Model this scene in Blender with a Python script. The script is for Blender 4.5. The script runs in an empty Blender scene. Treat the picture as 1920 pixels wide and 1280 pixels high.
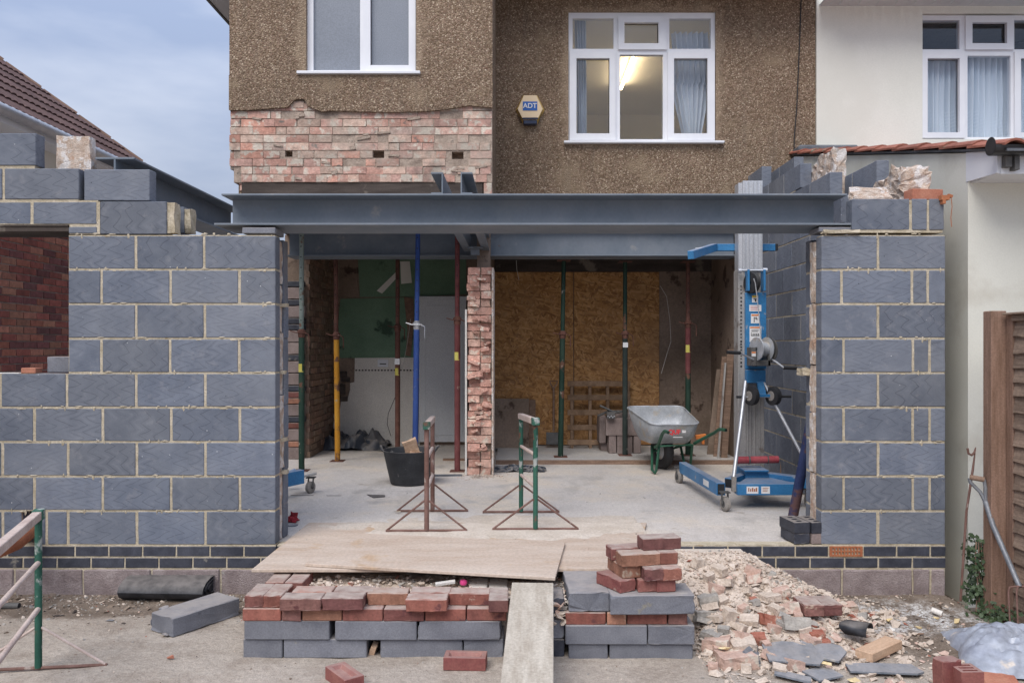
import bpy, bmesh, math, random
from mathutils import Vector, Matrix, Euler, noise as mnoise
random.seed(11)
SC = bpy.context.scene
COL = SC.collection
# ------------------------------------------------------------------ camera
F, XV, YH, EYE = 1500.0, 972.0, 648.0, 1.64
cam = bpy.data.cameras.new('camera')
cam.sensor_width = 36.0
cam.lens = F / 1920 * 36
cam.shift_x = (960 - XV) / 1920
cam.shift_y = (YH - 640) / 1920
cam.clip_start = 0.1
cam.clip_end = 1000
camo = bpy.data.objects.new('camera', cam)
camo.location = (0, 0, EYE)
camo.rotation_euler = (math.radians(90), 0, 0)
COL.objects.link(camo)
SC.camera = camo
# ------------------------------------------------------------------ world: overcast dusk sky
SUN_EL, SUN_ROT = math.radians(52), math.radians(205)
W = bpy.data.worlds.new('World')
SC.world = W
W.use_nodes = True
nt = W.node_tree
nt.nodes.clear()
wo = nt.nodes.new('ShaderNodeOutputWorld')
bg = nt.nodes.new('ShaderNodeBackground')
sky = nt.nodes.new('ShaderNodeTexSky')
sky.sky_type = 'NISHITA'
sky.sun_disc = False
sky.sun_elevation = SUN_EL
sky.sun_rotation = SUN_ROT
sky.air_density = 1.2
sky.dust_density = 2.0
tc = nt.nodes.new('ShaderNodeTexCoord')
mp = nt.nodes.new('ShaderNodeMapping')
mp.inputs['Scale'].default_value = (1.0, 1.0, 3.2)
nz = nt.nodes.new('ShaderNodeTexNoise')
nz.inputs['Scale'].default_value = 2.9
nz.inputs['Detail'].default_value = 5
nz.inputs['Roughness'].default_value = 0.5
nt.links.new(tc.outputs['Generated'], mp.inputs['Vector'])
nt.links.new(mp.outputs['Vector'], nz.inputs['Vector'])
cr = nt.nodes.new('ShaderNodeValToRGB')
cr.color_ramp.elements[0].position = 0.36
cr.color_ramp.elements[0].color = (2.85, 3.45, 4.95, 1)
cr.color_ramp.elements[1].position = 0.62
cr.color_ramp.elements[1].color = (4.9, 5.35, 6.5, 1)
nt.links.new(nz.outputs['Fac'], cr.inputs['Fac'])
mx = nt.nodes.new('ShaderNodeMix')
mx.data_type = 'RGBA'
mx.inputs[0].default_value = 0.86
nt.links.new(sky.outputs['Color'], mx.inputs[6])
nt.links.new(cr.outputs['Color'], mx.inputs[7])
# overcast skies brighten towards the zenith
sp = nt.nodes.new('ShaderNodeSeparateXYZ')
nt.links.new(tc.outputs['Generated'], sp.inputs[0])
mr = nt.nodes.new('ShaderNodeMapRange')
mr.inputs['From Min'].default_value = 0.0
mr.inputs['From Max'].default_value = 1.0
mr.inputs['To Min'].default_value = 0.95
mr.inputs['To Max'].default_value = 3.0
nt.links.new(sp.outputs['Z'], mr.inputs['Value'])
vm = nt.nodes.new('ShaderNodeVectorMath')
vm.operation = 'SCALE'
nt.links.new(mx.outputs[2], vm.inputs[0])
nt.links.new(mr.outputs['Result'], vm.inputs['Scale'])
nt.links.new(vm.outputs[0], bg.inputs['Color'])
bg.inputs['Strength'].default_value = 0.0505
nt.links.new(bg.outputs[0], wo.inputs[0])
# ------------------------------------------------------------------ soft sun behind the cloud
sl = bpy.data.lights.new('sun', 'SUN')
sl.energy = 1.5
sl.angle = math.radians(40)
sl.color = (1.0, 0.95, 0.88)
so = bpy.data.objects.new('sun', sl)
COL.objects.link(so)
# light comes from behind the camera, slightly left and high
az = SUN_ROT
d = Vector((math.sin(az) * math.cos(SUN_EL), math.cos(az) * math.cos(SUN_EL), math.sin(SUN_EL)))
so.rotation_euler = d.to_track_quat('Z', 'Y').to_euler()
so.location = d * 20
SC.view_settings.view_transform = 'Standard'
SC.view_settings.look = 'None'
SC.view_settings.exposure = 0.9
SC.view_settings.gamma = 1
SC.view_settings.use_curve_mapping = False
# ------------------------------------------------------------------ helpers
def PX(x, Y): return (x - XV) * Y / F
def PZ(y, Y): return EYE + (YH - y) * Y / F
def P(x, y, Y): return Vector((PX(x, Y), Y, PZ(y, Y)))
def G(x, y, z=0.0):
    Y = F * (EYE - z) / (y - YH)
    return Vector((PX(x, Y), Y, z))
def tag(o, label=None, cat=None, group=None, kind=None):
    if label: o['label'] = label
    if cat: o['category'] = cat
    if group: o['group'] = group
    if kind: o['kind'] = kind
    return o
def thing(name, label, cat, loc=(0, 0, 0), group=None, rz=0):
    o = bpy.data.objects.new(name, None)
    COL.objects.link(o)
    o.location = loc
    o.rotation_euler = (0, 0, rz)
    o.empty_display_size = 0.1
    return tag(o, label, cat, group)
def link(name, me, parent=None, loc=None, rot=None):
    o = bpy.data.objects.new(name, me)
    COL.objects.link(o)
    if parent is not None: o.parent = parent
    if loc is not None: o.location = loc
    if rot is not None: o.rotation_euler = rot
    return o
class MB:
    def __init__(s): s.v = []; s.f = []; s.m = []; s.uv = None
    def add(s, v, f, mi=0):
        n = len(s.v)
        s.v += [tuple(p) for p in v]
        s.f += [tuple(i + n for i in q) for q in f]
        s.m += [mi] * len(f)
        return s
    def box(s, a, b, mi=0):
        x0, y0, z0 = a; x1, y1, z1 = b
        if x0 > x1: x0, x1 = x1, x0
        if y0 > y1: y0, y1 = y1, y0
        if z0 > z1: z0, z1 = z1, z0
        v = [(x0,y0,z0),(x1,y0,z0),(x1,y1,z0),(x0,y1,z0),(x0,y0,z1),(x1,y0,z1),(x1,y1,z1),(x0,y1,z1)]
        return s.add(v, [(0,3,2,1),(4,5,6,7),(0,1,5,4),(1,2,6,5),(2,3,7,6),(3,0,4,7)], mi)
    def obox(s, c, size, rot=(0,0,0), mi=0):
        R = Euler(rot).to_matrix(); c = Vector(c); hx, hy, hz = [q/2 for q in size]
        v = [c + R @ Vector(p) for p in [(-hx,-hy,-hz),(hx,-hy,-hz),(hx,hy,-hz),(-hx,hy,-hz),(-hx,-hy,hz),(hx,-hy,hz),(hx,hy,hz),(-hx,hy,hz)]]
        return s.add(v, [(0,3,2,1),(4,5,6,7),(0,1,5,4),(1,2,6,5),(2,3,7,6),(3,0,4,7)], mi)
    def beam(s, p0, p1, w, h, up=(0,0,1), mi=0):
        p0 = Vector(p0); p1 = Vector(p1); d = (p1 - p0).normalized(); up = Vector(up)
        r = d.cross(up)
        if r.length < 1e-4: r = d.cross(Vector((0,1,0)))
        r.normalize(); u = r.cross(d).normalized()
        v = []
        for p in (p0, p1):
            for a, b in ((-1,-1),(1,-1),(1,1),(-1,1)): v.append(p + r*a*w/2 + u*b*h/2)
        return s.add(v, [(3,2,1,0),(4,5,6,7),(0,1,5,4),(1,2,6,5),(2,3,7,6),(3,0,4,7)], mi)
    def tube(s, pts, r, seg=12, mi=0, r2=None, cap=True):
        pts = [Vector(p) for p in pts]; n = len(pts); v = []; f = []
        t0 = (pts[1] - pts[0]).normalized()
        a = t0.cross(Vector((0,0,1)))
        if a.length < 1e-3: a = t0.cross(Vector((1,0,0)))
        a.normalize()
        for i, p in enumerate(pts):
            if i == 0: t = pts[1] - pts[0]
            elif i == n-1: t = pts[-1] - pts[-2]
            else: t = (pts[i+1]-pts[i]).normalized() + (pts[i]-pts[i-1]).normalized()
            t.normalize()
            a = (a - t * a.dot(t)).normalized(); b = t.cross(a)
            rr = r if r2 is None else r + (r2 - r) * i / (n-1)
            for k in range(seg):
                q = 2*math.pi*k/seg
                v.append(p + a*math.cos(q)*rr + b*math.sin(q)*rr)
        for i in range(n-1):
            for k in range(seg):
                k2 = (k+1) % seg
                f.append((i*seg+k, i*seg+k2, (i+1)*seg+k2, (i+1)*seg+k))
        if cap:
            f.append(tuple(reversed(range(seg)))); f.append(tuple((n-1)*seg+k for k in range(seg)))
        return s.add(v, f, mi)
    def lathe(s, prof, c=(0,0,0), axis=(0,0,1), seg=24, mi=0, closed=False):
        c = Vector(c); ax = Vector(axis).normalized()
        a = ax.cross(Vector((0,0,1)))
        if a.length < 1e-3: a = Vector((1,0,0))
        a.normalize(); b = ax.cross(a); v = []; f = []
        for r, h in prof:
            for k in range(seg):
                q = 2*math.pi*k/seg
                v.append(c + ax*h + a*math.cos(q)*r + b*math.sin(q)*r)
        n = len(prof)
        for i in range(n-1):
            for k in range(seg):
                k2 = (k+1) % seg
                f.append((i*seg+k, i*seg+k2, (i+1)*seg+k2, (i+1)*seg+k))
        if closed:
            f.append(tuple(reversed(range(seg)))); f.append(tuple((n-1)*seg+k for k in range(seg)))
        return s.add(v, f, mi)
    def prism(s, poly, d, mi=0):
        """poly: list of 3-D points (a flat outline), d: extrusion vector"""
        n = len(poly); d = Vector(d); poly = [Vector(p) for p in poly]
        v = poly + [p + d for p in poly]
        f = [tuple(range(n)), tuple(reversed(range(n, 2*n)))]
        for i in range(n): f.append((i, i+n, (i+1) % n + n, (i+1) % n))
        return s.add(v, f, mi)
    def ring(s, x0, x1, z0, z1, y0, y1, w, mi=0):
        """a rectangular frame in the x-z plane, bars w wide"""
        s.box((x0,y0,z0),(x1,y1,z0+w),mi); s.box((x0,y0,z1-w),(x1,y1,z1),mi)
        s.box((x0,y0,z0+w),(x0+w,y1,z1-w),mi); s.box((x1-w,y0,z0+w),(x1,y1,z1-w),mi)
        return s
    def mesh(s, name, mats, bevel=0, smooth=False, recalc=True):
        me = bpy.data.meshes.new(name)
        me.from_pydata(s.v, [], s.f)
        if not isinstance(mats, (list, tuple)): mats = [mats]
        for m in mats: me.materials.append(m)
        me.polygons.foreach_set('material_index', s.m)
        if recalc or bevel:
            bm = bmesh.new(); bm.from_mesh(me)
            if bevel:
                bmesh.ops.bevel(bm, geom=list(bm.edges), offset=bevel, segments=1, affect='EDGES', profile=0.6)
            bmesh.ops.recalc_face_normals(bm, faces=bm.faces)
            bm.to_mesh(me); bm.free()
        if smooth:
            me.shade_smooth(); me.set_sharp_from_angle(angle=0.7)
        me.update()
        return me
    def build(s, name, mats, parent=None, bevel=0, smooth=False, loc=None, rot=None, **kw):
        return link(name, s.mesh(name, mats, bevel, smooth, **kw), parent, loc, rot)
def noise3(x, y, z=0.0): return mnoise.noise(Vector((x, y, z)))
def rough_box(size, amp, cuts=3, seed=0, flat_back=False):
    """a broken, uneven block: subdivided box with jittered surface"""
    bm = bmesh.new(); bmesh.ops.create_cube(bm, size=1)
    bmesh.ops.subdivide_edges(bm, edges=list(bm.edges), cuts=cuts, use_grid_fill=True)
    for v in bm.verts:
        p = Vector((v.co.x*size[0], v.co.y*size[1], v.co.z*size[2]))
        n = mnoise.noise_vector(p*18 + Vector((seed*7.3, seed*3.1, seed)))
        n2 = mnoise.noise_vector(p*55 + Vector((seed*2.3, seed*5.1, seed)))
        v.co = p + n*amp + n2*amp*0.5
    me = bpy.data.meshes.new('chunk'); bm.to_mesh(me); bm.free()
    return me
def hull_pts(n, sx, sy, sz, rnd):
    bm = bmesh.new()
    for i in range(n):
        th = rnd.uniform(0, 6.283); ph = math.acos(rnd.uniform(-1, 1)); r = rnd.uniform(0.75, 1)
        bm.verts.new((sx*r*math.sin(ph)*math.cos(th), sy*r*math.sin(ph)*math.sin(th), sz*r*math.cos(ph)))
    res = bmesh.ops.convex_hull(bm, input=list(bm.verts))
    for e in set(res['geom_interior']):
        if isinstance(e, bmesh.types.BMVert): bm.verts.remove(e)
    bmesh.ops.recalc_face_normals(bm, faces=bm.faces)
    bm.verts.index_update()
    v = [w.co.copy() for w in bm.verts]; f = [tuple(q.index for q in fc.verts) for fc in bm.faces]
    bm.free()
    return v, f
rr = random.Random(5)
HULLS = [hull_pts(rr.randint(9, 15), 1, rr.uniform(.6, .95), rr.uniform(.3, .65), rr) for _ in range(24)]
# ------------------------------------------------------------------ materials
class NT:
    def __init__(s, name):
        s.mat = bpy.data.materials.new(name); s.mat.use_nodes = True
        s.t = s.mat.node_tree; s.t.nodes.clear()
        s.out = s.t.nodes.new('ShaderNodeOutputMaterial')
        s.b = s.t.nodes.new('ShaderNodeBsdfPrincipled')
        s.t.links.new(s.b.outputs[0], s.out.inputs[0])
    def n(s, typ, **kw):
        nd = s.t.nodes.new('ShaderNode' + typ)
        for k, v in kw.items():
            if k.startswith('i_'):
                nd.inputs[k[2:].replace('_', ' ')].default_value = v
            else: setattr(nd, k, v)
        return nd
    def l(s, a, b): s.t.links.new(a, b)
    def val(s, sock, x):
        if isinstance(x, bpy.types.NodeSocket): s.l(x, sock)
        else: sock.default_value = x
    def math(s, op, a, b=0.0, c=None, clamp=False):
        nd = s.n('Math', operation=op); nd.use_clamp = clamp
        s.val(nd.inputs[0], a); s.val(nd.inputs[1], b)
        if c is not None: s.val(nd.inputs[2], c)
        return nd.outputs[0]
    def mix(s, f, a, b, bt='MIX'):
        nd = s.n('Mix', data_type='RGBA', blend_type=bt)
        s.val(nd.inputs[0], f)
        for i, x in ((6, a), (7, b)):
            if isinstance(x, (tuple, list)): x = tuple(x)[:3] + (1,)
            s.val(nd.inputs[i], x)
        return nd.outputs[2]
    def ramp(s, f, stops, interp='LINEAR'):
        nd = s.n('ValToRGB'); c = nd.color_ramp; c.interpolation = interp
        while len(c.elements) < len(stops): c.elements.new(0.5)
        for e, (p, col) in zip(c.elements, stops):
            e.position = p
            if not isinstance(col, (tuple, list)): col = (col,)*3
            e.color = tuple(col)[:3] + (1,)
        s.l(f, nd.inputs[0]); return nd.outputs[0]
    def coords(s, off=True, world=False):
        if world:
            g = s.n('NewGeometry'); base = g.outputs['Position']
        else:
            base = s.n('TexCoord').outputs['Object']
        s.oi = s.n('ObjectInfo')
        if off:
            m = s.n('VectorMath', operation='MULTIPLY_ADD')
            cb = s.n('CombineXYZ')
            s.l(s.oi.outputs['Random'], cb.inputs[0]); s.l(s.oi.outputs['Random'], cb.inputs[1]); s.l(s.oi.outputs['Random'], cb.inputs[2])
            s.l(cb.outputs[0], m.inputs[0]); m.inputs[1].default_value = (83.0, 41.0, 137.0); s.l(base, m.inputs[2])
            base = m.outputs[0]
        s.co = base
        return base
    def noise(s, scale, detail=3, rough=.55, vec=None, dist=0.0):
        nd = s.n('TexNoise'); nd.inputs['Scale'].default_value = scale
        nd.inputs['Detail'].default_value = detail; nd.inputs['Roughness'].default_value = rough
        nd.inputs['Distortion'].default_value = dist
        s.l(vec or s.co, nd.inputs['Vector']); return nd.outputs['Fac']
    def vor(s, scale, feat='F1', vec=None, out='Distance', rand=1.0):
        nd = s.n('TexVoronoi', feature=feat); nd.inputs['Scale'].default_value = scale
        nd.inputs['Randomness'].default_value = rand
        s.l(vec or s.co, nd.inputs['Vector']); return nd.outputs[out]
    def map(s, scale=(1,1,1), rot=(0,0,0), vec=None):
        nd = s.n('Mapping'); nd.inputs['Scale'].default_value = scale; nd.inputs['Rotation'].default_value = rot
        s.l(vec or s.co, nd.inputs['Vector']); return nd.outputs[0]
    def bump(s, h, strength=.4, dist=.01):
        nd = s.n('Bump'); nd.inputs['Strength'].default_value = strength; nd.inputs['Distance'].default_value = dist
        s.l(h, nd.inputs['Height'])
        if s.b.inputs['Normal'].is_linked:
            s.l(s.b.inputs['Normal'].links[0].from_socket, nd.inputs['Normal'])
        s.l(nd.outputs[0], s.b.inputs['Normal'])
    def done(s, col, rough=.85, spec=.3, metal=0.0):
        s.val(s.b.inputs['Base Color'], tuple(col)[:3] + (1,) if isinstance(col, (tuple, list)) else col)
        s.val(s.b.inputs['Roughness'], rough); s.val(s.b.inputs['Metallic'], metal)
        s.b.inputs['Specular IOR Level'].default_value = spec
        return s.mat
DUST = (.47, .41, .36)
def surf(name, c1, c2=None, scale=8, rough=.85, spec=.3, bump=.3, bscale=90, bdist=.004, rand=.25, palette=None, spots=(), dust=0,
         metal=0.0, off=True, stretch=None, ramp=(.35, .65), world=False, detail=4, grain=None, wstain=None):
    """general uneven surface: two tones, per-object shade, spots [(colour, scale, threshold)], dust lying on upward faces"""
    t = NT(name); t.coords(off, world)
    vec = t.map(stretch) if stretch else t.co
    c2 = c2 or tuple(min(1, q*1.25) for q in c1)
    col = t.ramp(t.noise(scale, detail, .6, vec), [(ramp[0], c1), (ramp[1], c2)])
    if palette:
        pal = t.ramp(t.oi.outputs['Random'], [((i)/len(palette), c) for i, c in enumerate(palette)], 'CONSTANT')
        col = t.mix(.72, col, pal)
        col = t.mix(.5, col, t.mix(1, col, t.ramp(t.noise(scale*2.2, 3, .6, vec), [(.3, .55), (.7, 1.5)]), 'MULTIPLY'))
    for sc, ss, th in spots:
        m = t.ramp(t.noise(ss, 4, .6), [(th, 0.0), (th + .06, 1.0)])
        col = t.mix(m, col, sc)
    if rand:
        w = t.n('TexWhiteNoise', noise_dimensions='1D'); t.l(t.oi.outputs['Random'], w.inputs['W'])
        f = t.math('MULTIPLY_ADD', w.outputs['Value'], rand, 1 - rand/2)
        m = t.n('VectorMath', operation='SCALE'); t.l(col, m.inputs[0]); t.l(f, m.inputs['Scale']); col = m.outputs[0]
    fine = t.noise(bscale, 3, .65)
    if grain is None: grain = .16 if bump else 0
    if grain:
        m = t.ramp(fine, [(.3, 1 - grain*1.1), (.7, 1 + grain*.9)])
        col = t.mix(1, col, m, 'MULTIPLY')
    if wstain:
        gp_ = t.n('NewGeometry').outputs['Position']
        for sc, ss, th, amt in wstain:
            q = t.ramp(t.noise(ss, 6, .65, gp_), [(th, 0.0), (th + .14, amt)])
            col = t.mix(q, col, sc)
    if dust:
        g = t.n('NewGeometry'); sx = t.n('SeparateXYZ'); t.l(g.outputs['Normal'], sx.inputs[0])
        up = t.math('SMOOTHSTEP', sx.outputs['Z'], .55) if False else t.ramp(sx.outputs['Z'], [(.45, 0.0), (.85, 1.0)])
        nn = t.ramp(t.noise(14, 4, .6), [(.3, .45), (.6, 1.0)])
        col = t.mix(t.math('MULTIPLY', t.math('MULTIPLY', up, nn), dust), col, DUST)
    if bump: t.bump(fine, bump, bdist)
    return t.done(col, rough, spec, metal)
# aircrete block with the saw-wave comb lines of its face
def block_mat():
    t = NT('aircrete_block'); t.coords(True)
    sx = t.n('SeparateXYZ'); t.l(t.co, sx.inputs[0])
    base = t.ramp(t.noise(7, 4, .6), [(.3, (.120, .138, .178)), (.7, (.172, .192, .235))])
    w = t.n('TexWhiteNoise', noise_dimensions='1D'); t.l(t.oi.outputs['Random'], w.inputs['W'])
    f = t.math('MULTIPLY_ADD', w.outputs['Value'], .46, .80)
    m = t.n('VectorMath', operation='SCALE'); t.l(base, m.inputs[0]); t.l(f, m.inputs['Scale']); base = m.outputs[0]
    base = t.mix(t.math('MULTIPLY', w.outputs['Color'] if False else t.math('FRACT', t.math('MULTIPLY', t.oi.outputs['Random'], 7.31)), .35), base, (.175, .178, .185))
    # zig-zag combing
    zz = t.math('PINGPONG', t.math('ADD', sx.outputs['Z'], t.math('MULTIPLY', t.noise(5, 1), .09)), .042)
    zz = t.math('MULTIPLY', zz, t.math('MULTIPLY_ADD', w.outputs['Value'], 2.4, 1.1))
    wob = t.math('MULTIPLY', t.noise(4, 2), .16)
    u = t.math('ADD', t.math('ADD', sx.outputs['X'], sx.outputs['Y']), t.math('ADD', zz, wob))
    fr = t.math('ABSOLUTE', t.math('SUBTRACT', t.math('FRACT', t.math('DIVIDE', u, .092)), .5))
    ln = t.ramp(fr, [(.0, 1.0), (.03, .8), (.055, 0.0)])
    brk = t.ramp(t.noise(3.1, 2), [(.36, .15), (.5, 1.0)])
    lines = t.math('MULTIPLY', ln, brk)
    col = t.mix(t.math('MULTIPLY', lines, .50), base, (.05, .053, .068))
    # pale rubbed sweeps on some faces
    sw = t.ramp(fr, [(.28, 0.0), (.42, 1.0)])
    swm = t.ramp(t.noise(4.3, 3, .6), [(.5, 0.0), (.62, 1.0)])
    col = t.mix(t.math('MULTIPLY', t.math('MULTIPLY', sw, swm), .10), col, (.36, .37, .41))
    scf = t.ramp(t.noise(12, 5, .7), [(.56, 0.0), (.75, 1.0)])
    col = t.mix(t.math('MULTIPLY', scf, .35), col, (.34, .33, .34))
    # mortar smears, specks and pin holes
    ms = t.ramp(t.noise(9, 5, .7), [(.70, 0.0), (.76, 1.0)])
    col = t.mix(t.math('MULTIPLY', ms, .7), col, (.40, .34, .25))
    v = t.n('TexVoronoi'); v.inputs['Scale'].default_value = 22; t.l(t.co, v.inputs['Vector'])
    vs = t.ramp(v.outputs['Distance'], [(.05, 1.0), (.085, 0.0)])
    vc = t.n('SeparateColor'); t.l(v.outputs['Color'], vc.inputs[0])
    on = t.ramp(vc.outputs[0], [(.80, 0.0), (.81, 1.0)])
    wh = t.ramp(vc.outputs[1], [(.45, (.03, .03, .035)), (.5, (.6, .6, .62))], 'CONSTANT')
    col = t.mix(t.math('MULTIPLY', vs, on), col, wh)
    gp_ = t.n('NewGeometry').outputs['Position']
    col = t.mix(t.ramp(t.noise(1.4, 6, .65, gp_), [(.5, 0.0), (.72, .45)]), col, (.255, .265, .285))
    col = t.mix(t.ramp(t.noise(2.3, 6, .7, t.map((1, 1, .5), vec=gp_)), [(.58, 0.0), (.72, .4)]), col, (.105, .11, .125))
    t.bump(t.math('SUBTRACT', t.noise(120, 3, .6), t.math('MULTIPLY', lines, .8)), .35, .003)
    return t.done(col, .9, .2)
M = {}
M['block'] = block_mat()
M['block_plain'] = surf('aircrete_plain', (.16, .165, .19), (.215, .22, .245), 6, spots=[((.30, .26, .17), 4, .68), ((.11, .115, .13), 9, .70), ((.06, .06, .065), 42, .735), ((.33, .32, .31), 12, .68)], dust=.5, rand=.25, bscale=140)
M['mortar'] = surf('mortar', (.40, .34, .24), (.55, .48, .37), 14, bump=.8, bscale=70, bdist=.008, rand=0, off=False, spots=[((.33, .25, .15), 11, .66)])
M['mortar_old'] = surf('mortar_old', (.26, .20, .16), (.46, .37, .30), 9, bump=.8, bscale=60, bdist=.01, rand=0, off=False, spots=[((.16, .14, .12), 5, .62)])
M['blue_brick'] = surf('engineering_brick', (.032, .035, .048), (.058, .062, .08), 12, rough=.6, spec=.4, rand=.4, spots=[((.25, .23, .2), 7, .68)], bump=.25, dust=.5)
M['base_block'] = surf('dense_block', (.24, .19, .185), (.36, .30, .29), 10, bump=1, bscale=110, bdist=.008, rand=.2, spots=[((.42, .39, .36), 30, .66)])
M['old_brick'] = surf('old_pink_brick', (.42, .24, .19), (.58, .42, .34), 9, rand=.45, bump=.6, bscale=60, bdist=.006,
    palette=[(.44,.24,.19),(.50,.33,.27),(.54,.40,.32),(.40,.25,.21),(.54,.27,.20),(.46,.35,.28),(.38,.29,.25),(.50,.30,.24),(.54,.38,.30),(.48,.28,.23)],
    spots=[((.56, .49, .41), 9, .53), ((.20, .17, .15), 7, .64)], wstain=[((.24, .19, .16), 11, .60, .6), ((.40, .35, .29), 2.6, .50, .6), ((.15, .13, .115), 2.2, .54, .6), ((.50, .34, .28), 5, .58, .4)])
M['dark_brick'] = surf('dark_red_brick', (.15, .045, .035), (.26, .10, .07), 10, rand=.5, bump=.5,
    palette=[(.24,.075,.06),(.14,.055,.06),(.32,.12,.08),(.27,.085,.07),(.12,.06,.065),(.36,.18,.12),(.21,.07,.06),(.38,.17,.12)], spots=[((.34, .27, .25), 9, .70)])
M['mortar_dark'] = surf('mortar_grey', (.20, .17, .15), (.29, .25, .225), 20, rand=0, off=False, bump=.5)
M['red_brick'] = surf('new_red_brick', (.19, .07, .055), (.29, .14, .10), 9, rough=.8, rand=.4, bump=.55, bscale=80, stretch=(1, 1, .5),
    palette=[(.24,.085,.065),(.17,.065,.06),(.34,.17,.11),(.21,.08,.065),(.15,.065,.065),(.27,.11,.08),(.20,.10,.09)],
    spots=[((.13, .05, .05), 8, .62), ((.40, .30, .23), 10, .66)], dust=.78)
M['stack_red'] = surf('smooth_red_brick', (.20, .065, .06), (.27, .11, .09), 8, rough=.7, rand=.2, bump=.3, spots=[((.42, .33, .27), 6, .7)], dust=.35)
M['clay'] = surf('clay_orange', (.38, .14, .09), (.46, .21, .14), 9, rand=.1)
M['steel'] = surf('primed_steel', (.13, .16, .195), (.18, .205, .24), 2.5, rough=.55, spec=.4, rand=.12, grain=.04, bump=.06, bscale=40, wstain=[((.20, .22, .24), 3, .52, .5), ((.12, .115, .11), 6, .64, .5)], spots=[((.26, .26, .26), 5, .66), ((.17, .09, .06), 17, .71), ((.06, .055, .05), 9, .75)], dust=.3)
M['steel_rust'] = surf('rusty_steel', (.15, .10, .08), (.24, .17, .13), 12, rough=.85, rand=.1)
M['soot'] = surf('dark_timber', (.045, .035, .03), (.10, .08, .07), 5, rand=.1, stretch=(.3, 1, 2), spots=[((.2, .17, .14), 3, .62)])
M['pvc'] = surf('white_plastic_frame', (.70, .71, .75), (.76, .77, .80), 3, rough=.35, spec=.5, rand=.03, bump=0)
M['insul'] = surf('pink_mineral_wool', (.58, .43, .33), (.80, .69, .60), 22, rough=1, spec=.05, bump=1.0, bscale=120, bdist=.02, rand=.05, spots=[((.62, .42, .31), 9, .60), ((.86, .80, .76), 12, .52)])
M['ply'] = surf('dusty_plywood', (.46, .35, .27), (.57, .47, .39), 4, rand=.05, off=False, stretch=(.5, 2.0, 1), bump=.25, bscale=50, spots=[((.47, .32, .20), 1.8, .56), ((.30, .23, .18), 26, .68)], dust=.25)
M['plank'] = surf('weathered_board', (.37, .32, .26), (.50, .45, .38), 3, rand=.1, stretch=(9, .6, 9), bump=.35, bscale=70, spots=[((.46, .37, .29), 4, .6)])
M['wood_new'] = surf('sawn_timber', (.50, .33, .22), (.60, .42, .29), 5, rand=.1, stretch=(1, 8, 8), bump=.2)
M['wood_old'] = surf('old_timber', (.17, .11, .08), (.27, .18, .13), 6, rand=.35, stretch=(1, 1, 8), bump=.4)
M['fence_board'] = surf('weathered_fence_board', (.17, .12, .09), (.28, .205, .155), 5, rand=.4, stretch=(1, 1.2, 14), bump=.6, bscale=45, spots=[((.075, .05, .04), 6, .66)])
M['fence_post'] = surf('brown_fence_post', (.19, .115, .08), (.27, .17, .125), 6, rand=.2, stretch=(8, 8, .7), bump=.5)
M['pallet'] = surf('pallet_wood', (.19, .12, .075), (.30, .20, .13), 6, rand=.35, stretch=(2, 2, 2), bump=.4)
M['alu'] = surf('aluminium', (.50, .51, .53), (.60, .61, .63), 5, rough=.45, metal=.55, rand=.04, stretch=(6, 6, .5), bump=.05)
M['alu_dull'] = surf('dull_aluminium', (.34, .33, .32), (.46, .44, .42), 5, rough=.6, metal=.35, rand=.04, stretch=(6, 6, .5), spots=[((.25, .22, .2), 8, .6)])
M['galv'] = surf('galvanised', (.36, .38, .41), (.50, .52, .55), 9, rough=.5, metal=.35, rand=0, bump=.05, spots=[((.45, .41, .36), 4, .58)])
M['silver'] = surf('silver_tube', (.48, .49, .52), (.6, .61, .63), 9, rough=.4, metal=.6, rand=0, bump=0)
M['blue'] = surf('blue_paint', (.025, .15, .34), (.04, .20, .42), 6, rough=.45, spec=.5, rand=.08, spots=[((.30, .32, .36), 7, .64), ((.10, .09, .09), 13, .72)], dust=.5, bump=.05)
M['black'] = surf('black_rubber', (.02, .02, .022), (.035, .035, .038), 9, rough=.6, rand=.1, bump=.1)
M['darkgrey'] = surf('dark_grey_metal', (.07, .07, .07), (.13, .125, .12), 9, rough=.55, rand=.1, bump=.1)
M['wheel_grey'] = surf('dirty_wheel', (.22, .20, .18), (.34, .31, .28), 12, rough=.8, rand=.1)
M['red_strap'] = surf('red_strap', (.30, .04, .055), (.40, .09, .10), 12, rough=.8, rand=0)
M['white_print'] = surf('white_sticker', (.70, .70, .70), (.76, .76, .76), 5, rough=.5, rand=0, bump=0, spots=[((.45, .42, .4), 20, .66)])
M['orange_print'] = surf('orange_sticker', (.66, .20, .05), (.70, .24, .07), 5, rough=.5, rand=0, bump=0)
M['yellow_print'] = surf('yellow_sticker', (.75, .52, .08), (.78, .56, .1), 5, rough=.5, rand=0, bump=0)
M['ink'] = surf('black_print', (.02, .02, .025), (.03, .03, .03), 5, rough=.6, rand=0, bump=0)  # also on patches standing in for the dark of holes and open ends
M['red_print'] = surf('red_print', (.55, .03, .04), (.6, .06, .06), 15, rough=.5, rand=0, bump=0)
M['cream_render'] = surf('cream_render', (.69, .685, .62), (.75, .74, .68), 1.2, rand=0, off=False, grain=.035, bump=.2, bscale=60, bdist=.003, wstain=[((.64, .63, .565), .9, .5, .6), ((.52, .50, .45), 3, .66, .35)], stretch=(1, 1, .6))
M['cream_low'] = surf('weathered_cream_render', (.62, .61, .54), (.68, .67, .60), 1.2, rand=0, off=False, grain=.035, bump=.2, wstain=[((.50, .47, .40), 1.7, .52, .6), ((.30, .26, .20), 9, .68, .6)])
M['dpm'] = surf('dark_plastic_sheet', (.028, .036, .05), (.06, .07, .09), 6, rough=.45, spec=.5, rand=.1, dust=.45, bump=.1)
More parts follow.
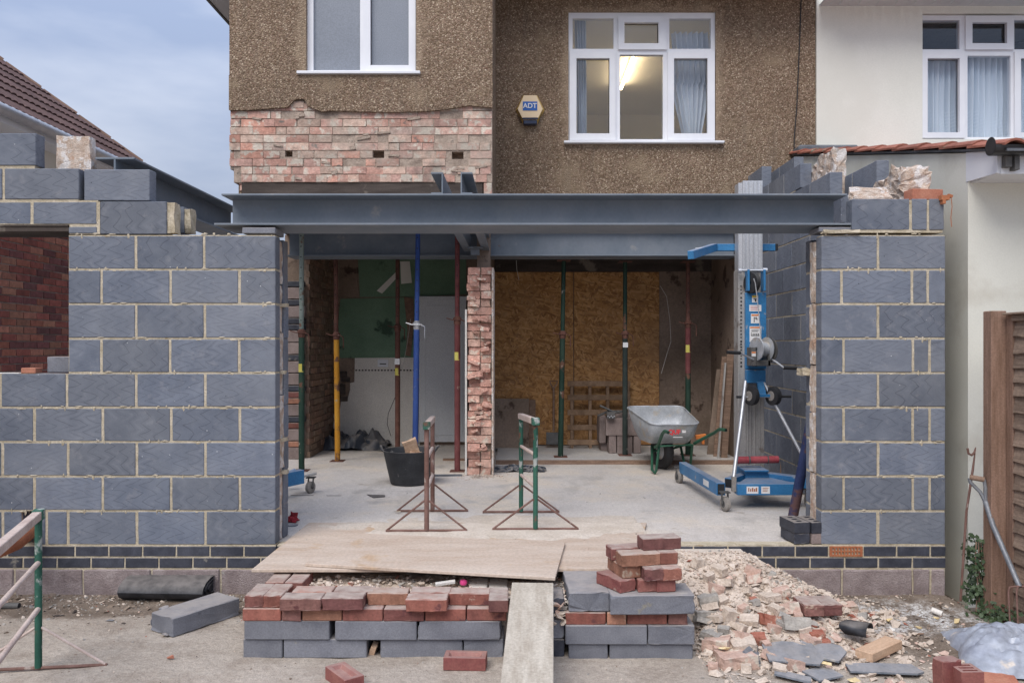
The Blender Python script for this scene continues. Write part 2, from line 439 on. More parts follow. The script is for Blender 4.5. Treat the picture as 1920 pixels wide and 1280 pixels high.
M['dpm_dry'] = surf('black_membrane', (.022, .024, .03), (.05, .052, .06), 14, rough=.6, rand=.1, bump=.3, dust=.3)
M['slate'] = surf('slate', (.13, .15, .18), (.22, .235, .265), 7, rough=.7, rand=.3, bump=.4, bscale=50, dust=.35, stretch=(2, .7, 1), spots=[((.38, .36, .33), 6, .64)])
M['tub'] = surf('black_tub', (.03, .032, .036), (.055, .057, .062), 6, rough=.6, rand=0, bump=.1, spots=[((.26, .25, .24), 9, .66)], dust=.4)
M['foam'] = surf('yellow_foam', (.62, .47, .24), (.72, .60, .38), 9, rough=.95, rand=.2, bump=.5)
M['plaster_white'] = surf('plaster_crumb', (.60, .57, .53), (.70, .67, .63), 9, rough=.95, rand=.2, bump=.5)
M['door'] = surf('white_door_paint', (.68, .70, .73), (.74, .76, .78), 2, rough=.5, rand=0, bump=.05, off=False, spots=[((.42, .38, .33), 5, .68)])
M['tiles_wall'] = surf('cream_wall_tile', (.70, .66, .60), (.78, .74, .68), 1.5, rough=.45, rand=0, bump=.1, off=False, spots=[((.35, .32, .28), 2.5, .66)])
M['green'] = surf('green_distemper', (.13, .22, .145), (.18, .28, .19), 2.2, rough=.8, rand=0, off=False, spots=[((.05, .09, .06), 3, .62), ((.16, .2, .14), 9, .68)], bump=.3)
M['inner_brick'] = surf('inner_brown_brick', (.20, .13, .095), (.30, .20, .14), 9, rand=.4, bump=.6, palette=[(.22,.14,.10),(.28,.17,.12),(.25,.18,.13),(.19,.12,.095)], spots=[((.33, .27, .22), 8, .62)])
M['plaster_brown'] = surf('brown_plaster', (.19, .14, .105), (.28, .21, .165), 1.8, rand=.1, off=False, bump=.4, bscale=40, spots=[((.09, .06, .045), 4, .6), ((.25, .2, .15), 7, .7)])
M['ceiling'] = surf('dark_ceiling_boards', (.06, .045, .035), (.11, .085, .07), 4, rand=0, off=False)
M['roof_tile'] = surf('brown_concrete_tile', (.095, .055, .052), (.14, .085, .076), 9, rough=.85, rand=.25, bump=.3, spots=[((.25, .17, .13), 5, .7)])
M['roof_tile_red'] = surf('red_clay_tile', (.22, .075, .05), (.33, .13, .09), 9, rough=.85, rand=.3, bump=.3, spots=[((.25, .23, .17), 6, .62)])
M['lead'] = surf('lead_flashing', (.10, .11, .125), (.17, .18, .20), 5, rough=.6, rand=0, metal=.1)
M['gutter'] = surf('black_gutter', (.015, .015, .018), (.03, .03, .033), 9, rough=.35, spec=.5, rand=0, bump=0)
M['soffit'] = surf('white_soffit', (.55, .56, .57), (.60, .61, .62), 2, rough=.5, rand=.03, bump=0)
M['terracotta'] = surf('terracotta', (.33, .11, .055), (.42, .17, .08), 7, rand=0)
M['leaf'] = surf('ivy_leaf', (.026, .045, .022), (.055, .085, .038), 20, rough=.5, rand=.4, bump=0)
M['fabric'] = surf('white_curtain', (.76, .78, .82), (.84, .86, .88), 6, rough=.9, rand=.05, bump=0)
M['alarm'] = surf('alarm_case', (.78, .60, .38), (.82, .65, .43), 3, rough=.4, spec=.5, rand=0, bump=0)
M['alarm_side'] = surf('alarm_case_side', (.62, .40, .10), (.6, .4, .1), 3, rough=.4, spec=.5, rand=0, bump=0)
M['navy'] = surf('navy_plastic', (.012, .018, .05), (.02, .03, .07), 3, rough=.3, spec=.5, rand=0, bump=0)
M['blue_print'] = surf('blue_print', (.03, .12, .42), (.035, .14, .46), 3, rough=.4, rand=0, bump=0)
M['red_cloth'] = surf('red_netting', (.28, .02, .03), (.40, .05, .06), 30, rand=0, bump=.5)
M['pink_plastic'] = surf('pink_plastic', (.7, .05, .22), (.75, .1, .3), 9, rough=.3, rand=0, bump=0)
M['bag'] = surf('cloudy_plastic_bag', (.26, .28, .34), (.38, .41, .47), 7, rough=.3, spec=.6, rand=0, bump=.3, bscale=30, spots=[((.62, .55, .48), 5, .62)])
M['concrete_block'] = surf('brown_concrete_block', (.225, .175, .16), (.30, .24, .225), 8, rand=.22, bump=.7, bscale=100, bdist=.005, spots=[((.40, .36, .33), 30, .7)])
M['dust'] = surf('sandy_dust', (.50, .43, .36), (.60, .53, .46), 6, rough=1, off=False, rand=0, bump=.8, bscale=60, bdist=.006)
M['fork_grey'] = surf('worn_grey_steel', (.17, .18, .20), (.27, .28, .30), 12, rough=.5, metal=.3, rand=0, bump=.1, spots=[((.2, .14, .11), 9, .62)])
def floor_mat(name, a, b, stains):
    t = NT(name); t.coords(False, True)
    c = t.ramp(t.noise(1.1, 6, .6), [(.3, a), (.7, b)])
    for col, sc, th, w in stains:
        m = t.ramp(t.noise(sc, 5, .65), [(th, 0.0), (th + w, 1.0)])
        c = t.mix(m, c, col)
    g = t.noise(160, 3, .7); g2 = t.noise(38, 4, .7)
    c = t.mix(1, c, t.ramp(g, [(.3, .80), (.7, 1.18)]), 'MULTIPLY')
    c = t.mix(1, c, t.ramp(g2, [(.3, .88), (.7, 1.1)]), 'MULTIPLY')
    tr = t.ramp(t.noise(2.2, 5, .65, t.map((1, .35, 1), (0, 0, .5))), [(.56, 0.0), (.64, .35)]); c = t.mix(tr, c, (.34, .31, .28))
    sp = t.vor(26, out='Distance'); c = t.mix(t.ramp(sp, [(.05, .6), (.09, 0.0)]), c, (.55, .5, .44))
    t.bump(g, .5, .004); t.bump(g2, .5, .012)
    return t.done(c, .92, .2)
M['slab'] = floor_mat('dusty_concrete', (.51, .47, .44), (.62, .575, .53), [((.62, .54, .45), 1.5, .48, .2), ((.43, .40, .375), 2.6, .56, .14), ((.33, .30, .28), 14, .68, .05), ((.38, .33, .28), 5, .64, .1)])
M['bare_slab'] = floor_mat('grey_concrete', (.42, .40, .385), (.50, .475, .45), [((.53, .49, .44), 2.2, .52, .2), ((.32, .30, .28), 14, .70, .05)])
def ground_mat():
    t = NT('ground'); t.coords(False, True)
    at = t.n('Attribute', attribute_name='dirt'); d = at.outputs['Fac']
    at2 = t.n('Attribute', attribute_name='white'); wh = at2.outputs['Fac']
    pale = t.ramp(t.noise(1.6, 6, .6), [(.3, (.36, .305, .255)), (.7, (.49, .43, .37))])
    pale = t.mix(t.ramp(t.noise(3.7, 6, .7), [(.48, 0.0), (.66, .6)]), pale, (.29, .235, .19))
    pale = t.mix(t.ramp(t.noise(13, 5, .7), [(.66, 0.0), (.72, .5)]), pale, (.22, .18, .15))
    dirt = t.ramp(t.noise(7, 6, .7), [(.3, (.13, .098, .075)), (.7, (.28, .225, .18))])
    dd = t.math('ADD', d, t.math('MULTIPLY', t.math('SUBTRACT', t.noise(6, 6, .7), .5), .9), clamp=True)
    c = t.mix(t.ramp(dd, [(.35, 0.0), (.6, 1.0)]), pale, dirt)
    g = t.noise(150, 3, .7); g2 = t.noise(30, 5, .7)
    w2 = t.math('MULTIPLY', t.math('MULTIPLY', wh, t.ramp(t.noise(60, 6, .8), [(.42, 0.0), (.52, 1.0)])), t.ramp(t.noise(7, 5, .7), [(.44, .1), (.56, 1.0)]))
    c = t.mix(w2, c, (.66, .65, .64))
    c = t.mix(1, c, t.ramp(g, [(.3, .75), (.7, 1.22)]), 'MULTIPLY')
    c = t.mix(1, c, t.ramp(g2, [(.3, .82), (.7, 1.15)]), 'MULTIPLY')
    t.bump(g, .6, .005); t.bump(g2, .8, .02)
    return t.done(c, .95, .15)
M['ground'] = ground_mat()
def pebble_mat():
    t = NT('pebbledash'); t.coords(False, True)
    v = t.n('TexVoronoi'); v.inputs['Scale'].default_value = 78; t.l(t.co, v.inputs['Vector'])
    s = t.n('SeparateColor'); t.l(v.outputs['Color'], s.inputs[0])
    c = t.ramp(s.outputs[0], [(0, (.125, .083, .05)), (.22, (.22, .148, .105)), (.42, (.30, .215, .152)), (.58, (.18, .125, .08)), (.72, (.28, .21, .14)), (.84, (.39, .305, .22)), (.92, (.155, .09, .058)), (.97, (.50, .40, .30))], 'CONSTANT')
    edge = t.ramp(v.outputs['Distance'], [(.45, 0.0), (.75, 1.0)])
    c = t.mix(edge, c, (.175, .125, .088))
    big = t.ramp(t.noise(1.3, 5, .6), [(.3, .86), (.7, 1.14)])
    c = t.mix(1, c, big, 'MULTIPLY')
    bare = t.ramp(t.noise(2.4, 6, .65), [(.56, 0.0), (.66, .6)])
    c = t.mix(bare, c, (.28, .21, .14))
    gpos = t.n('NewGeometry').outputs['Position']; sx_ = t.n('SeparateXYZ'); t.l(gpos, sx_.inputs[0])
    wob = t.math('MULTIPLY', t.math('SUBTRACT', t.noise(5, 4, .6), .5), .28)
    for (x0, x1, z0, z1) in ((-1.985, -.955, 4.195, 5.4), (.545, 2.146, 3.844, 5.27)):
        dx = t.math('MAXIMUM', t.math('SUBTRACT', t.math('ABSOLUTE', t.math('SUBTRACT', sx_.outputs['X'], (x0+x1)/2)), (x1-x0)/2), 0.0)
        dz = t.math('MAXIMUM', t.math('SUBTRACT', t.math('ABSOLUTE', t.math('SUBTRACT', sx_.outputs['Z'], (z0+z1)/2)), (z1-z0)/2), 0.0)
        dd = t.math('ADD', t.math('ADD', dx, dz), wob)
        m_ = t.ramp(dd, [(.02, .42), (.09, 0.0)])
        c = t.mix(m_, c, t.mix(s.outputs[1], (.28, .21, .14), (.50, .39, .28)))
    streak = t.ramp(t.noise(2.5, 4, .6, t.map((3, 3, .35))), [(.55, 0.0), (.8, .4)])
    c = t.mix(streak, c, (.14, .12, .10))
    t.bump(t.math('SUBTRACT', 1.0, v.outputs['Distance']), .8, .008)
    return t.done(c, .85, .25)
M['pebble'] = pebble_mat()
def osb_mat():
    t = NT('osb_board'); t.coords(False, True)
    cols = []
    c = None
    for i, (rot, sc) in enumerate([((0, .45, 0), (44, 1, 9)), ((0, -.6, 0), (40, 1, 10)), ((0, 1.35, 0), (42, 1, 9))]):
        vec = t.map(sc, (0, 0, 0), t.map((1, 1, 1), rot))
        v = t.n('TexVoronoi'); v.inputs['Scale'].default_value = 1.0; t.l(vec, v.inputs['Vector'])
        s = t.n('SeparateColor'); t.l(v.outputs['Color'], s.inputs[0])
        cc = t.ramp(s.outputs[0], [(0, (.24, .115, .045)), (.3, (.40, .20, .075)), (.6, (.50, .265, .10)), (.85, (.60, .35, .155)), (1, (.28, .14, .065))])
        c = cc if c is None else t.mix(t.ramp(t.noise(9 + 4*i, 3, .6), [(.47, 0.0), (.53, 1.0)]), c, cc)
    c = t.mix(t.ramp(t.noise(.8, 4), [(.45, 0.0), (.7, .45)]), c, (.27, .165, .10))
    t.bump(t.noise(70), .3, .003)
    return t.done(c, .8, .25)
M['osb'] = osb_mat()
def ply_edge(): pass
def paint(name, pc, pc2, rust=.5):
    return surf(name, pc, pc2, 7, rough=.7, rand=.1, bump=.2, stretch=(1, 1, .5), spots=[((.15, .075, .05), 6, 1 - rust), ((.34, .30, .26), 11, .66)])
M['p_green'] = paint('green_prop_paint', (.014, .040, .028), (.03, .06, .042), .42)
M['p_greengrey'] = paint('faded_green_paint', (.16, .21, .19), (.25, .29, .26), .4)
M['p_rust'] = surf('rusty_prop', (.10, .045, .035), (.17, .08, .06), 8, rand=.1, spots=[((.26, .2, .17), 12, .68)])
M['p_maroon'] = surf('maroon_prop', (.12, .035, .038), (.18, .06, .06), 8, rand=.1, spots=[((.26, .2, .17), 12, .66)])
M['p_blue'] = paint('blue_prop_paint', (.025, .06, .22), (.04, .085, .28), .36)
M['p_navy'] = surf('navy_prop_paint', (.02, .03, .09), (.035, .05, .13), 8, rand=0, spots=[((.11, .06, .06), 5, .5), ((.38, .34, .32), 16, .68)])
M['p_yellow'] = paint('yellow_prop_paint', (.50, .22, .02), (.58, .30, .04), .46)
M['p_black'] = surf('dark_prop', (.022, .032, .03), (.04, .05, .045), 8, rand=.1, spots=[((.2, .19, .17), 14, .68)])
M['p_spot'] = surf('yellow_paint_dab', (.55, .48, .10), (.62, .56, .16), 9, rand=0, bump=0)
M['t_green'] = surf('chipped_green_paint', (.018, .075, .052), (.035, .12, .085), 7, rand=.1, rough=.6, stretch=(1, 1, .4), spots=[((.34, .36, .34), 9, .585), ((.14, .07, .05), 12, .60)])
M['t_rust'] = surf('rusty_trestle', (.14, .075, .06), (.22, .13, .11), 9, rand=.1, spots=[((.34, .28, .25), 10, .62)])
M['t_dusty'] = surf('dusty_rail', (.44, .34, .30), (.56, .46, .41), 9, rand=.1)
M['barrow_green'] = surf('barrow_frame_paint', (.02, .085, .05), (.035, .12, .075), 7, rand=0, rough=.45, spots=[((.3, .3, .27), 12, .68)])
# glass: clear pane that reflects the sky
def glass_mat(name, tint=(.93, .95, .97), gloss=(.9, .92, .95), f=1.0):
    t = NT(name); t.t.nodes.remove(t.b)
    tr = t.n('BsdfTransparent'); tr.inputs[0].default_value = tint + (1,)
    gl = t.n('BsdfGlossy'); gl.inputs['Color'].default_value = gloss + (1,); gl.inputs['Roughness'].default_value = .02
    fr = t.n('LayerWeight'); fr.inputs[0].default_value = .5
    mxs = t.n('MixShader'); t.l(t.math('MULTIPLY_ADD', t.math('POWER', fr.outputs['Facing'], 4.0), .5, .045 * f, clamp=True), mxs.inputs[0])
    t.l(tr.outputs[0], mxs.inputs[1]); t.l(gl.outputs[0], mxs.inputs[2]); t.l(mxs.outputs[0], t.out.inputs[0])
    return t.mat
M['glass'] = glass_mat('window_glass')
M['frosted'] = surf('obscured_glass', (.20, .22, .255), (.24, .26, .30), .8, rough=.3, spec=.6, rand=0, bump=.05, off=False)
def lace_mat():
    t = NT('lace_curtain'); t.coords(False)
    sx = t.n('SeparateXYZ'); t.l(t.co, sx.inputs[0])
    fold = t.ramp(t.noise(1.0, 2, .5, t.map((26, 1, .4))), [(.3, (.62, .68, .74)), (.7, (.86, .89, .92))])  # shade of the folds put into the colour as upright streaks
    band = t.math('SINE', t.math('MULTIPLY', t.math('ADD', sx.outputs['Z'], t.math('MULTIPLY', t.noise(1, 2, .5, t.map((20, 1, 2))), .06)), 160))
    low = t.math('LESS_THAN', sx.outputs['Z'], 4.25)
    c = t.mix(t.math('MULTIPLY', t.ramp(band, [(.2, 0.0), (.9, .35)]), low), fold, (.86, .89, .92))
    return t.done(c, .9, .1)
M['lace'] = lace_mat()
def tube_mat():
    t = NT('fluorescent_tube')
    t.b.inputs['Emission Color'].default_value = (1.0, .74, .42, 1); t.b.inputs['Emission Strength'].default_value = 19
    return t.done((.9, .9, .9), .5)
M['tube'] = tube_mat()
M['room'] = surf('warm_room_paint', (.76, .74, .68), (.80, .78, .72), 1, rand=0, bump=0)
def box_obj(name, a, b, mat, parent=None, bevel=0):
    return MB().box(a, b).build(name, mat, parent, bevel)
def centred(name, a, b, mat, parent, bevel=.004, mesh_cache={}):
    """a box piece with its origin at its centre; alike sizes share one mesh"""
    sz = tuple(round(abs(q - p), 3) for p, q in zip(a, b))
    chips = {'block': .0012, 'side_block': .0012, 'brick': .003, 'blue_brick': .0012, 'base_block': .004}.get(name, 0)
    key = (name, sz, mat.name, random.randrange(3) if chips else 0)
    if key not in mesh_cache:
        mb = MB().box([-q/2 for q in sz], [q/2 for q in sz])
        me = mb.mesh(name, mat, bevel)
        if chips:
            bm = bmesh.new(); bm.from_mesh(me)
            bmesh.ops.subdivide_edges(bm, edges=[e for e in bm.edges if e.calc_length() > .09], cuts=4 if name == 'block' else 3)
            for v in bm.verts:
                s_ = key[3]*13.7 + sz[0]*31
                v.co += mnoise.noise_vector(v.co*34 + Vector((s_, 3, s_)))*chips*1.6
                if mnoise.noise(v.co*23 + Vector((2, s_, 1))) > .42: v.co *= 1 - chips*4
            bm.to_mesh(me); bm.free()
        mesh_cache[key] = me
    c = [(p + q)/2 for p, q in zip(a, b)]
    return link(name, mesh_cache[key], parent, c)
def grid_panel(mb, x0, x1, z0, z1, y0, y1, holes=(), mi=0):
    xs = sorted({x0, x1} | {min(max(h[0], x0), x1) for h in holes} | {min(max(h[1], x0), x1) for h in holes})
    zs = sorted({z0, z1} | {min(max(h[2], z0), z1) for h in holes} | {min(max(h[3], z0), z1) for h in holes})
    for i in range(len(xs)-1):
        for j in range(len(zs)-1):
            cx, cz = (xs[i]+xs[i+1])/2, (zs[j]+zs[j+1])/2
            if any(h[0] < cx < h[1] and h[2] < cz < h[3] for h in holes): continue
            mb.box((xs[i], y0, zs[j]), (xs[i+1], y1, zs[j+1]), mi)
    return mb

def text_mesh(body, size, mat, offset=0.0, extrude=.0008):
    cu = bpy.data.curves.new('lettering', 'FONT'); cu.body = body; cu.size = size; cu.extrude = extrude; cu.offset = offset
    cu.align_x = 'CENTER'; cu.align_y = 'CENTER'
    to = bpy.data.objects.new('lettering', cu)
    COL.objects.link(to)
    bpy.context.view_layer.update()
    me = bpy.data.meshes.new_from_object(to)
    bpy.data.objects.remove(to); me.materials.clear(); me.materials.append(mat); me.name = 'lettering'
    return me
# ================================================================== GROUND
YF = 5.226                      # front face of the new block walls
Z0 = PZ(1022, YF)               # bottom of first block course
FL = 0.335                      # slab level
FL2 = 0.385                     # raised floor of the back room
def mound(x, y):
    """rubble heap: ridge at slab level by the wall, falling to the right and towards the camera"""
    ax, ay, bx, by = 0.75, 4.93, 1.33, 4.98
    t = max(0, min(1, ((x-ax)*(bx-ax) + (y-ay)*(by-ay)) / ((bx-ax)**2 + (by-ay)**2)))
    dx, dy = x - (ax + t*(bx-ax)), y - (ay + t*(by-ay))
    r_ = math.hypot(dx*1.0, dy*.88)
    h = max(.41 - .52*r_, .085 - .075*r_ if r_ < 1.2 else 0, 0) + .035*noise3(x*4, y*4, 1) - .02
    h *= max(0, min(1, (1.25 - r_)*4))
    h = max(0.0, min(.35 + .03*noise3(x*5, y*5, 8), h))
    if y < 4.45: h *= max(0.0, min(1.0, (x - .93 - .05*noise3(y*9, 4))/.14))
    return h
def ground_h(x, y):
    h = .012*noise3(x*1.7, y*1.7) + .006*noise3(x*7, y*7, 3)
    if y > 4.95: h += .02*min(1, (y-4.95)*5) * (1 if x < -1.4 or x > 1.6 else 0)
    if x > 2.8 and y > 4.6: h -= .12*min(1, (x-2.8)*6)*min(1, (y-4.6)*2)
    if x > 2.2: h += .02*noise3(x*3, y*3, 9)
    return h
def grid_lines(stops):
    out = []
    for a, b, n in stops: out += [a + (b-a)*i/n for i in range(n)]
    return out + [stops[-1][1]]
gx = grid_lines([(-150, -8, 5), (-8, -3.2, 14), (-3.2, 3.4, 150), (3.4, 8, 14), (8, 150, 5)])
gy = grid_lines([(-60, 0, 4), (0, 3.4, 20), (3.4, 5.3, 62), (5.3, 12, 14), (12, 300, 6)])
mb = MB()
vs = [(x, y, ground_h(x, y) if abs(x) < 6 and 2 < y < 8 else 0) for y in gy for x in gx]
nx = len(gx)
fs = [(j*nx+i, j*nx+i+1, (j+1)*nx+i+1, (j+1)*nx+i) for j in range(len(gy)-1) for i in range(nx-1)]
mb.add(vs, fs)
ground = mb.build('ground', M['ground'], smooth=True)
tag(ground, kind='structure')
at = ground.data.attributes.new('dirt', 'FLOAT', 'POINT'); at2 = ground.data.attributes.new('white', 'FLOAT', 'POINT')
dv = []; wv = []
for x, y, z in vs:
    d = 0.0
    if x < -1.2: d = max(d, min(1, (y - 4.72 + .1*noise3(x*2, y*2)) * 4))
    if x > 1.5: d = max(d, min(1, (x - 1.5)*1.1 * min(1, max(0, (y-3.9)*1.4 + .3))))
    if y > 5.05: d = max(d, .8)
    dv.append(max(0, d))
    q = math.hypot((x-2.35)/.62, (y-4.82)/.34)
    wv.append(max(0, 1 - q*q) * 1.25 if q < 1 else 0)
at.data.foreach_set('value', dv); at2.data.foreach_set('value', wv)
# slab inside the extension
sl = box_obj('floor_slab', (-6.5, 5.33, .0), (2.5, 10.75, FL), M['slab']); tag(sl, kind='structure')
sb = box_obj('raised_floor', (PX(926, 8.15), 8.82, FL), (2.5, 10.4, FL2), M['bare_slab']); tag(sb, kind='structure')
mb = MB().box((PX(926, 8.2), 8.80, FL), (2.42, 8.819, FL2 - .003)); tag(mb.build('floor_edge', M['wood_old']), kind='structure')

# ================================================================== FRONT BLOCK WALLS
S0 = F/YF
def X0(px): return (px - XV)/S0
def course(n): return Z0 + .225*n
GAPX, GAPZ = .008, .0065        # half of a joint
def lay_blocks(wall, spec, Y, depth=.1, name='block', mat='block', jit=.0022):
    for (n0, x0, x1, z0, z1) in spec:
        j = random.uniform(-jit, jit)
        centred(name, (x0, Y + j, z0), (x1, Y + depth + j, z1), M[mat], wall, .004)
def row_spec(n, joints, z0=None, z1=None, ends=(True, True)):
    """joints: pixel x of both ends and of each joint between"""
    out = []; k = len(joints) - 1
    for i in range(k):
        a = X0(joints[i]) + (GAPX if i > 0 or not ends[0] else 0)
        b = X0(joints[i+1]) - (GAPX if i < k-1 or not ends[1] else 0)
        out.append((n, a, b, (z0 if z0 is not None else course(n) + GAPZ), (z1 if z1 is not None else course(n+1) - GAPZ)))
    return out
def mortar_body(parent, x0, x1, z0, z1, Y0, Y1, holes=(), mat='mortar'):
    """mortar bed: a slab just behind the block faces with an uneven front"""
    mb = MB(); grid_panel(mb, x0, x1, z0, z1, Y0, Y1, holes)
    return mb.build('mortar', M[mat], parent, recalc=False)
LW = thing('block_wall', 'grey block wall on blue bricks with an open window hole, left of the doorway', 'wall', (0, 0, 0))
XL = X0(516.5); XFAR = -4.1
ext = [-190, -64.5]  # courses go on beyond the frame
rows = {
 0: [[-260, -124, 5, 40], [76, 87, 127, 256.5, 385, 516.5]],
 1: [[-260, -195, -65, 64, 192.5, 320.5, 449.5, 516.5]],
 2: [[-260, -124, 4, 127.5, 256, 385, 516.5]],
 3: [[-260, -195, -65, 64, 192.5, 320.5, 449.5, 516.5]],
 4: [[-260, -124, 0.5, 125, 255, 384.5, 516.5]],
 5: [[128.5, 190, 318.5, 448, 516.5]],
 6: [[128.5, 255, 383.5, 516.5]],
 7: [[128.5, 190, 319.5, 448.5, 516.5]],
 8: [[128.5, 254.5, 382.5, 516.5]],
}
spec = []
for n, segs in rows.items():
    for s in segs: spec += row_spec(n, s)
c9 = PZ(440.5, YF)
spec += row_spec(9, [185, 312], ends=(False, True))
spec += row_spec(9, [-195, -65, 59.5, 183], z0=PZ(420, YF), z1=PZ(379, YF), ends=(True, False))
spec += row_spec(9, [129, 183.5], z0=PZ(437.5, YF), z1=PZ(425.5, YF), ends=(True, False))
spec += row_spec(10, [-190, -65, 6, 148], z0=PZ(373.5, YF), z1=PZ(316, YF))
spec += row_spec(11, [-190, -65, 68], z0=PZ(310, YF), z1=PZ(250, YF))
lay_blocks(LW, spec, YF)
b = centred('block', (X0(156), YF + .01, PZ(376, YF) + .001), (X0(279), YF + .11, PZ(317, YF)), M['block'], LW)
b['label'] = 'dry block standing loose on the top course'
b = centred('block', (X0(452), YF + .02, PZ(437, YF)), (X0(514), YF + .22, PZ(425.5, YF)), M['block_plain'], LW)
holeL = (X0(40), X0(76), course(0), course(1))
win = (-9, X0(128.5), course(5) - GAPZ, PZ(421, YF))
mortar_body(LW, X0(-262), XL - .004, course(0) - .01, course(9), YF + .004, YF + .097, [holeL, win])
mortar_body(LW, X0(-194), X0(183), PZ(421, YF), PZ(375.5, YF), YF + .004, YF + .096)
mortar_body(LW, X0(129.5), X0(187), PZ(439, YF), PZ(421.1, YF), YF + .0045, YF + .0955)
mortar_body(LW, X0(-194), X0(146), PZ(375.4, YF), PZ(318, YF), YF + .005, YF + .095)
mortar_body(LW, X0(-194), X0(64), PZ(317.9, YF), PZ(253, YF), YF + .0055, YF + .0945)
m_ = MB(); m_.box((X0(183.5), YF + .003, PZ(438, YF)), (X0(186.8), YF + .096, PZ(378, YF)))
m_.build('mortar', M['mortar'], LW)
# rough mortar left on the toothed ends
for (x0, x1, y0, y1, Y) in ((309, 327, 437, 380, YF + .004), (345, 357, 437, 391, 5.42)):
    me = rough_box(((x1-x0)/F*Y, .085, (y0-y1)/F*Y), .008, 4, x0); me.materials.append(M['mortar'])
    link('mortar_stub', me, LW, P((x0+x1)/2, (y0+y1)/2, Y) + Vector((0, .05, 0)))
centred('block', (PX(322, 5.42), 5.42, PZ(437, 5.42)), (PX(345, 5.42), 5.52, PZ(388, 5.42)), M['block'], LW)
# steel lintel over the window hole
MB().box((X0(-200), YF - .002, PZ(424.5, YF)), (X0(128.5), YF + .003, PZ(421, YF))).box((X0(-200), YF + .0035, PZ(433.5, YF)), (X0(128.4), YF + .30, PZ(424.6, YF))).build('lintel', M['soot'], LW)
# inner leaf (its end shows beside the doorway) and the wool in the cavity
for n in range(0, 9):
    x1 = XL - .004 + random.uniform(-.004, .004)
    x0 = x1 - (.44 if n % 2 else .215)
    centred('block', (x0, 5.428, course(n) + GAPZ), (x1, 5.528, course(n+1) - GAPZ), M['block'], LW)
holeI = (X0(20), X0(100), course(0) - .05, course(1))
mb = MB(); grid_panel(mb, X0(128.5), XL - .006, course(0), course(9) - .01, 5.431, 5.525)
grid_panel(mb, X0(-262), X0(128.4), course(0), course(5) - .01, 5.431, 5.525, [holeI])
mb.build('inner_leaf', M['block_plain'], LW)
def wool_strip(parent, x0, x1, z0, z1, y0, y1, seed, amp=.012, name='insulation'):
    me = rough_box((x1-x0, y1-y0, z1-z0), amp, 7, seed); me.materials.append(M['insul'])
    return link(name, me, parent, ((x0+x1)/2, (y0+y1)/2, (z0+z1)/2))
zz = course(0); k = 0
while zz < course(9) - .03:
    h = random.uniform(.30, .5); h = min(h, course(9) - .01 - zz)
    wool_strip(LW, XL - .16, XL - .004 + random.uniform(-.012, .004), zz, zz + h - .01, 5.335, 5.42, 30 + k, .008)
    zz += h; k += 1
wool_strip(LW, X0(86), X0(150), PZ(372, 5.35), PZ(256, 5.35), 5.345, 5.42, 3, .010)
wool_strip(LW, X0(140), X0(154), PZ(374, 5.30), PZ(300, 5.35), 5.335, 5.40, 4, .006)
# mortar snots sticking out of the reveal
for n in (3, 5, 2, 7):
    me = rough_box((.05, .06, .022), .006, 2, n); me.materials.append(M['mortar'])
    link('mortar_smear', me, LW, (XL + .004, 5.36 + .02*n % .05, course(n)))
# blue brick courses and dense base blocks
def brick_rows(wall, x_lo, x_hi, j1, j2, jp, skip=None):
    H1, H2 = PZ(1043.5, YF), PZ(1065, YF)
    for js, za, zb in ((j1, H1, Z0), (j2, H2, H1)):
        js = [x_lo] + [j for j in js if x_lo + 5 < j < x_hi - 5] + [x_hi]
        for i in range(len(js)-1):
            if skip and abs(js[i] - skip) < 6 and za == H1: continue
            a = X0(js[i]) + (.005 if i else 0); b_ = X0(js[i+1]) - (.005 if i < len(js)-2 else 0)
            o = centred('blue_brick', (a, YF - .004 + random.uniform(-.001, .001), za + .005), (b_, YF + .097, zb - .005), M['blue_brick'], wall, .003)
    js = [x_lo] + [j for j in jp if x_lo + 5 < j < x_hi - 5] + [x_hi]
    for i in range(len(js)-1):
        a = X0(js[i]) + (.007 if i else 0); b_ = X0(js[i+1]) - .007
        centred('base_block', (a, YF - .012 + random.uniform(-.004, .004), -.16), (b_, YF + .09, H2 - .006), M['base_block'], wall, .006)
brick_rows(LW, -262, 518, [77.5 + 63.3*i for i in range(-6, 7)], [43.6 + 63.6*i for i in range(-6, 8)], [-230, -101, 28, 157, 285, 414])
MB().box((X0(-261), YF + .000, -.15), (X0(517), YF + .0965, Z0 + .004)).build('mortar', M['mortar'], LW)
# back-up courses of the left wall below slab
# ---- right pier with the side wall
RW = thing('block_wall', 'grey block pier and side wall beside the cream house, right of the doorway', 'wall', (0, 0, 0))
A = [[1540.5, 1646.5, 1772.5]]; B = [[1540.5, 1582, 1712, 1743.5, 1772.5]]
rows = {0: A, 1: B, 2: A, 3: B, 4: A, 5: B, 6: A, 7: [[1540.5, 1578, 1710.5, 1740, 1772.5]], 8: A}
spec = []
for n, segs in rows.items():
    for s in segs: spec += row_spec(n, s)
spec += row_spec(9, [1598, 1708, 1740.5, 1770], z0=PZ(431, YF), z1=PZ(373, YF))
lay_blocks(RW, spec, YF)
XR0, XR1 = X0(1540.5), X0(1772.5)
mortar_body(RW, XR0 + .004, XR1 - .003, course(0) - .01, course(9), YF + .004, YF + .097)
mortar_body(RW, X0(1600), X0(1768), PZ(436, YF), PZ(375, YF), YF + .005, YF + .096)
centred('block', (X0(1538), YF + .02, PZ(433.5, YF)), (X0(1606), YF + .2, PZ(424.8, YF)), M['block_plain'], RW)
me = rough_box((.24, .06, .022), .008, 4, 5); me.materials.append(M['mortar'])
link('mortar_smear', me, RW, P(1575, 435, YF + .01))
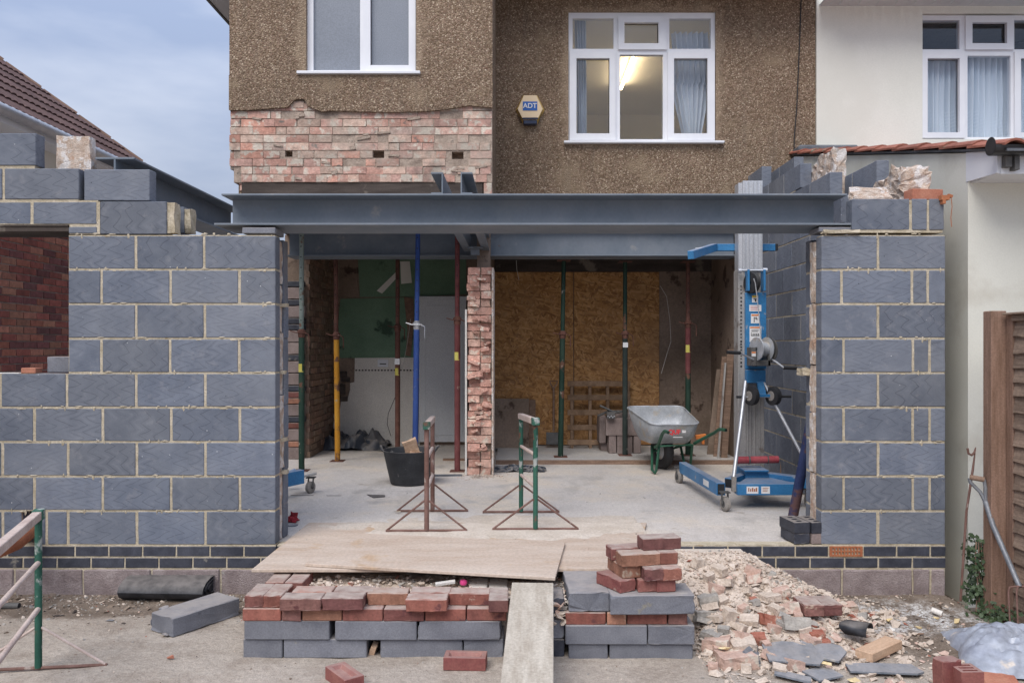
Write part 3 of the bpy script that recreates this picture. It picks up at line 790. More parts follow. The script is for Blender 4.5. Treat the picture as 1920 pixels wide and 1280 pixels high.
for n in range(0, 9):
    x0 = XR0 + .004 + random.uniform(-.004, .004)
    centred('block', (x0, 5.428, course(n) + GAPZ), (2.497, 5.528, course(n+1) - GAPZ), M['block'], RW)
MB().box((XR0 + .008, 5.431, course(0)), (2.496, 5.525, course(9) - .01)).build('mortar', M['mortar'], RW)
zz = course(0); k = 0
while zz < course(9) - .03:
    h = random.uniform(.25, .5); h = min(h, course(9) - .01 - zz)
    wool_strip(RW, XR0 + .0 - random.uniform(.0, .014), XR0 + .15, zz, zz + h - .008, 5.332, 5.42, 50 + k, .009)
    zz += h; k += 1
me = rough_box((.1, .12, .05), .012, 3, 77); me.materials.append(M['mortar']); link('mortar_smear', me, RW, (XR0 - .005, 5.48, course(5) - .0))
# side wall: inner leaf courses
XI = 2.5
def top_inner(y): return 14 if y > 8.05 else 13 if y > 7.2 else 12 if y > 6.4 else 10
for n in range(0, 14):
    y = 6.865 - .45*4 if n % 2 else 7.09 - .45*5
    y -= .0
    while y < 8.9:
        a, b_ = max(y, 5.53), min(y + .45, 9.0)
        y += .45
        if b_ - a < .06: continue
        if n >= top_inner((a+b_)/2 + .0): continue
        sx = random.uniform(-.002, .002)
        centred('side_block', (XI + sx, a + .005, course(n) + .0055), (XI + .1 + sx, b_ - .005, course(n+1) - .0055), M['block'], RW, .003)
mb = MB()
for (ya, yb, n1) in ((5.54, 6.44, 10), (6.44, 7.24, 12), (7.24, 8.24, 13), (8.24, 9.0, 14)):
    mb.box((XI + .004, ya, FL - .3), (XI + .096, yb - .02, course(n1) - .012))
mb.build('mortar', M['mortar'], RW)
# outer leaf of the side wall
for n in range(0, 14):
    y = 5.33 + (.225 if n % 2 else 0)
    while y < 9.0:
        a, b_ = y, min(y + .45, 9.0); y += .45
        lim = 9 if b_ < 6.05 else 12 if b_ < 8.2 else 14
        if n >= lim or b_ - a < .05: continue
        centred('side_block', (2.692, a + .005, course(n) + .005), (2.785, b_ - .005, course(n+1) - .005), M['block'], RW, .003)
mb = MB(); mb.box((2.695, 5.34, 0), (2.782, 6.04, course(9) - .012)); mb.box((2.695, 6.04, 0), (2.782, 8.18, course(12) - .012)); mb.box((2.695, 8.18, 0), (2.782, 9.0, course(14) - .012))
mb.build('mortar', M['mortar'], RW)
# wool batts standing out of the cavity
def batt(parent, pts_yz, x0, x1, seed, amp=.02):
    bm = bmesh.new()
    n = 16; xs = [x0 + (x1-x0)*i/5 for i in range(6)]
    top = []
    def prof(y):
        for (ya, za), (yb, zb) in zip(pts_yz[:-1], pts_yz[1:]):
            if ya <= y <= yb: return za + (zb-za)*(y-ya)/(yb-ya)
        return pts_yz[-1][1]
    y0, y1 = pts_yz[0][0], pts_yz[-1][0]; zb = course(8.6)
    mb = MB(); ys = [y0 + (y1-y0)*i/28 for i in range(29)]
    nz_ = 26
    V = []; Fc = []
    def pt(x, y, f):
        z = zb + (prof(y)-zb)*f
        n_ = mnoise.noise_vector(Vector((x*9+seed, y*14, z*14)))*amp*.8 + mnoise.noise_vector(Vector((x*45+seed, y*60, z*30)))*amp*.75 + mnoise.noise_vector(Vector((x*130+seed, y*150, z*60)))*amp*.4
        return Vector((x, y, z)) + n_
    # shell: left, top, right, front, back
    for side in (x0, x1):
        b0 = len(V)
        for i, y in enumerate(ys):
            for k in range(nz_+1): V.append(pt(side, y, k/nz_))
        for i in range(28):
            for k in range(nz_):
                q = (b0+i*(nz_+1)+k, b0+(i+1)*(nz_+1)+k, b0+(i+1)*(nz_+1)+k+1, b0+i*(nz_+1)+k+1); Fc.append(q)
    b0 = len(V)
    for i, y in enumerate(ys):
        for x in xs: V.append(pt(x, y, 1))
    for i in range(28):
        for k in range(5): Fc.append((b0+i*6+k, b0+i*6+k+1, b0+(i+1)*6+k+1, b0+(i+1)*6+k))
    for y in (y0, y1):
        b0 = len(V)
        for k in range(nz_+1):
            for x in xs: V.append(pt(x, y, k/nz_))
        for i in range(nz_):
            for k in range(5): Fc.append((b0+i*6+k, b0+i*6+k+1, b0+(i+1)*6+k+1, b0+(i+1)*6+k))
    mb.add(V, Fc)
    return mb.build('insulation', M['insul'], parent, smooth=False)
batt(RW, [(5.36, PZ(318, 5.36)), (5.5, PZ(312, 5.5)), (5.58, PZ(330, 5.58)), (5.8, 2.79), (6.1, 2.72), (6.4, 2.62)], 2.58, 2.76, 3, .035)
batt(RW, [(6.6, PZ(281, 6.65)), (6.9, PZ(281, 6.65)), (7.1, PZ(281, 6.65)-.08), (7.5, PZ(281, 6.65)-.22), (7.8, 3.0)], 2.60, 2.70, 9, .018)
batt(RW, [(5.34, PZ(372, 5.34)), (5.42, PZ(350, 5.4))], 2.24, 2.5, 21, .012)
# far end blocks D / A already in the courses; brick and line block on the pier top
o = MB().obox((0, 0, 0), (.215, .1, .07)).build('red_brick', M['clay'], None, .003, loc=(X0(1742), YF + .075, PZ(363.5, YF) + .002), rot=(0, 0, .12))
tag(o, 'orange clay brick lying on top of the right block pier', 'brick')
mb = MB(); mb.obox((0, 0, 0), (.055, .04, .03)); mb.obox((.035, -.004, .012), (.03, .02, .018), (0, .3, 0)); mb.obox((-.01, 0, -.028), (.02, .045, .026)); mb.tube([(.04, -.01, 0), (.045, -.012, -.06), (.038, -.01, -.13), (.042, -.012, -.19)], .0025, 5)
o = mb.build('line_block', M['terracotta'], loc=(X0(1768), YF - .015, PZ(372, YF))); tag(o, 'orange bricklayer line block hooked on the pier corner', 'line block')
# base courses of the right wall run under the doorway
j1 = [1429 - 64.5*i for i in range(12, 0, -1)] + [1429, 1491, 1553.5, 1618, 1681, 1744]
j2 = [1454.6 - 64.3*i for i in range(13, 0, -1)] + [1454.6, 1518.7, 1583.5, 1646.7, 1710.5]
brick_rows(RW, 520, 1772.5, j1, j2, [577, 707, 836, 965, 1094, 1222, 1321, 1450, 1578, 1710, 1743.7], skip=1553.5)
MB().box((X0(520), YF, -.15), (X0(1771.5), YF + .0965, Z0 + .003)).build('mortar', M['mortar'], RW)
# terracotta air brick: bars round two rows of holes
mb = MB(); a0, a1 = X0(1555), X0(1616.5); za, zb = PZ(1043, YF) + .003, PZ(1022.5, YF) - .003
xs = [a0 + .012 + (a1-a0-.024)*(i+.5)/9 for i in range(9)]; hw = .0058; hh = .0095
zs = [za + (zb-za)*.3, za + (zb-za)*.7]
holes = [(x-hw, x+hw, z-hh, z+hh) for x in xs for z in zs]
grid_panel(mb, a0, a1, za, zb, YF - .008, YF + .02, holes); mb.box((a0 + .002, YF + .0205, za + .002), (a1 - .002, YF + .04, zb - .002), 1)
mb.build('air_brick', [M['terracotta'], M['ink']], RW, recalc=False)

# ================================================================== STEEL BEAMS
def ibeam_along_x(name, label, x0, x1, zb, zt, yf0, yf1, yw, plate=None, px=None):
    o = thing(name, label, 'steel beam', (0, 0, 0), 'steel beams of the extension frame')
    MB().box((x0, yf0, zt - .013), (x1, yf1, zt)).build('top_flange', M['steel'], o, .002)
    MB().box((x0 + .02, yw - .005, zb + .0135), (x1 - .03, yw + .005, zt - .0135)).build('web', M['steel'], o)
    pp = plate or (x0, x1)
    MB().box((pp[0], yf0 - .06 if plate else yf0, zb), (pp[1], (yf1 + .05) if plate else yf1, zb + .0125)).build('bottom_flange', M['steel'], o, .002)
    return o
FB = ibeam_along_x('steel_beam', 'long grey steel beam spanning the doorway from wall to wall', PX(415, 5.3), PX(1589, 5.3), 1.64 + .79, 1.64 + 1.007, 5.30, 5.60, 5.46, (PX(402, 5.25), PX(1606, 5.25)))
YB = 8.62
BB = ibeam_along_x('steel_beam', 'second grey steel beam, set behind under the house wall', PX(536, YB), PX(1384, YB), PZ(478, YB) - .012, 1.64 + 1.27, YB - .02, YB + .34, YB + .07)
# beam running back at the left
o = thing('steel_beam', 'grey steel beam running back to the house behind the left wall', 'steel beam', (0, 0, 0), 'steel beams of the extension frame')
xc, zt = -2.69, 1.64 + 1.255
MB().box((xc - .13, 5.33, zt - .014), (xc + .13, 7.47, zt)).build('top_flange', M['steel'], o, .002)
MB().box((xc - .006, 5.33, zt - .24), (xc + .006, 7.47, zt - .0145)).build('web', M['steel'], o)
MB().box((xc - .13, 5.33, zt - .2545), (xc + .13, 7.47, zt - .2405)).build('bottom_flange', M['steel'], o, .002)
# paired channels crossing from the front beam to the back beam
for (xw, sgn, lb) in ((-.504, -1, 'left steel channel of the pair resting across the two beams'), (-.385, 1, 'right steel channel of the pair resting across the two beams')):
    z0, z1 = 1.64 + 1.010, 1.64 + 1.155
    mb = MB().box((xw, 5.33, z0 + .0105), (xw + sgn*.008, 8.58, z1 - .0105))
    mb.box((xw, 5.33, z0), (xw + sgn*.078, 8.58, z0 + .010)); mb.box((xw, 5.33, z1 - .010), (xw + sgn*.078, 8.58, z1))
    o = mb.build('steel_channel', M['steel']); tag(o, lb, 'steel channel', 'paired steel channels')
mb = MB().box((-.49, 8.2, 1.64 + .93), (-.40, 8.26, 1.64 + 1.00)).box((-.52, 8.15, 1.64 + .995), (-.36, 8.32, 1.64 + 1.008))
tag(mb.build('steel_bracket', M['steel']), 'small steel bracket hanging under the paired channels', 'bracket')

# ================================================================== THE BRICK HOUSE
H = thing('brown_house', 'pebbledashed house with a stripped pink brick band and white windows', 'house', (0, 0, 0))
YL, YR = 7.5, 8.7
XW0 = PX(432, YL); XW1 = PX(923.5, YL)
zTop = 1.64 + 4.4
# left wing: pebbledash over brick; ragged lower edge
wl = (PX(575, YL), PX(781, YL), PZ(137, YL), PZ(-75, YL))
mb = MB(); z_ref = wl[2] - .03
def ragged(px):
    pts = [(428, 208), (470, 208), (520, 204), (541, 203), (547, 196), (552, 190), (560, 187), (572, 188), (578, 200), (590, 205), (603, 211), (625, 209), (680, 211), (740, 212), (800, 210), (840, 206), (866, 202), (880, 199), (895, 201), (925, 204)]
    for (a, ya), (b_, yb) in zip(pts[:-1], pts[1:]):
        if a <= px <= b_: return ya + (yb-ya)*(px-a)/(b_-a) + 1.6*noise3(px*.23, 0)
    return 205
N = 150; pr = []
for i in range(N+1):
    px = 431 + (923.5-431)*i/N; x = PX(px, YL); zb = PZ(ragged(px), YL); pr.append((x, zb))
for i in range(N):
    (xa, za), (xb, zb) = pr[i], pr[i+1]; n = len(mb.v)
    yy0, yy1 = YL - .028, YL + .0
    mb.v += [(xa, yy0, za), (xb, yy0, zb), (xb, yy0, z_ref), (xa, yy0, z_ref), (xa, yy1, za), (xb, yy1, zb)]
    mb.f += [(n, n+1, n+2, n+3), (n, n+4, n+5, n+1)]; mb.m += [0, 0]
n = len(mb.v)
grid_panel(mb, XW0, XW1, z_ref, zTop, YL - .028, YL - .0, [wl])
mb.build('pebbledash', M['pebble'], H, recalc=False)
mb = MB(); grid_panel(mb, XW0 + .03, XW1 - .004, PZ(342, YL), zTop, YL + .03, YL + .22, [wl])
pockets = [(PX(534, YL), PX(548, YL), PZ(294, YL), PZ(281, YL)), (PX(699, YL), PX(720, YL), PZ(296, YL), PZ(282, YL)), (PX(847, YL), PX(869, YL), PZ(298, YL), PZ(284, YL))]
mb = MB(); grid_panel(mb, XW0 + .03, XW1 - .004, PZ(342, YL), zTop, YL + .0085, YL + .1, [wl] + pockets)
mb.build('mortar', M['mortar_old'], H, recalc=False)
mb = MB(); grid_panel(mb, XW0 + .03, XW1 - .004, PZ(342, YL), zTop, YL + .101, YL + .22, [wl]); mb.build('inner_skin', M['inner_brick'], H, recalc=False)
cz = .0742
zb0 = PZ(341.5, YL)
HK = {}
def hacked(x0, x1, y, z0, z1, parent):
    w = round(x1 - x0, 2); k = (w, random.randrange(7))
    if k not in HK:
        me = rough_box((w, .085, round(z1 - z0, 3)), .0019, 4, w*50 + k[1]*3); me.materials.append(M['old_brick']); HK[k] = me
    if random.random() < .3: x0 += .004; z1 -= .002
    return link('brick', HK[k], parent, ((x0+x1)/2, y + .0425, (z0+z1)/2))
for r in range(10):
    za = zb0 + r*cz; x = PX(452, YL) if r < 2 else XW0 - random.uniform(0, .012)
    first = True
    if r >= 2: x -= random.choice([0, .0])
    kind = r
    while x < XW1 - .02:
        if r == 0: w = .1
        else: w = random.choices([.215, .1025, .16], [.62, .28, .10])[0]
        if first and r > 1 and r % 2: w = .1
        first = False
        xe = min(x + w, XW1 - .003)
        cx, czm = (x+xe)/2, za + cz/2
        skip = any(h[0] - .01 < cx < h[1] + .01 and h[2] - .02 < czm < h[3] + .02 for h in pockets)
        if not skip:
            for h in pockets:
                if h[2] - .01 < czm < h[3] + .01:
                    if x < h[0] < xe: xe = h[0]
                    if x < h[1] < xe: x = h[1]
            if xe - x > .03:
                j = random.uniform(-.003, .005) + (random.uniform(.008, .018) if random.random() < .12 else 0)
                me_sz = (xe - x - .008, .085, cz - .009)
                o = hacked(x + .003, round(xe - .003, 2), YL + j, za + .003 + random.uniform(-.002, .002), za + cz - .004, H)
                o.rotation_euler = (0, random.uniform(-.014, .014), 0)
        x = xe + .0 if xe - x > 0 else x + .1
        if skip: pass
# lumps of old mortar left on the face
rn_ = random.Random(8)
for i in range(16):
    x = rn_.uniform(XW0 + .1, XW1 - .05); z = rn_.uniform(zb0 + .02, PZ(216, YL)); w_ = rn_.uniform(.03, .14); h_ = rn_.uniform(.012, .035)
    if any(h[0] - .06 < x < h[1] + .06 and h[2] - .03 < z < h[3] + .03 for h in pockets): continue
    me = rough_box((w_, .012, h_), .003, 3, i*3); me.materials.append(M['mortar_old']); link('mortar_lump', me, H, (x, YL - .001, z), (0, rn_.uniform(-.2, .2), 0))
# single brick poking up into the dash
centred('brick', (PX(549, YL), YL - .004, PZ(203, YL)), (PX(570, YL), YL + .06, PZ(190, YL)), M['old_brick'], H, .006)
# toothed left edge
for i, yy in enumerate((225, 240, 262, 290, 308)):
    centred('brick', (PX(430 - (i % 2)*1.0, YL), YL + .02, PZ(yy + 9, YL)), (PX(452, YL), YL + .19, PZ(yy - 4, YL)), M['old_brick'], H, .008)
for (xx, yy, w) in ((441, 324, 14), (446, 340, 13), (448, 352, 11)):
    centred('brick', (PX(xx, YL), YL + .02, PZ(yy + 6, YL)), (PX(xx + w, YL), YL + .18, PZ(yy - 6, YL)), M['old_brick'], H, .008)
# dark timber plate under the brickwork
MB().box((PX(452, YL), YL + .012, PZ(368, YL)), (PX(905, YL), YL + .2, PZ(342.5, YL))).build('timber_plate', M['soot'], H, .004)
MB().box((PX(907, YL), YL + .0, PZ(372, YL)), (PX(922.5, YL), YL + .2, PZ(343, YL))).build('brick_pad', M['old_brick'], H, .006)
# cracks in the dash
for pts in ([(573, 187), (574, 176), (580, 168), (583, 155), (590, 148)], [(541, 205), (549, 213), (545, 222)], [(432, 210), (470, 212), (520, 207), (545, 203)]):
    pass
# side, soffit and floors of the left wing
MB().box((XW0, YL + .22, 1.64 + 1.4), (XW0 + .22, 12.5, zTop)).build('side_wall', M['pebble'], H, recalc=False)
zs = 1.64 + 3.31
mb = MB().box((PX(382, YL) - .01, YL - .0, zs), (XW0 - .002, 12.5, zs + .02)); mb.build('soffit', M['soffit'], H)
MB().box((PX(382, YL) - .035, YL - .02, zs - .012), (PX(382, YL) - .012, 12.5, zs + .16)).build('fascia', M['darkgrey'], H)
MB().box((XW0 + .02, YL + .02, 1.64 + 1.36), (XW1 - .02, 10.6, 1.64 + 1.39)).box((-2.7, 8.75, 2.93), (3.2, 10.6, 2.96)).build('ceiling', M['ceiling'], H)  # ceilings out of view, plain boxes put in to darken the rooms
# right-hand part of the house front
wr = (PX(1066, YR), PX(1342, YR), PZ(268, YR), PZ(22, YR))
XP = PX(1529, YR)
mb = MB(); grid_panel(mb, PX(900, YR), XP, 1.64 + 1.275, 1.64 + 4.6, YR, YR + .25, [wr]); mb.build('pebbledash', M['pebble'], H, recalc=False)
MB().box((XW1 - .20, YL + .221, 1.64 + 1.4), (XW1, YR - .001, zTop)).build('return_wall', M['pebble'], H)
# eaves over the right part, out of view, put in to shade the wall top
MB().box((XW1 + .01, YR - .42, 1.64 + 3.80), (XP - .01, YR - .002, 1.64 + 3.82)).box((XW1 + .01, YR - .45, 1.64 + 3.78), (XP - .01, YR - .421, 1.64 + 3.98)).build('soffit', M['soffit'], H)
# ---- windows
def bars(mb, Y, rect, w, y0, y1):
    x0, x1, ya, yb = rect
    mb.ring(PX(x0, Y), PX(x1, Y), PZ(yb, Y), PZ(ya, Y), Y + y0, Y + y1, w)
def pane(parent, Y, rect, mat, dy=.055):
    x0, x1, ya, yb = rect
    MB().box((PX(x0, Y), Y + dy, PZ(yb, Y)), (PX(x1, Y), Y + dy + .004, PZ(ya, Y))).build('pane', mat, parent)
def frame_with_holes(parent, name, Y, outer, holes, y0, y1, bevel=.004):
    mb = MB()
    hs = [(PX(a, Y), PX(b_, Y), PZ(d_, Y), PZ(c, Y)) for a, b_, c, d_ in holes]
    grid_panel(mb, PX(outer[0], Y), PX(outer[1], Y), PZ(outer[3], Y), PZ(outer[2], Y), Y + y0, Y + y1, hs)
    bm_o = mb.build(name, M['pvc'], parent, recalc=False)
    return bm_o
def casement(parent, Y, outer, inner, mat):
    x0, x1, ya, yb = outer; a, b_, c, d_ = inner
    mb = MB()
    hs = [(PX(a, Y), PX(b_, Y), PZ(d_, Y), PZ(c, Y))]
    grid_panel(mb, PX(x0, Y), PX(x1, Y), PZ(yb, Y), PZ(ya, Y), Y + .006, Y + .05, hs)
    o = mb.build('casement', M['pvc'], parent, recalc=False)
    pane(o, Y, inner, mat)
    MB().ring(PX(a, Y), PX(b_, Y), PZ(d_, Y), PZ(c, Y), Y + .0505, Y + .0545, .006).build('gasket', M['ink'], o)
    return o
WF = frame_with_holes(H, 'window', YL, (575, 781, -75, 137), [(586, 674, -65, 130), (682, 779, -65, 134)], .03, .09)
pane(WF, YL, (586, 674, -65, 130), M['frosted'], .06)
casement(WF, YL, (681, 779, -66, 134.5), (694, 766, -55, 122), M['frosted'])
MB().box((PX(559, YL), YL - .06, PZ(142, YL)), (PX(789, YL), YL + .03, PZ(136.5, YL))).build('sill', M['pvc'], H, .004)
W2 = frame_with_holes(H, 'window', YR, (1066, 1342, 22, 268), [(1074, 1151, 33, 90), (1160, 1250, 30, 92), (1256, 1334, 33, 90), (1069, 1154, 97, 262), (1163, 1244, 101, 260), (1253, 1340, 97, 262)], .03, .09)
pane(W2, YR, (1074, 1151, 33, 90), M['glass']); pane(W2, YR, (1256, 1334, 33, 90), M['glass']); pane(W2, YR, (1163, 1244, 101, 260), M['glass'])
casement(W2, YR, (1159.5, 1250.5, 29.5, 92.5), (1171, 1235, 42, 81), M['glass'])
casement(W2, YR, (1068.5, 1154.5, 96.5, 262.5), (1081, 1143, 109, 250), M['glass'])
casement(W2, YR, (1252.5, 1340.5, 96.5, 262.5), (1264, 1327, 109, 250), M['glass'])
MB().box((PX(1057, YR), YR - .06, PZ(270.5, YR)), (PX(1356, YR), YR + .03, PZ(266, YR))).build('sill', M['pvc'], H, .004)
# lit room behind it
zc = 1.64 + 3.72
mb = MB(); mb.box((.1, 8.96, zc), (3.0, 12.9, zc + .05)); mb.box((.1, 12.9, 2.97), (3.0, 12.95, zc)); mb.box((.05, 8.96, 2.97), (.1, 12.9, zc)); mb.box((3.0, 8.96, 2.97), (3.05, 12.9, zc))
mb.box((.1, 8.96, 2.96), (3.0, 12.9, 3.0)); mb.build('upstairs_room', M['room'], H, recalc=False)
def curtain(parent, Y, x_of_z, width_of_z, z0, z1, mat, folds=7, seed=0):
    mb = MB(); nz_, nx_ = 26, 60; V = []; Fc = []
    for i in range(nz_+1):
        z = z0 + (z1-z0)*i/nz_; xc, w = x_of_z(i/nz_), width_of_z(i/nz_)
        for k in range(nx_+1):
            u = k/nx_; x = xc + (u-.5)*w
            V.append((x, Y + .035*math.sin(u*folds*6.283 + .8*noise3(z*1.5, u*2, seed)) + .02*noise3(u*5, z*2, seed), z))
    for i in range(nz_):
        for k in range(nx_): Fc.append((i*(nx_+1)+k, i*(nx_+1)+k+1, (i+1)*(nx_+1)+k+1, (i+1)*(nx_+1)+k))
    mb.add(V, Fc); return mb.build('curtain', mat, parent, smooth=True)
YC = 8.98
c1 = curtain(None, YC, lambda f: PX(1088 + 4*(1-f), YC), lambda f: .10 + .03*f, PZ(262, YC), PZ(28, YC), M['fabric'], 4, 1); tag(c1, 'thin pale curtain at the left side of the lit window', 'curtain', 'curtains of the lit window')
c2 = curtain(None, YC, lambda f: PX(1297 + (4 if f > .5 else 0) - 8*f*f, YC), lambda f: .20 + .22*min(1, 2.2*f), PZ(262, YC), PZ(62, YC), M['fabric'], 7, 5); tag(c2, 'wide draped pale curtain at the right side of the lit window', 'curtain', 'curtains of the lit window')
LT = thing('ceiling_light', 'lit fluorescent tube on the ceiling behind the upstairs window', 'light', (1.455, 10.75, zc))
MB().box((-.012, -.62, -.052), (.012, .62, -.002)).build('fitting', M['pvc'], LT)
MB().tube([(0, -.6, -.075), (0, .6, -.075)], .019, 12).build('tube', M['tube'], LT, smooth=True)
MB().box((.0, 0, 0), (.6, .4, .3)).build('cupboard', M['wood_old'], None, .01, loc=(1.5, 12.3, 4.0))
tag(bpy.data.objects['cupboard'], 'dark furniture edge low in the lit upstairs room', 'cupboard')
# cable down the wall
mb = MB(); mb.tube([P(1503, -30, YR - .01), P(1500, 60, YR - .01), P(1497, 130, YR - .012), P(1494, 200, YR - .01), P(1489, 262, YR - .012), P(1489, 290, YR - .014), P(1496, 306, YR - .01)], .006, 6)
tag(mb.build('cable', M['ink'], smooth=True), 'thin black cable running down the pebbledash beside the party line', 'cable')
# burglar alarm
AL = thing('alarm_box', 'cream hexagonal burglar alarm box on the pebbledash', 'alarm box', P(994, 208, YR))
def hexa(w, h, y): return [(w*a, y, h*b_) for a, b_ in ((-.5, 1), (.5, 1), (1, .0), (.45, -1), (-.45, -1), (-1, .0))]
r_ = 27/172.4; hh = 28/172.4
h1 = [(x, y, z + .004) for x, y, z in hexa(r_, hh, 0)]; h2 = hexa(r_*.86, hh*.9, -.07)
mb = MB().add(h1 + h2, [(0,1,7,6), (1,2,8,7), (2,3,9,8), (3,4,10,9), (4,5,11,10), (5,0,6,11), (5,4,3,2,1,0)], 1); mb.add(h2, [(0,1,2,3,4,5)], 0)
mb.build('case', [M['alarm'], M['alarm_side']], AL)
MB().box((-.075, -.075, -.165), (.075, 0, -.118)).box((-.085, -.085, -.118), (.085, -.071, -.095)).build('strobe', M['navy'], AL, .008)
MB().box((-.080, -.0745, -.018), (.076, -.0715, .078)).build('badge', M['blue_print'], AL)
link('lettering', text_mesh('ADT', .073, M['white_print'], .0015), AL, (-.003, -.0775, .03), (math.radians(90), 0, 0))
mb = MB()
for i in range(7):
    for s in (-1, 1): mb.obox((s*(r_*.93 - .006*i - .012), -.03, -.012 - .019*i), (.004, .05, .008), (0, s*.5, 0))
mb.build('vents', M['darkgrey'], AL)
# ---- inside
IN = thing('interior_walls', 'stripped inner walls of the old kitchen with green paint and white tiles', 'wall', (0, 0, 0))
YK = 10.5; XS = -2.43
# left room back wall
xa, xb, xd0, xd1 = -2.43, -.42, PX(786, YK), PX(874, YK)
MB().box((-2.7, YK + .03, FL), (-.3, YK + .1, 2.93)).build('plaster', M['plaster_brown'], IN)
def kpoly(pts, d, name, mat):
    mb = MB(); poly = [P(x, y, YK) for x, y in pts]; poly = [Vector((p.x, YK + .03 - d, p.z)) for p in poly]
    mb.prism(poly, (0, d - .001, 0)); o = mb.build(name, M[mat], IN)
    bm = bmesh.new(); bm.from_mesh(o.data); bmesh.ops.triangulate(bm, faces=[f for f in bm.faces if len(f.verts) > 4]); bm.to_mesh(o.data); bm.free()
    return o
kpoly([(634, 671), (632, 620), (638, 560), (786, 557), (786, 671)], .012, 'green_paint', 'green')
kpoly([(674, 556.5), (672, 510), (668, 440), (874, 440), (874, 551), (787, 556)], .012, 'green_paint', 'green')
kpoly([(665, 671), (787, 670), (787, 838), (626, 838), (624, 776), (635, 776), (640, 748), (652, 746), (656, 730), (656, 718), (664, 716)], .016, 'tiled_panel', 'tiles_wall')
# dark patches of stone where the tiles came away, tile band and socket
for (x0, y0, x1, y1) in ((637, 696, 650, 706), (640, 707, 656, 716), (636, 720, 647, 738), (638, 744, 652, 752), (626, 738, 638, 745)):
    me = rough_box(((x1-x0)/F*YK, .03, (y1-y0)/F*YK), .006, 2, x0); me.materials.append(M['soot']); link('stone', me, IN, P((x0+x1)/2, (y0+y1)/2, YK + .01))
x = 666
while x < 786:
    MB().box((PX(x, YK), YK + .008, PZ(695.3, YK)), (PX(x + 3.2, YK), YK + .0135, PZ(692.6, YK))).build('tile', M['soot'], IN); x += 6
MB().box((PX(708, YK), YK + .0, PZ(688, YK)), (PX(728, YK), YK + .013, PZ(674, YK))).build('socket', M['pvc'], IN, .003)
MB().box((PX(712, YK), YK - .002, PZ(683, YK)), (PX(724, YK), YK - .0005, PZ(681, YK))).build('socket_slot', M['darkgrey'], IN)
kpoly([(706, 545), (742, 510), (748, 516), (716, 550)], .02, 'plaster_scar', 'room')
kpoly([(640, 512), (668, 510), (673, 556), (642, 560)], .02, 'plaster_scar', 'plaster_brown')
kpoly([(757, 556), (775, 560), (776, 600), (770, 668), (760, 666), (764, 620)], .02, 'plaster_scar', 'inner_brick')
kpoly([(750, 490), (768, 490), (772, 530), (752, 532)], .02, 'plaster_scar', 'room')
# fine tile joints as shallow grooves: thin recessed tiles
x = 666
# side wall of the left room: brown brick courses seen edge-on
r = 0; z = FL
MB().box((-2.72, 9.32, FL), (XS - .012, YK + .02, 2.93)).build('plaster', M['plaster_brown'], IN)
while z < 2.9:
    y = 9.31 + (.11 if r % 2 else 0)
    while y < YK:
        if random.random() < .93:
            centred('brick', (XS - .04, y, round(z, 3) + .004), (XS + random.uniform(-.004, .008), y + .215, round(z, 3) + .071), M['inner_brick'], IN, .004)
        y += .225
    z += .075; r += 1
# nib facing the camera (brick end of that wall): alternating pale block and red/blue brick
z = FL; seq = ['base_block', 'clay', 'base_block', 'clay', 'blue_brick', 'base_block', 'clay', 'clay', 'blue_brick', 'base_block', 'base_block', 'blue_brick', 'base_block', 'base_block', 'blue_brick', 'blue_brick', 'base_block', 'blue_brick', 'base_block', 'blue_brick']
for i, s in enumerate(seq):
    h = .14 if s == 'base_block' else .072
    if z + h > 2.9: break
    centred('brick', (-2.70, 9.2, z + .003), (-2.48 + random.uniform(-.02, .02), 9.3, z + h - .006), M['concrete_block' if s == 'base_block' else 'red_brick' if s == 'clay' else s], IN, .006)
    z += h
# door
D = thing('door', 'white panelled back door beside the blue prop in the left room', 'door', (0, 0, 0))
zdb, zdt = PZ(828, YK), PZ(562, YK)
MB().box((xd0, YK - .02, zdb), (xd1, YK + .028, zdt)).build('door_leaf', M['door'], D, .003)
MB().ring(PX(797, YK), PX(868, YK), PZ(815, YK), PZ(573, YK), YK - .026, YK - .0205, .012).build('moulding', M['door'], D, .002)
MB().box((xd0 - .05, YK - .03, zdt), (xd1 + .04, YK + .029, zdt + .045)).box((xd0 - .05, YK - .03, zdb), (xd0 - .002, YK + .029, zdt - .001)).build('door_frame', M['door'], D, .003)
# spine wall remnant between rooms, stump of broken brickwork
MB().box((-.44, 8.5, FL), (-.30, YK, 2.93)).build('spine_wall', M['plaster_brown'], IN)
ST = thing('brick_pier', 'broken stub of pink brick wall standing between the two rooms', 'brick pier', (0, 0, 0))
YS_ = 8.05
zt = PZ(500, YS_); z = FL; r = 0
xl, xr = PX(876, YS_), PX(921.5, YS_)
M['pier_brick'] = surf('pier_pink_brick', (.50, .27, .21), (.64, .42, .34), 9, rand=.35, bump=.7, bscale=60, bdist=.006, palette=[(.54,.30,.24),(.58,.35,.28),(.60,.40,.32),(.52,.29,.23)], spots=[((.68, .57, .47), 12, .56)])
nr = 26; ch = (zt - FL)/nr; xm = PX(900.5, YS_)
while r < nr:
    whole = random.random() < .22
    parts = [(xl, xr)] if whole else [(xl + random.uniform(-.004, .014), xm - .006), (xm + .006, xr - random.uniform(0, .012))]
    for (a, b_) in parts:
        dep = random.uniform(.16, .22); fwd = random.uniform(-.03, .03) if r > 1 else -.02
        if r > 22: fwd = abs(fwd)*.4
        me = rough_box((b_-a, dep, ch - .008), .0048, 5, r*3 + (1 if a > xl + .05 else 0)); me.materials.append(M['pier_brick'])
        link('brick', me, ST, ((a+b_)/2, YS_ + .12 + fwd, FL + r*ch + ch/2), (0, random.uniform(-.02, .02), random.uniform(-.05, .05)))
    r += 1
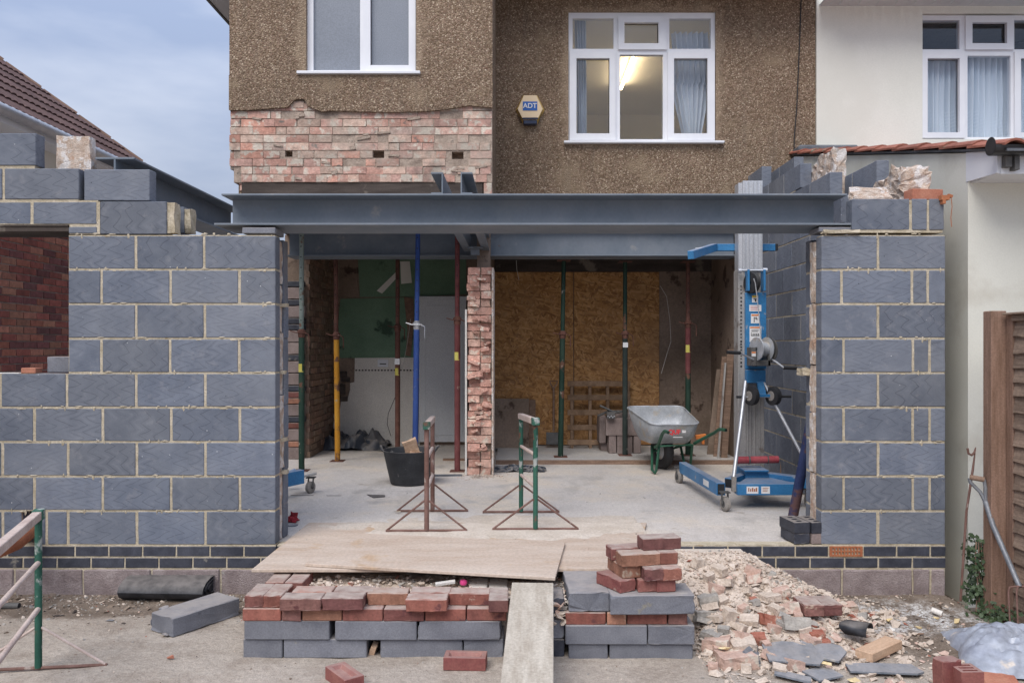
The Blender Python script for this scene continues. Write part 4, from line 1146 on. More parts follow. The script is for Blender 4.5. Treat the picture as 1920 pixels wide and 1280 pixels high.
for i in range(34):
    a_ = random.uniform(xl + .03, xr - .03); z = random.uniform(FL + .05, zt - .05)
    me = rough_box((random.uniform(.04, .10), .05, random.uniform(.014, .04)), .012, 3, 90 + i); me.materials.append(M['pier_brick']); link('mortar_lump', me, ST, (a_, YS_ + .01 + random.uniform(-.01, .02), z), (0, random.uniform(-.4, .4), 0))
mb = MB().box((xl + .012, YS_ + .06, FL), (xr - .006, YS_ + .45, zt - .02)); mb.build('mortar', M['mortar_old'], ST)
MB().box((xl - .022, YS_ + .0, FL), (xl - .004, YS_ + .44, PZ(580, YS_))).build('plaster', M['plaster_white'], ST)
MB().box((xr + .002, YS_ - .01, FL), (xr + .02, YS_ + .44, zt - .01)).build('plaster', M['insul'], ST)
# right room
YK2 = 10.07; XRR = 2.43
MB().box((-.30, YK2 + .02, FL2), (2.6, YK2 + .1, 2.93)).box((XRR, 8.9, FL2), (2.49, YK2 + .019, 2.93)).build('plaster', M['plaster_brown'], IN)
OB = thing('osb_partition', 'orange strand board screen closing the back of the right room', 'board wall', (0, 0, 0))
for (x0, x1) in ((926, 1075), (1076.5, 1236)):
    MB().box((PX(x0, YK2), YK2, FL2 + .012), (PX(x1, YK2), YK2 + .018, PZ(510, YK2))).build('board', M['osb'], OB, .002)
MB().box((PX(926, YK2), YK2 - .004, PZ(509, YK2)), (XRR, YK2 + .017, PZ(480, YK2))).build('header', M['soot'], IN)
# hanging wires inside
def wire(name, pts, label, r=.003, mat='plaster_white', gr='loose cables hanging in the stripped rooms'):
    mb = MB(); mb.tube(pts, r, 5); o = mb.build(name, M[mat], smooth=True); return tag(o, label, 'cable', gr)
wire('loose_cable', [P(1238, 536, 9.98), P(1250, 556, 9.96), P(1256, 600, 9.97), P(1258, 640, 9.96), P(1250, 665, 9.97), P(1240, 700, 9.98)], 'pale loose cable curving down the dark panel behind the right props')
wire('loose_cable', [P(770, 598, 10.4), P(764, 640, 10.42), P(757, 680, 10.4), P(752, 700, 10.42)], 'pale loose cable hanging beside the blue prop')
wire('loose_cable', [P(742, 742, 10.42), P(728, 775, 10.4), P(726, 795, 10.42), P(733, 817, 10.4)], 'dark thin cable curving over the white tiles', .004, 'soot')
wire('loose_cable', [P(968, 488, 9.9), P(969, 505, 9.9), P(973, 525, 9.95)], 'short wire dangling over the left strand board')

# ================================================================== NEIGHBOUR HOUSES
NH = thing('cream_house', 'cream rendered neighbouring house with lace curtains and a lean-to roof', 'house', (0, 0, 0))
wn = (PX(1728, YR), PX(1990, YR), PZ(262, YR), PZ(27, YR))
mb = MB(); grid_panel(mb, XP + .004, 9.5, 2.5, 1.64 + 4.6, YR - .02, YR + .25, [wn]); mb.build('front_wall', M['cream_render'], NH, recalc=False)
zsf = PZ(13, YR - .02)
k = 0; x = XP + .03
while x < 7.2:
    MB().box((x, YR - .46, zsf + .002*(k % 2)), (x + .096, YR - .022, zsf + .02)).build('soffit_board', M['soffit'], NH) if k < 1 else None
    x += .1; k += 1
sbm = MB().box((-.048, -.22, 0), (.048, .22, .015)).mesh('soffit_board', M['soffit'])
for i in range(40): link('soffit_board', sbm, NH, (XP + .08 + .1*i, YR - .245, zsf + .004 + .0015*(i % 2)))
for o in [o for o in NH.children if o.name == 'soffit_board']: bpy.data.objects.remove(o)
MB().box((XP + .02, YR - .485, zsf - .01), (7.5, YR - .467, zsf + .2)).build('fascia', M['pvc'], NH)
YW = YR - .02
W3 = frame_with_holes(NH, 'window', YW, (1728, 1990, 27, 262), [(1731, 1802, 36, 91), (1812, 1901, 30, 92), (1905, 1985, 36, 91), (1729, 1810, 97, 258), (1817, 1898, 103, 256), (1904, 1988, 97, 258)], .03, .09)
pane(W3, YW, (1731, 1802, 36, 91), M['glass']); pane(W3, YW, (1905, 1985, 36, 91), M['glass']); pane(W3, YW, (1817, 1898, 103, 256), M['glass'])
casement(W3, YW, (1811.5, 1901.5, 29.5, 92.5), (1824, 1889, 42, 81), M['glass'])
casement(W3, YW, (1728.5, 1810.5, 96.5, 258.5), (1740, 1800, 109, 248), M['glass'])
casement(W3, YW, (1903.5, 1988.5, 96.5, 258.5), (1915, 1976, 109, 248), M['glass'])
mb = MB(); mb.box((4.2, 9.0, 2.9), (7, 12, 2.95)); mb.box((4.2, 12, 2.95), (7, 12.05, 5.4)); mb.box((4.15, 8.94, 2.95), (4.2, 12, 5.4)); mb.box((7, 8.94, 2.95), (7.05, 12, 5.4)); mb.box((4.2, 8.94, 5.4), (7, 12, 5.45)); mb.build('dark_room', M['plaster_brown'], NH, recalc=False)
for i, (a, b_) in enumerate(((1730, 1811), (1812, 1902), (1903, 1990))):
    o = curtain(None, 8.86, lambda f, a=a, b_=b_: PX((a+b_)/2, 8.86), lambda f, a=a, b_=b_: (b_-a)/F*8.86, PZ(268, 8.86), PZ(97, 8.86), M['lace'], 8, i)
    tag(o, ['white lace curtain behind the left casement of the cream house', 'white lace curtain behind the middle pane of the cream house', 'white lace curtain at the cut-off right casement of the cream house'][i], 'curtain', 'lace curtains of the cream house')
# lean-to extension
XE = 2.99; YE = 5.32
sl_ = (2.12 - 1.35)/(YR - YE)
def roofz(y): return 1.64 + 1.35 + sl_*(y - YE)
mb = MB(); n_ = len(mb.v)
poly = [(XE, YE, -.3), (XE, YR - .021, -.3), (XE, YR - .021, roofz(YR) - .07), (XE, YE, roofz(YE) - .07)]
mb.prism([Vector(p) for p in poly], (.2, 0, 0)); mb.build('extension_side_wall', M['cream_low'], NH)
MB().box((XE + .2, YE, -.3), (9, YE + .2, roofz(YE) - .1)).build('extension_front_wall', M['cream_low'], NH)
# soffit box, fascia, gutter
mb = MB(); mb.prism([Vector((XE - .004, 4.99, 1.64 + 1.075)), Vector((XE - .004, YE + .02, 1.64 + 1.09)), Vector((XE - .004, YE + .02, roofz(YE) - .06)), Vector((XE - .004, 4.99, roofz(4.99) - .06))], (.02, 0, 0))
mb.build('barge_box', M['pvc'], NH, .002)
MB().box((XE + .017, 4.985, 1.64 + 1.07), (9, 5.005, roofz(4.99) - .06)).box((XE + .017, 5.006, 1.64 + 1.08), (9, YE - .001, 1.64 + 1.09)).build('fascia', M['pvc'], NH)
mb = MB(); seg = 10; V = []; zg = 1.64 + 1.225
for xg in (2.905, 9.0):
    for k in range(seg+1):
        q = math.pi + math.pi*k/seg; V.append((xg, 4.925 + .057*math.cos(q), zg + .057*math.sin(q)))
    for k in range(seg, -1, -1):
        q = math.pi + math.pi*k/seg; V.append((xg, 4.925 + .052*math.cos(q), zg + .052*math.sin(q)))
m_ = 2*(seg+1)
mb.add(V, [(i, (i+1) % m_, m_ + (i+1) % m_, m_ + i) for i in range(m_)]); mb.lathe([(.0, 0), (.057, 0)], (2.906, 4.925, zg), (1, 0, 0), 20)
mb.build('gutter', M['gutter'], NH)
MB().box((XE + .02, 4.94, zg - .12), (XE + .06, 4.985, zg - .05)).box((XE + .07, 4.93, zg - .14), (XE + .1, 4.984, zg - .02)).build('gutter_bracket', M['darkgrey'], NH)
MB().prism([Vector((XE - .02, 4.86, roofz(4.86) - .062)), Vector((XE - .02, YR - .03, roofz(YR) - .062)), Vector((XE - .02, YR - .03, roofz(YR) - .045)), Vector((XE - .02, 4.86, roofz(4.86) - .045))], (4, 0, 0)).build('roof_deck', M['lead'], NH)
# pantiles: curved tile profile
def pantile():
    mb = MB(); L = .42; n = 10; V = []
    for yy, lift in ((0, .016), (L, .0)):
        for t_ in (0, -.014):
            for k in range(n+1):
                u = k/n; x = u*.30
                z = .028*math.sin(math.pi*min(1, u/.45)) if u < .45 else -.006*math.sin(math.pi*(u-.45)/.55)
                V.append((x, yy, z + t_ + lift))
    k1 = n+1; Fc = []
    for k in range(n):
        Fc.append((k, k+1, 2*k1+k+1, 2*k1+k)); Fc.append((k1+k+1, k1+k, 3*k1+k, 3*k1+k+1))
        Fc.append((k1+k, k1+k+1, k+1, k)); Fc.append((2*k1+k, 2*k1+k+1, 3*k1+k+1, 3*k1+k))
    Fc.append((0, 2*k1, 3*k1, k1)); Fc.append((n, k1+n, 3*k1+n, 2*k1+n))
    mb.add(V, Fc); return mb.mesh('roof_tile', M['roof_tile_red'])
pt = pantile(); ang = math.atan(sl_)
for i in range(11):
    y = 4.84 + i*.355
    for j in range(8):
        if j > 4 and i > 4: continue
        o = link('roof_tile', pt, NH, (XE - .045 + j*.27, y, roofz(y) - .028), (ang + random.uniform(-.006, .006), random.uniform(-.01, .01), random.uniform(-.008, .008)))
# lead roll at the back of the lean-to
MB().box((PX(1489, 8.6), 8.45, PZ(290, 8.6)), (PX(1600, 8.6), YR - .03, PZ(277.5, 8.6))).build('lead_flashing', M['lead'], NH, .02)
# far-left neighbour
LH = thing('red_brick_house', 'dark red brick house with a brown tiled hip roof beyond the left wall', 'house', (0, 0, 0))
XN = -5.0
MB().box((XN - .2, 3.0, 0), (XN - .006, 10.4, 1.64 + 2.13)).build('mortar', M['mortar_dark'], LH)
MB().box((XN - 4, 10.2, 0), (XN - .2, 10.4, 1.64 + 2.13)).build('end_wall', M['dark_brick'], LH)
bme = {}
z = 1.64 - .40; r = 0
while z < 1.64 + 1.35:
    y = 7.3 + (.1125 if r % 2 else 0)
    while y < 9.6:
        centred('brick', (XN - .1, y, 0 + round(z, 3)), (XN + random.choice([0, .002, .003]), y + .214, round(z, 3) + .065), M['dark_brick'], LH, .003)
        y += .225
    z += .075; r += 1
z = 1.64 + 1.35
MB().box((XN - .1, 3.0, 1.64 + 1.36), (XN - .002, 10.38, 1.64 + 2.1)).build('upper_wall', M['room'], LH)
MB().box((XN, 3.0, 1.64 + 2.06), (XN + .26, 10.65, 1.64 + 2.08)).box((XN + .261, 3.0, 1.64 + 2.04), (XN + .28, 10.65, 1.64 + 2.16)).build('eaves', M['pvc'], LH)
mb = MB(); mb.tube([(XN + .33, 3.0, 1.64 + 2.14), (XN + .33, 10.7, 1.64 + 2.14)], .055, 12); mb.build('gutter', M['silver'], LH, smooth=True)
pitch = math.radians(40); ez = 1.64 + 2.16; ex = XN + .34; ycorner = 10.7
def hiptile():
    mb = MB(); n = 18; V = []; w = .30; L = .33
    for dn, lift in ((0, .022), (L, .0)):
        for t_ in (0, -.016):
            for k in range(n+1):
                u = k/n
                z = .016*abs(math.sin(math.pi*u*3))**.7
                V.append((-dn, u*w, z + t_ + lift))
    k1 = n+1; Fc = []
    for k in range(n):
        Fc += [(k, k+1, 2*k1+k+1, 2*k1+k), (k1+k+1, k1+k, 3*k1+k, 3*k1+k+1), (k1+k, k1+k+1, k+1, k), (2*k1+k, 2*k1+k+1, 3*k1+k+1, 3*k1+k)]
    Fc += [(0, 2*k1, 3*k1, k1), (n, k1+n, 3*k1+n, 2*k1+n)]
    mb.add(V, Fc); return mb.mesh('roof_tile', M['roof_tile'])
ht = hiptile()
ca, sa = math.cos(pitch), math.sin(pitch)
MB().add([(ex, 3.0, ez - .03), (ex, ycorner, ez - .03), (ex - 6*ca, ycorner - 6*ca, ez - .03 + 6*sa), (ex - 6*ca, 3.0, ez - .03 + 6*sa)], [(0, 1, 2, 3)]).add([(ex, ycorner, ez - .03), (ex - 8, ycorner, ez - .03), (ex - 6*ca, ycorner - 6*ca, ez - .03 + 6*sa)], [(0, 1, 2)]).build('roof', M['roof_tile'], LH)
rowp = .26
for i in range(13):
    s_ = i*rowp
    yend = ycorner - s_*ca - .05
    y = yend - .3 - (.0 if i % 2 else .0)
    k = 0
    while y > 6.6 and k < 16:
        link('roof_tile', ht, LH, (ex - s_*ca, y, ez + s_*sa), (0, pitch, 0)); y -= .3; k += 1
# hip ridge tiles
k = 0; s_ = 0
hd = Vector((-ca, -ca, sa)); hl = hd.length
hr = MB().tube([(0, 0, 0), (0, 0, .42)], .075, 10, r2=.065).mesh('hip_tile', M['fence_post'], smooth=True)
while s_ < 4.4:
    o = link('hip_tile', hr, LH, Vector((ex, ycorner, ez - .03)) + hd*s_, hd.to_track_quat('Z', 'Y').to_euler()); s_ += .36

# mortar smeared over the block edges
def smears(wall, Y, px_lo, px_hi, n_lo, n_hi, cnt, seed):
    rn_ = random.Random(seed); mb = MB()
    for i in range(cnt):
        n = rn_.randint(n_lo, n_hi); x = X0(rn_.uniform(px_lo, px_hi)); z = course(n) + rn_.choice((-1, 1))*rn_.uniform(.004, .009)
        L_ = rn_.uniform(.015, .07); h_ = rn_.uniform(.004, .010); N_ = 10
        if rn_.random() < .25: L_, h_ = rn_.uniform(.010, .02), rn_.uniform(.012, .03)
        V = [(x, Y - .0035, z)]
        for k in range(N_):
            q = 2*math.pi*k/N_; r_ = rn_.uniform(.6, 1.1)
            V.append((x + L_/2*math.cos(q)*r_, Y + .001, z + h_*math.sin(q)*r_))
        mb.add(V, [(0, 1 + (k+1) % N_, 1 + k) for k in range(N_)])
    tag(mb.build('mortar_smear', M['mortar'], wall, recalc=False), kind='stuff')
smears(LW, YF, 130, 510, 1, 9, 120, 4)
smears(LW, YF, -200, 130, 0, 4, 60, 5)
smears(RW, YF, 1545, 1768, 1, 9, 80, 6)
# ================================================================== PLYWOOD, PLANK
def slab_obj(name, corners, th, mat, label, cat, group=None):
    mb = MB(); mb.prism([Vector(c) for c in corners], (0, 0, th)); o = mb.build(name, M[mat], None, .002)
    return tag(o, label, cat, group)
slab_obj('plywood_sheet', [(-1.53, 4.585, .342), (.66, 4.60, .342), (.93, 5.80, .342), (-1.52, 5.80, .342)], .018, 'ply', 'large dusty plywood sheet laid flat across the doorway threshold', 'plywood sheet')
o = slab_obj('plywood_sheet', [(-1.235, 4.64, .362), (.20, 4.355, .362), (.30, 5.13, .364), (-1.17, 5.40, .364)], .018, 'ply', 'smaller pale plywood board lying askew on the large sheet', 'plywood sheet')
mb = MB().beam((.077, 4.30, .352), (-.02, 2.05, .03), .222, .036)
o = mb.build('scaffold_plank', M['plank'], None, .003); tag(o, 'pale plank ramp sloping from the block stack down towards the camera', 'plank')

# ================================================================== BRICKS AND BLOCKS LYING ABOUT
BR = (.215, .1025, .065); BK = (.44, .215, .1)
def put(kind, corner, yaw, label, dims=BR, mat='red_brick', cat='brick', group=None, bevel=.004, tilt=0, holes=None, frog=False):
    L, Wd, Hh = dims; c = Vector(corner); yaw = math.radians(yaw)
    R = Matrix.Rotation(yaw, 3, 'Z')
    mid = c + R @ Vector((L/2, Wd/2, 0)) + Vector((0, 0, Hh/2))
    if holes:
        mb = MB()
        hs = holes
        grid_xy(mb, -L/2, L/2, -Wd/2, Wd/2, -Hh/2 + .002, Hh/2, hs)
        mb.box((-L/2+.004, -Wd/2+.004, -Hh/2), (L/2-.004, Wd/2-.004, -Hh/2 + .0015), 1)
        o = mb.build(kind, [M[mat], M['ink']], None, recalc=False)
    elif frog:
        mb = MB(); a, b_ = L/2, Wd/2; i, d_ = .022, .018
        v = [(-a,-b_,-Hh/2),(a,-b_,-Hh/2),(a,b_,-Hh/2),(-a,b_,-Hh/2),(-a,-b_,Hh/2),(a,-b_,Hh/2),(a,b_,Hh/2),(-a,b_,Hh/2),
             (-a+i,-b_+i,Hh/2),(a-i,-b_+i,Hh/2),(a-i,b_-i,Hh/2),(-a+i,b_-i,Hh/2),(-a+i*1.7,-b_+i*1.7,Hh/2-d_),(a-i*1.7,-b_+i*1.7,Hh/2-d_),(a-i*1.7,b_-i*1.7,Hh/2-d_),(-a+i*1.7,b_-i*1.7,Hh/2-d_)]
        f = [(0,3,2,1),(0,1,5,4),(1,2,6,5),(2,3,7,6),(3,0,4,7)]
        for r0 in (4, 8):
            for k in range(4): f.append((r0+k, r0+(k+1)%4, r0+4+(k+1)%4, r0+4+k))
        f.append((12,13,14,15)); mb.add(v, f); o = mb.build(kind, M[mat], None, .002)
    else:
        key = (kind, dims, mat)
        if key not in PUT:
            PUT[key] = [MB().box((-L/2, -Wd/2, -Hh/2), (L/2, Wd/2, Hh/2)).mesh(kind, M[mat], bevel)]
            for q in range(2):
                PUT[key].append(chip_mesh(dims, M[mat], q, bevel))
        o = link(kind, random.choice(PUT[key]))
    o.location = mid; o.rotation_euler = (tilt, 0, yaw)
    return tag(o, label, cat, group)
PUT = {}
def chip_mesh(dims, mat, seed, bevel):
    bm = bmesh.new(); bmesh.ops.create_cube(bm, size=1)
    for v in bm.verts: v.co = Vector((v.co.x*dims[0], v.co.y*dims[1], v.co.z*dims[2]))
    bmesh.ops.bevel(bm, geom=list(bm.edges), offset=bevel, segments=1, affect='EDGES')
    bmesh.ops.subdivide_edges(bm, edges=[e for e in bm.edges if e.calc_length() > .05], cuts=5)
    for v in bm.verts:
        n = mnoise.noise_vector(v.co*40 + Vector((seed*9, seed*5, 3))); v.co += n*.0035
        k = mnoise.noise(v.co*25 + Vector((seed*17, 2, 1)))
        if k > .35: v.co *= .975
    me = bpy.data.meshes.new('chipped'); bm.to_mesh(me); bm.free(); me.materials.append(mat); return me
def grid_xy(mb, x0, x1, y0, y1, z0, z1, holes):
    xs = sorted({x0, x1} | {h[0] for h in holes} | {h[1] for h in holes}); ys = sorted({y0, y1} | {h[2] for h in holes} | {h[3] for h in holes})
    for i in range(len(xs)-1):
        for j in range(len(ys)-1):
            cx, cy = (xs[i]+xs[i+1])/2, (ys[j]+ys[j+1])/2
            if any(h[0] < cx < h[1] and h[2] < cy < h[3] for h in holes): continue
            mb.box((xs[i], ys[j], z0), (xs[i+1], ys[j+1], z1))
YA = 4.215
def row(pxs, z, Y, mat, kind, labels, dims, cat, group, setb=None):
    for i, (a, b_) in enumerate(pxs):
        Yi = Y + (setb[i] if setb else 0)
        w = (b_ - a)/F*Yi
        put(kind, (PX(a, Yi) + .001, Yi + random.uniform(-.003, .003), z), random.uniform(-.4, .4), labels[i], (round(w, 3) - .003, dims[1], dims[2]), mat, cat, group)
gb = 'loose grey blocks stacked in front of the doorway'; gr = 'loose red bricks stacked in front of the doorway'
row([(456, 530), (531.5, 688), (713, 868), (869, 944)], -.004, YA, 'block_plain', 'grey_block',
    ['short pitted grey block at the far left end of the bottom course', 'grey block with a tan stain, second in the bottom course of the left stack', 'grey block behind the two loose red bricks, bottom course, left stack', 'short grey block against the plank in the bottom course'], BK, 'grey block', gb)
row([(457, 618), (628, 782), (783.5, 939)], .097, YA - .015, 'block_plain', 'grey_block',
    ['grey block at the left end of the second course beside a dark gap', 'middle grey block of the second course, left stack', 'grey block beside the plank in the second course, left stack'], BK, 'grey block', gb)
row([(454, 527), (528, 565), (566, 641), (642, 718), (719, 795.5), (797, 874), (875, 950)], .198, YA - .02, 'red_brick', 'red_brick',
    ['pinkish red brick, first from the left in the lower brick course', 'narrow dark red brick end second from the left in the lower brick course', 'red brick third from the left in the lower brick course', 'yellow-stained brick in the middle of the lower brick course', 'red brick right of the yellow-stained one in the lower course', 'second brick from the plank in the lower brick course', 'dark red brick touching the plank in the lower brick course'], BR, 'brick', gr)
z = .264
H_ = (.1025, .215, .065)
up = [((458, 491.5), -.01, H_, 'red header brick at the left end of the upper brick course'), ((492.5, 525.5), -.012, H_, 'dark header brick second in the upper brick course'),
      ((524, 600), -.06, BR, 'orange brick jutting forward in the upper brick course'), ((603, 678), -.055, BR, 'dark-ended brick right of the jutting orange brick'),
      ((688.5, 763), .03, BR, 'dusty brick set back in the middle of the upper course'), ((760, 839), -.075, BR, 'orange-red brick jutting forward over the middle of the stack'),
      ((842, 914), .03, BR, 'dark brick set back near the plank in the upper course'), ((916, 952), -.085, H_, 'brown header brick beside the top of the plank')]
for (a, b_), dy, dm, lb in up:
    Yi = YA + dy
    put('red_brick', (PX(a, Yi), Yi, z), random.uniform(-1, 1), lb, dm, 'red_brick', 'brick', gr)
for (a, Yi, dm, lb) in [(497, 4.44, H_, 'dusty header brick at the back left corner of the stack'), (533, 4.44, H_, 'dusty header brick beside the rubble at the back of the stack'),
                   (546, 4.27, BR, 'flat dusty brick behind the jutting orange brick'), (624, 4.27, BR, 'flat dusty brick behind the dark-ended brick'), (768, 4.26, BR, 'flat dusty brick behind the orange-red jutting one')]:
    put('red_brick', (PX(a, Yi), Yi, z), random.uniform(-1.5, 1.5), lb, dm, 'red_brick', 'brick', gr)
for i, (a, Yi, lb) in enumerate([(878, 4.42, 'pale mortar-covered brick under the plywood edge'), (916, 4.42, 'pale mortar-covered brick behind the top of the plank')]):
    put('grey_block', (PX(a, Yi), Yi, .22), 0, lb, (.1025, .215, .075), 'plaster_white', 'brick', gr)
# narrow column beside the plank
for zz_, h, lb in ((-.005, .1, 'lowest dark block end just right of the plank'), (.098, .1, 'grey block end, second one up, right of the plank'), (.2, .112, 'dark blue block end, topmost, right of the plank')):
    put('grey_block', (PX(1036, YA), YA, zz_), 0, lb, (.062, .2, h), 'blue_brick' if zz_ != .098 else 'block_plain', 'grey block', gb)
# right stack
YBk = 4.19; zb = -.02
row([(1066, 1140.5), (1143, 1300)], zb, YBk, 'block_plain', 'grey_block', ['yellow-stained short grey block at the foot of the right stack', 'long grey block at the foot of the right stack'], BK, 'grey block', gb)
row([(1060, 1214), (1215, 1303)], zb + .1, YBk - .01, 'block_plain', 'grey_block', ['long grey block in the second course of the right stack', 'yellow-smeared grey block end beside the rubble'], BK, 'grey block', gb)
row([(1060.5, 1136.5), (1138, 1175), (1176, 1252), (1253, 1290)], zb + .2, YBk, 'red_brick', 'red_brick',
    ['bright red brick under the left block of the right stack', 'brownish brick end under the right stack blocks', 'long red brick under the long top block', 'red brick end beside the rubble under the top block'], BR, 'brick', gr)
z = zb + .268
put('grey_block', (PX(1066, YBk + .0), YBk - .0, z), 1, 'grey block laid end-on at the top left of the right stack', (.215, .44, .1), 'block_plain', 'grey block', gb)
put('grey_block', (PX(1145, YBk - .05), YBk - .05, z), 1.5, 'long dusty grey block carrying the pile of red bricks', (.44, .215, .1), 'block_plain', 'grey block', gb)
z += .101; gp = 'red bricks piled on the long grey block'
def near(px, Y, z): return (PX(px, Y), Y, z)
y0 = 4.17
dz = .0655
for lb, px, Y, l, dm, yaw in [
    ('angled dark red brick at the lower left of the pile', 1163, y0, 0, H_, 30), ('brick end in the middle of the bottom layer of the pile', 1197, y0 + .02, 0, H_, 6), ('brown brick end at the right of the bottom layer of the pile', 1232, y0 + .02, 0, H_, 8),
    ('red brick end at the left of the second layer of the pile', 1168, y0 + .035, 1, H_, 16), ('smooth brick end in the middle of the second layer', 1209, y0 - .01, 1, H_, 6), ('bright red brick end at the right of the second layer', 1243, y0 + .0, 1, H_, 6),
    ('grey-ended brick lying lengthwise in the third layer', 1166, y0 + .02, 2, BR, 12), ('brown brick end at the right of the third layer', 1236, y0 + .07, 2, H_, 6),
    ('purplish brick lying behind the grey-ended brick', 1147, y0 + .15, 2, BR, 12), ('topmost mottled brick of the pile', 1206, y0 + .10, 3, BR, 11)]:
    put('red_brick', near(px, Y, z + l*dz), yaw, lb, dm, 'stack_red' if l in (0,) else 'red_brick', 'brick', gp)
# loose bricks
def SG(px, py, lift=0.0):
    for k in range(500):
        Y = 3.5 + k*.004; p = P(px, py, Y)
        if p.z <= max(mound(p.x, p.y), 0) + .004: return p + Vector((0, 0, lift))
    return G(px, py) + Vector((0, 0, lift))
def putG(px, py, yaw, label, **k):
    return put(k.pop('kind', 'red_brick'), G(px, py, k.pop('z', .0)), yaw, label, **k)
putG(683, 1290, 128, 'loose red brick with a sunken frog standing near the left stack', frog=True, mat='stack_red', dims=BR, tilt=0)
putG(831, 1256, -3, 'loose frogged red brick lying in front of the left stack', frog=True, mat='stack_red', dims=BR)
put('red_brick', SG(1509, 1160, .012), 3, 'dusty red brick end, the one nearer the rubble', (.112, .17, .066), 'red_brick', 'brick'); put('red_brick', SG(1544, 1159, .012), 4, 'dusty red brick end, the one nearer the block pier', (.112, .17, .066), 'red_brick', 'brick')
H3 = [(-.02, .02, -.072, -.042), (-.02, .02, -.015, .015), (-.02, .02, .042, .072)]
S3 = (.1025, .215, .065)
put('red_brick', G(1768, 1330), 15, 'red brick standing upright at the bottom right', (.1025, .065, .215), 'stack_red', 'brick', None)
put('red_brick', G(1803, 1340), 2, 'red brick with three slots standing beside the upright one', (.1025, .10, .19), 'stack_red', 'brick', None, holes=[(-.034, .034, -.036, -.022), (-.034, .034, -.007, .007), (-.034, .034, .022, .036)])
put('red_brick', G(1852, 1332), -20, 'dusty orange brick lying against the plastic bag', (.15, .215, .1), 'clay', 'brick', None)
# blue perforated bricks on the threshold
hb = [(-.018, .018, -.075, -.045), (-.018, .018, -.015, .015), (-.018, .018, .045, .075)]
gq = 'blue perforated bricks stacked on the threshold'
for lb, px, zl, mt in (('lower dark blue brick at the left of the threshold stack', 1490, 0, 'blue_brick'), ('lower dusty brick end at the right of the threshold stack', 1522.5, 0, 'concrete_block'),
                   ('upper perforated blue brick at the left of the threshold stack', 1490, 1, 'blue_brick'), ('upper perforated blue brick beside the block pier', 1522.5, 1, 'blue_brick')):
    put('blue_brick', (PX(px, YF - .005*zl), YF - .005*zl, Z0 + .007 + zl*.071), 6 + zl*2, lb, (.105, .215, .07), mt, 'brick', gq, holes=hb if zl else None)
# lone block at the left, roll and bits
o = put('grey_block', G(305, 1182), 0, 'grey block lying askew on the ground beside the black roll', (.215, .45, .105), 'block_plain', 'grey block'); o.rotation_euler = (0, 0, math.radians(-33)); o.location = G(368, 1166) + Vector((0, .0, .052))
mb = MB(); pts = []
for k in range(40):
    q = k*.45; r_ = .028 + .0026*k
    pts.append((r_*math.cos(q)*1.35, r_*math.sin(q)*.62))
V = [(x_, a, b_) for x_ in (-.275, .275) for a, b_ in pts] ; n_ = len(pts)
mb.add(V, [(i, i+1, n_+i+1, n_+i) for i in range(n_-1)])
mb.lathe([(0, -.265), (.115, -.265), (.118, .265), (0, .265)], (0, 0, 0), (1, 0, 0), 24)
for i, v_ in enumerate(mb.v):
    if i >= 2*n_: mb.v[i] = (v_[0], v_[1]*1.25, v_[2]*.58)
o = mb.build('membrane_roll', M['dpm_dry'], None, smooth=True, loc=G(312, 1128) + Vector((.0, .08, .082)), rot=(0, 0, -.05)); tag(o, 'squashed roll of black damp-proof membrane against the left wall', 'membrane roll')
def chunk(name, loc, size, mat, label, cat, seed=0, rot=(0, 0, 0), group=None, amp=.006):
    v, f = HULLS[seed % len(HULLS)]
    mb = MB().add([(a*size[0], b_*size[1], c*size[2]) for a, b_, c in v], f)
    o = mb.build(name, M[mat], None, loc=loc, rot=rot); return tag(o, label, cat, group)
chunk('block_fragment', G(310, 1150) + Vector((0, 0, .03)), (.05, .05, .04), 'block_plain', 'small broken grey block fragment touching the black roll', 'block fragment', 2)
chunk('block_fragment', G(310, 1192) + Vector((0, 0, .01)), (.03, .03, .014), 'block_plain', 'tiny grey chip in front of the askew block', 'block fragment', 4)
chunk('brick_fragment', G(320, 1236) + Vector((0, 0, .015)), (.026, .022, .024), 'clay', 'small round orange brick fragment alone on the concrete', 'brick fragment', 5)
chunk('stone', G(108, 1157) + Vector((0, 0, .01)), (.05, .03, .014), 'soot', 'dark flat stone on the ground near the trestle', 'stone', 7)
chunk('stone', G(207, 1165) + Vector((0, 0, .008)), (.035, .02, .01), 'slate', 'flat grey chip on the ground in front of the left wall', 'stone', 8)
mb = MB().tube([(-.5, 0, 0), (.12, .0, 0)], .019, 14); mb.lathe([(.015, .1201), (0, .1201)], axis=(1, 0, 0), seg=14, mi=1)  # black disc stands in for the dark inside the pipe
o = mb.build('grey_pipe', [M['darkgrey'], M['ink']], None, smooth=True, loc=G(0, 1141) + Vector((0, 0, .02))); tag(o, 'short grey plastic pipe on the ground at the left edge', 'pipe')
# clay drain pipe passing the hole in the left wall
mb = MB().tube([P(61, 978, 5.5), P(55, 995, 5.2), P(30, 1015, 4.95), P(-30, 1040, 4.6)], .052, 16)
tag(mb.build('drain_pipe', M['terracotta'], smooth=True), 'orange clay pipe coming out of the hole in the left wall', 'pipe')

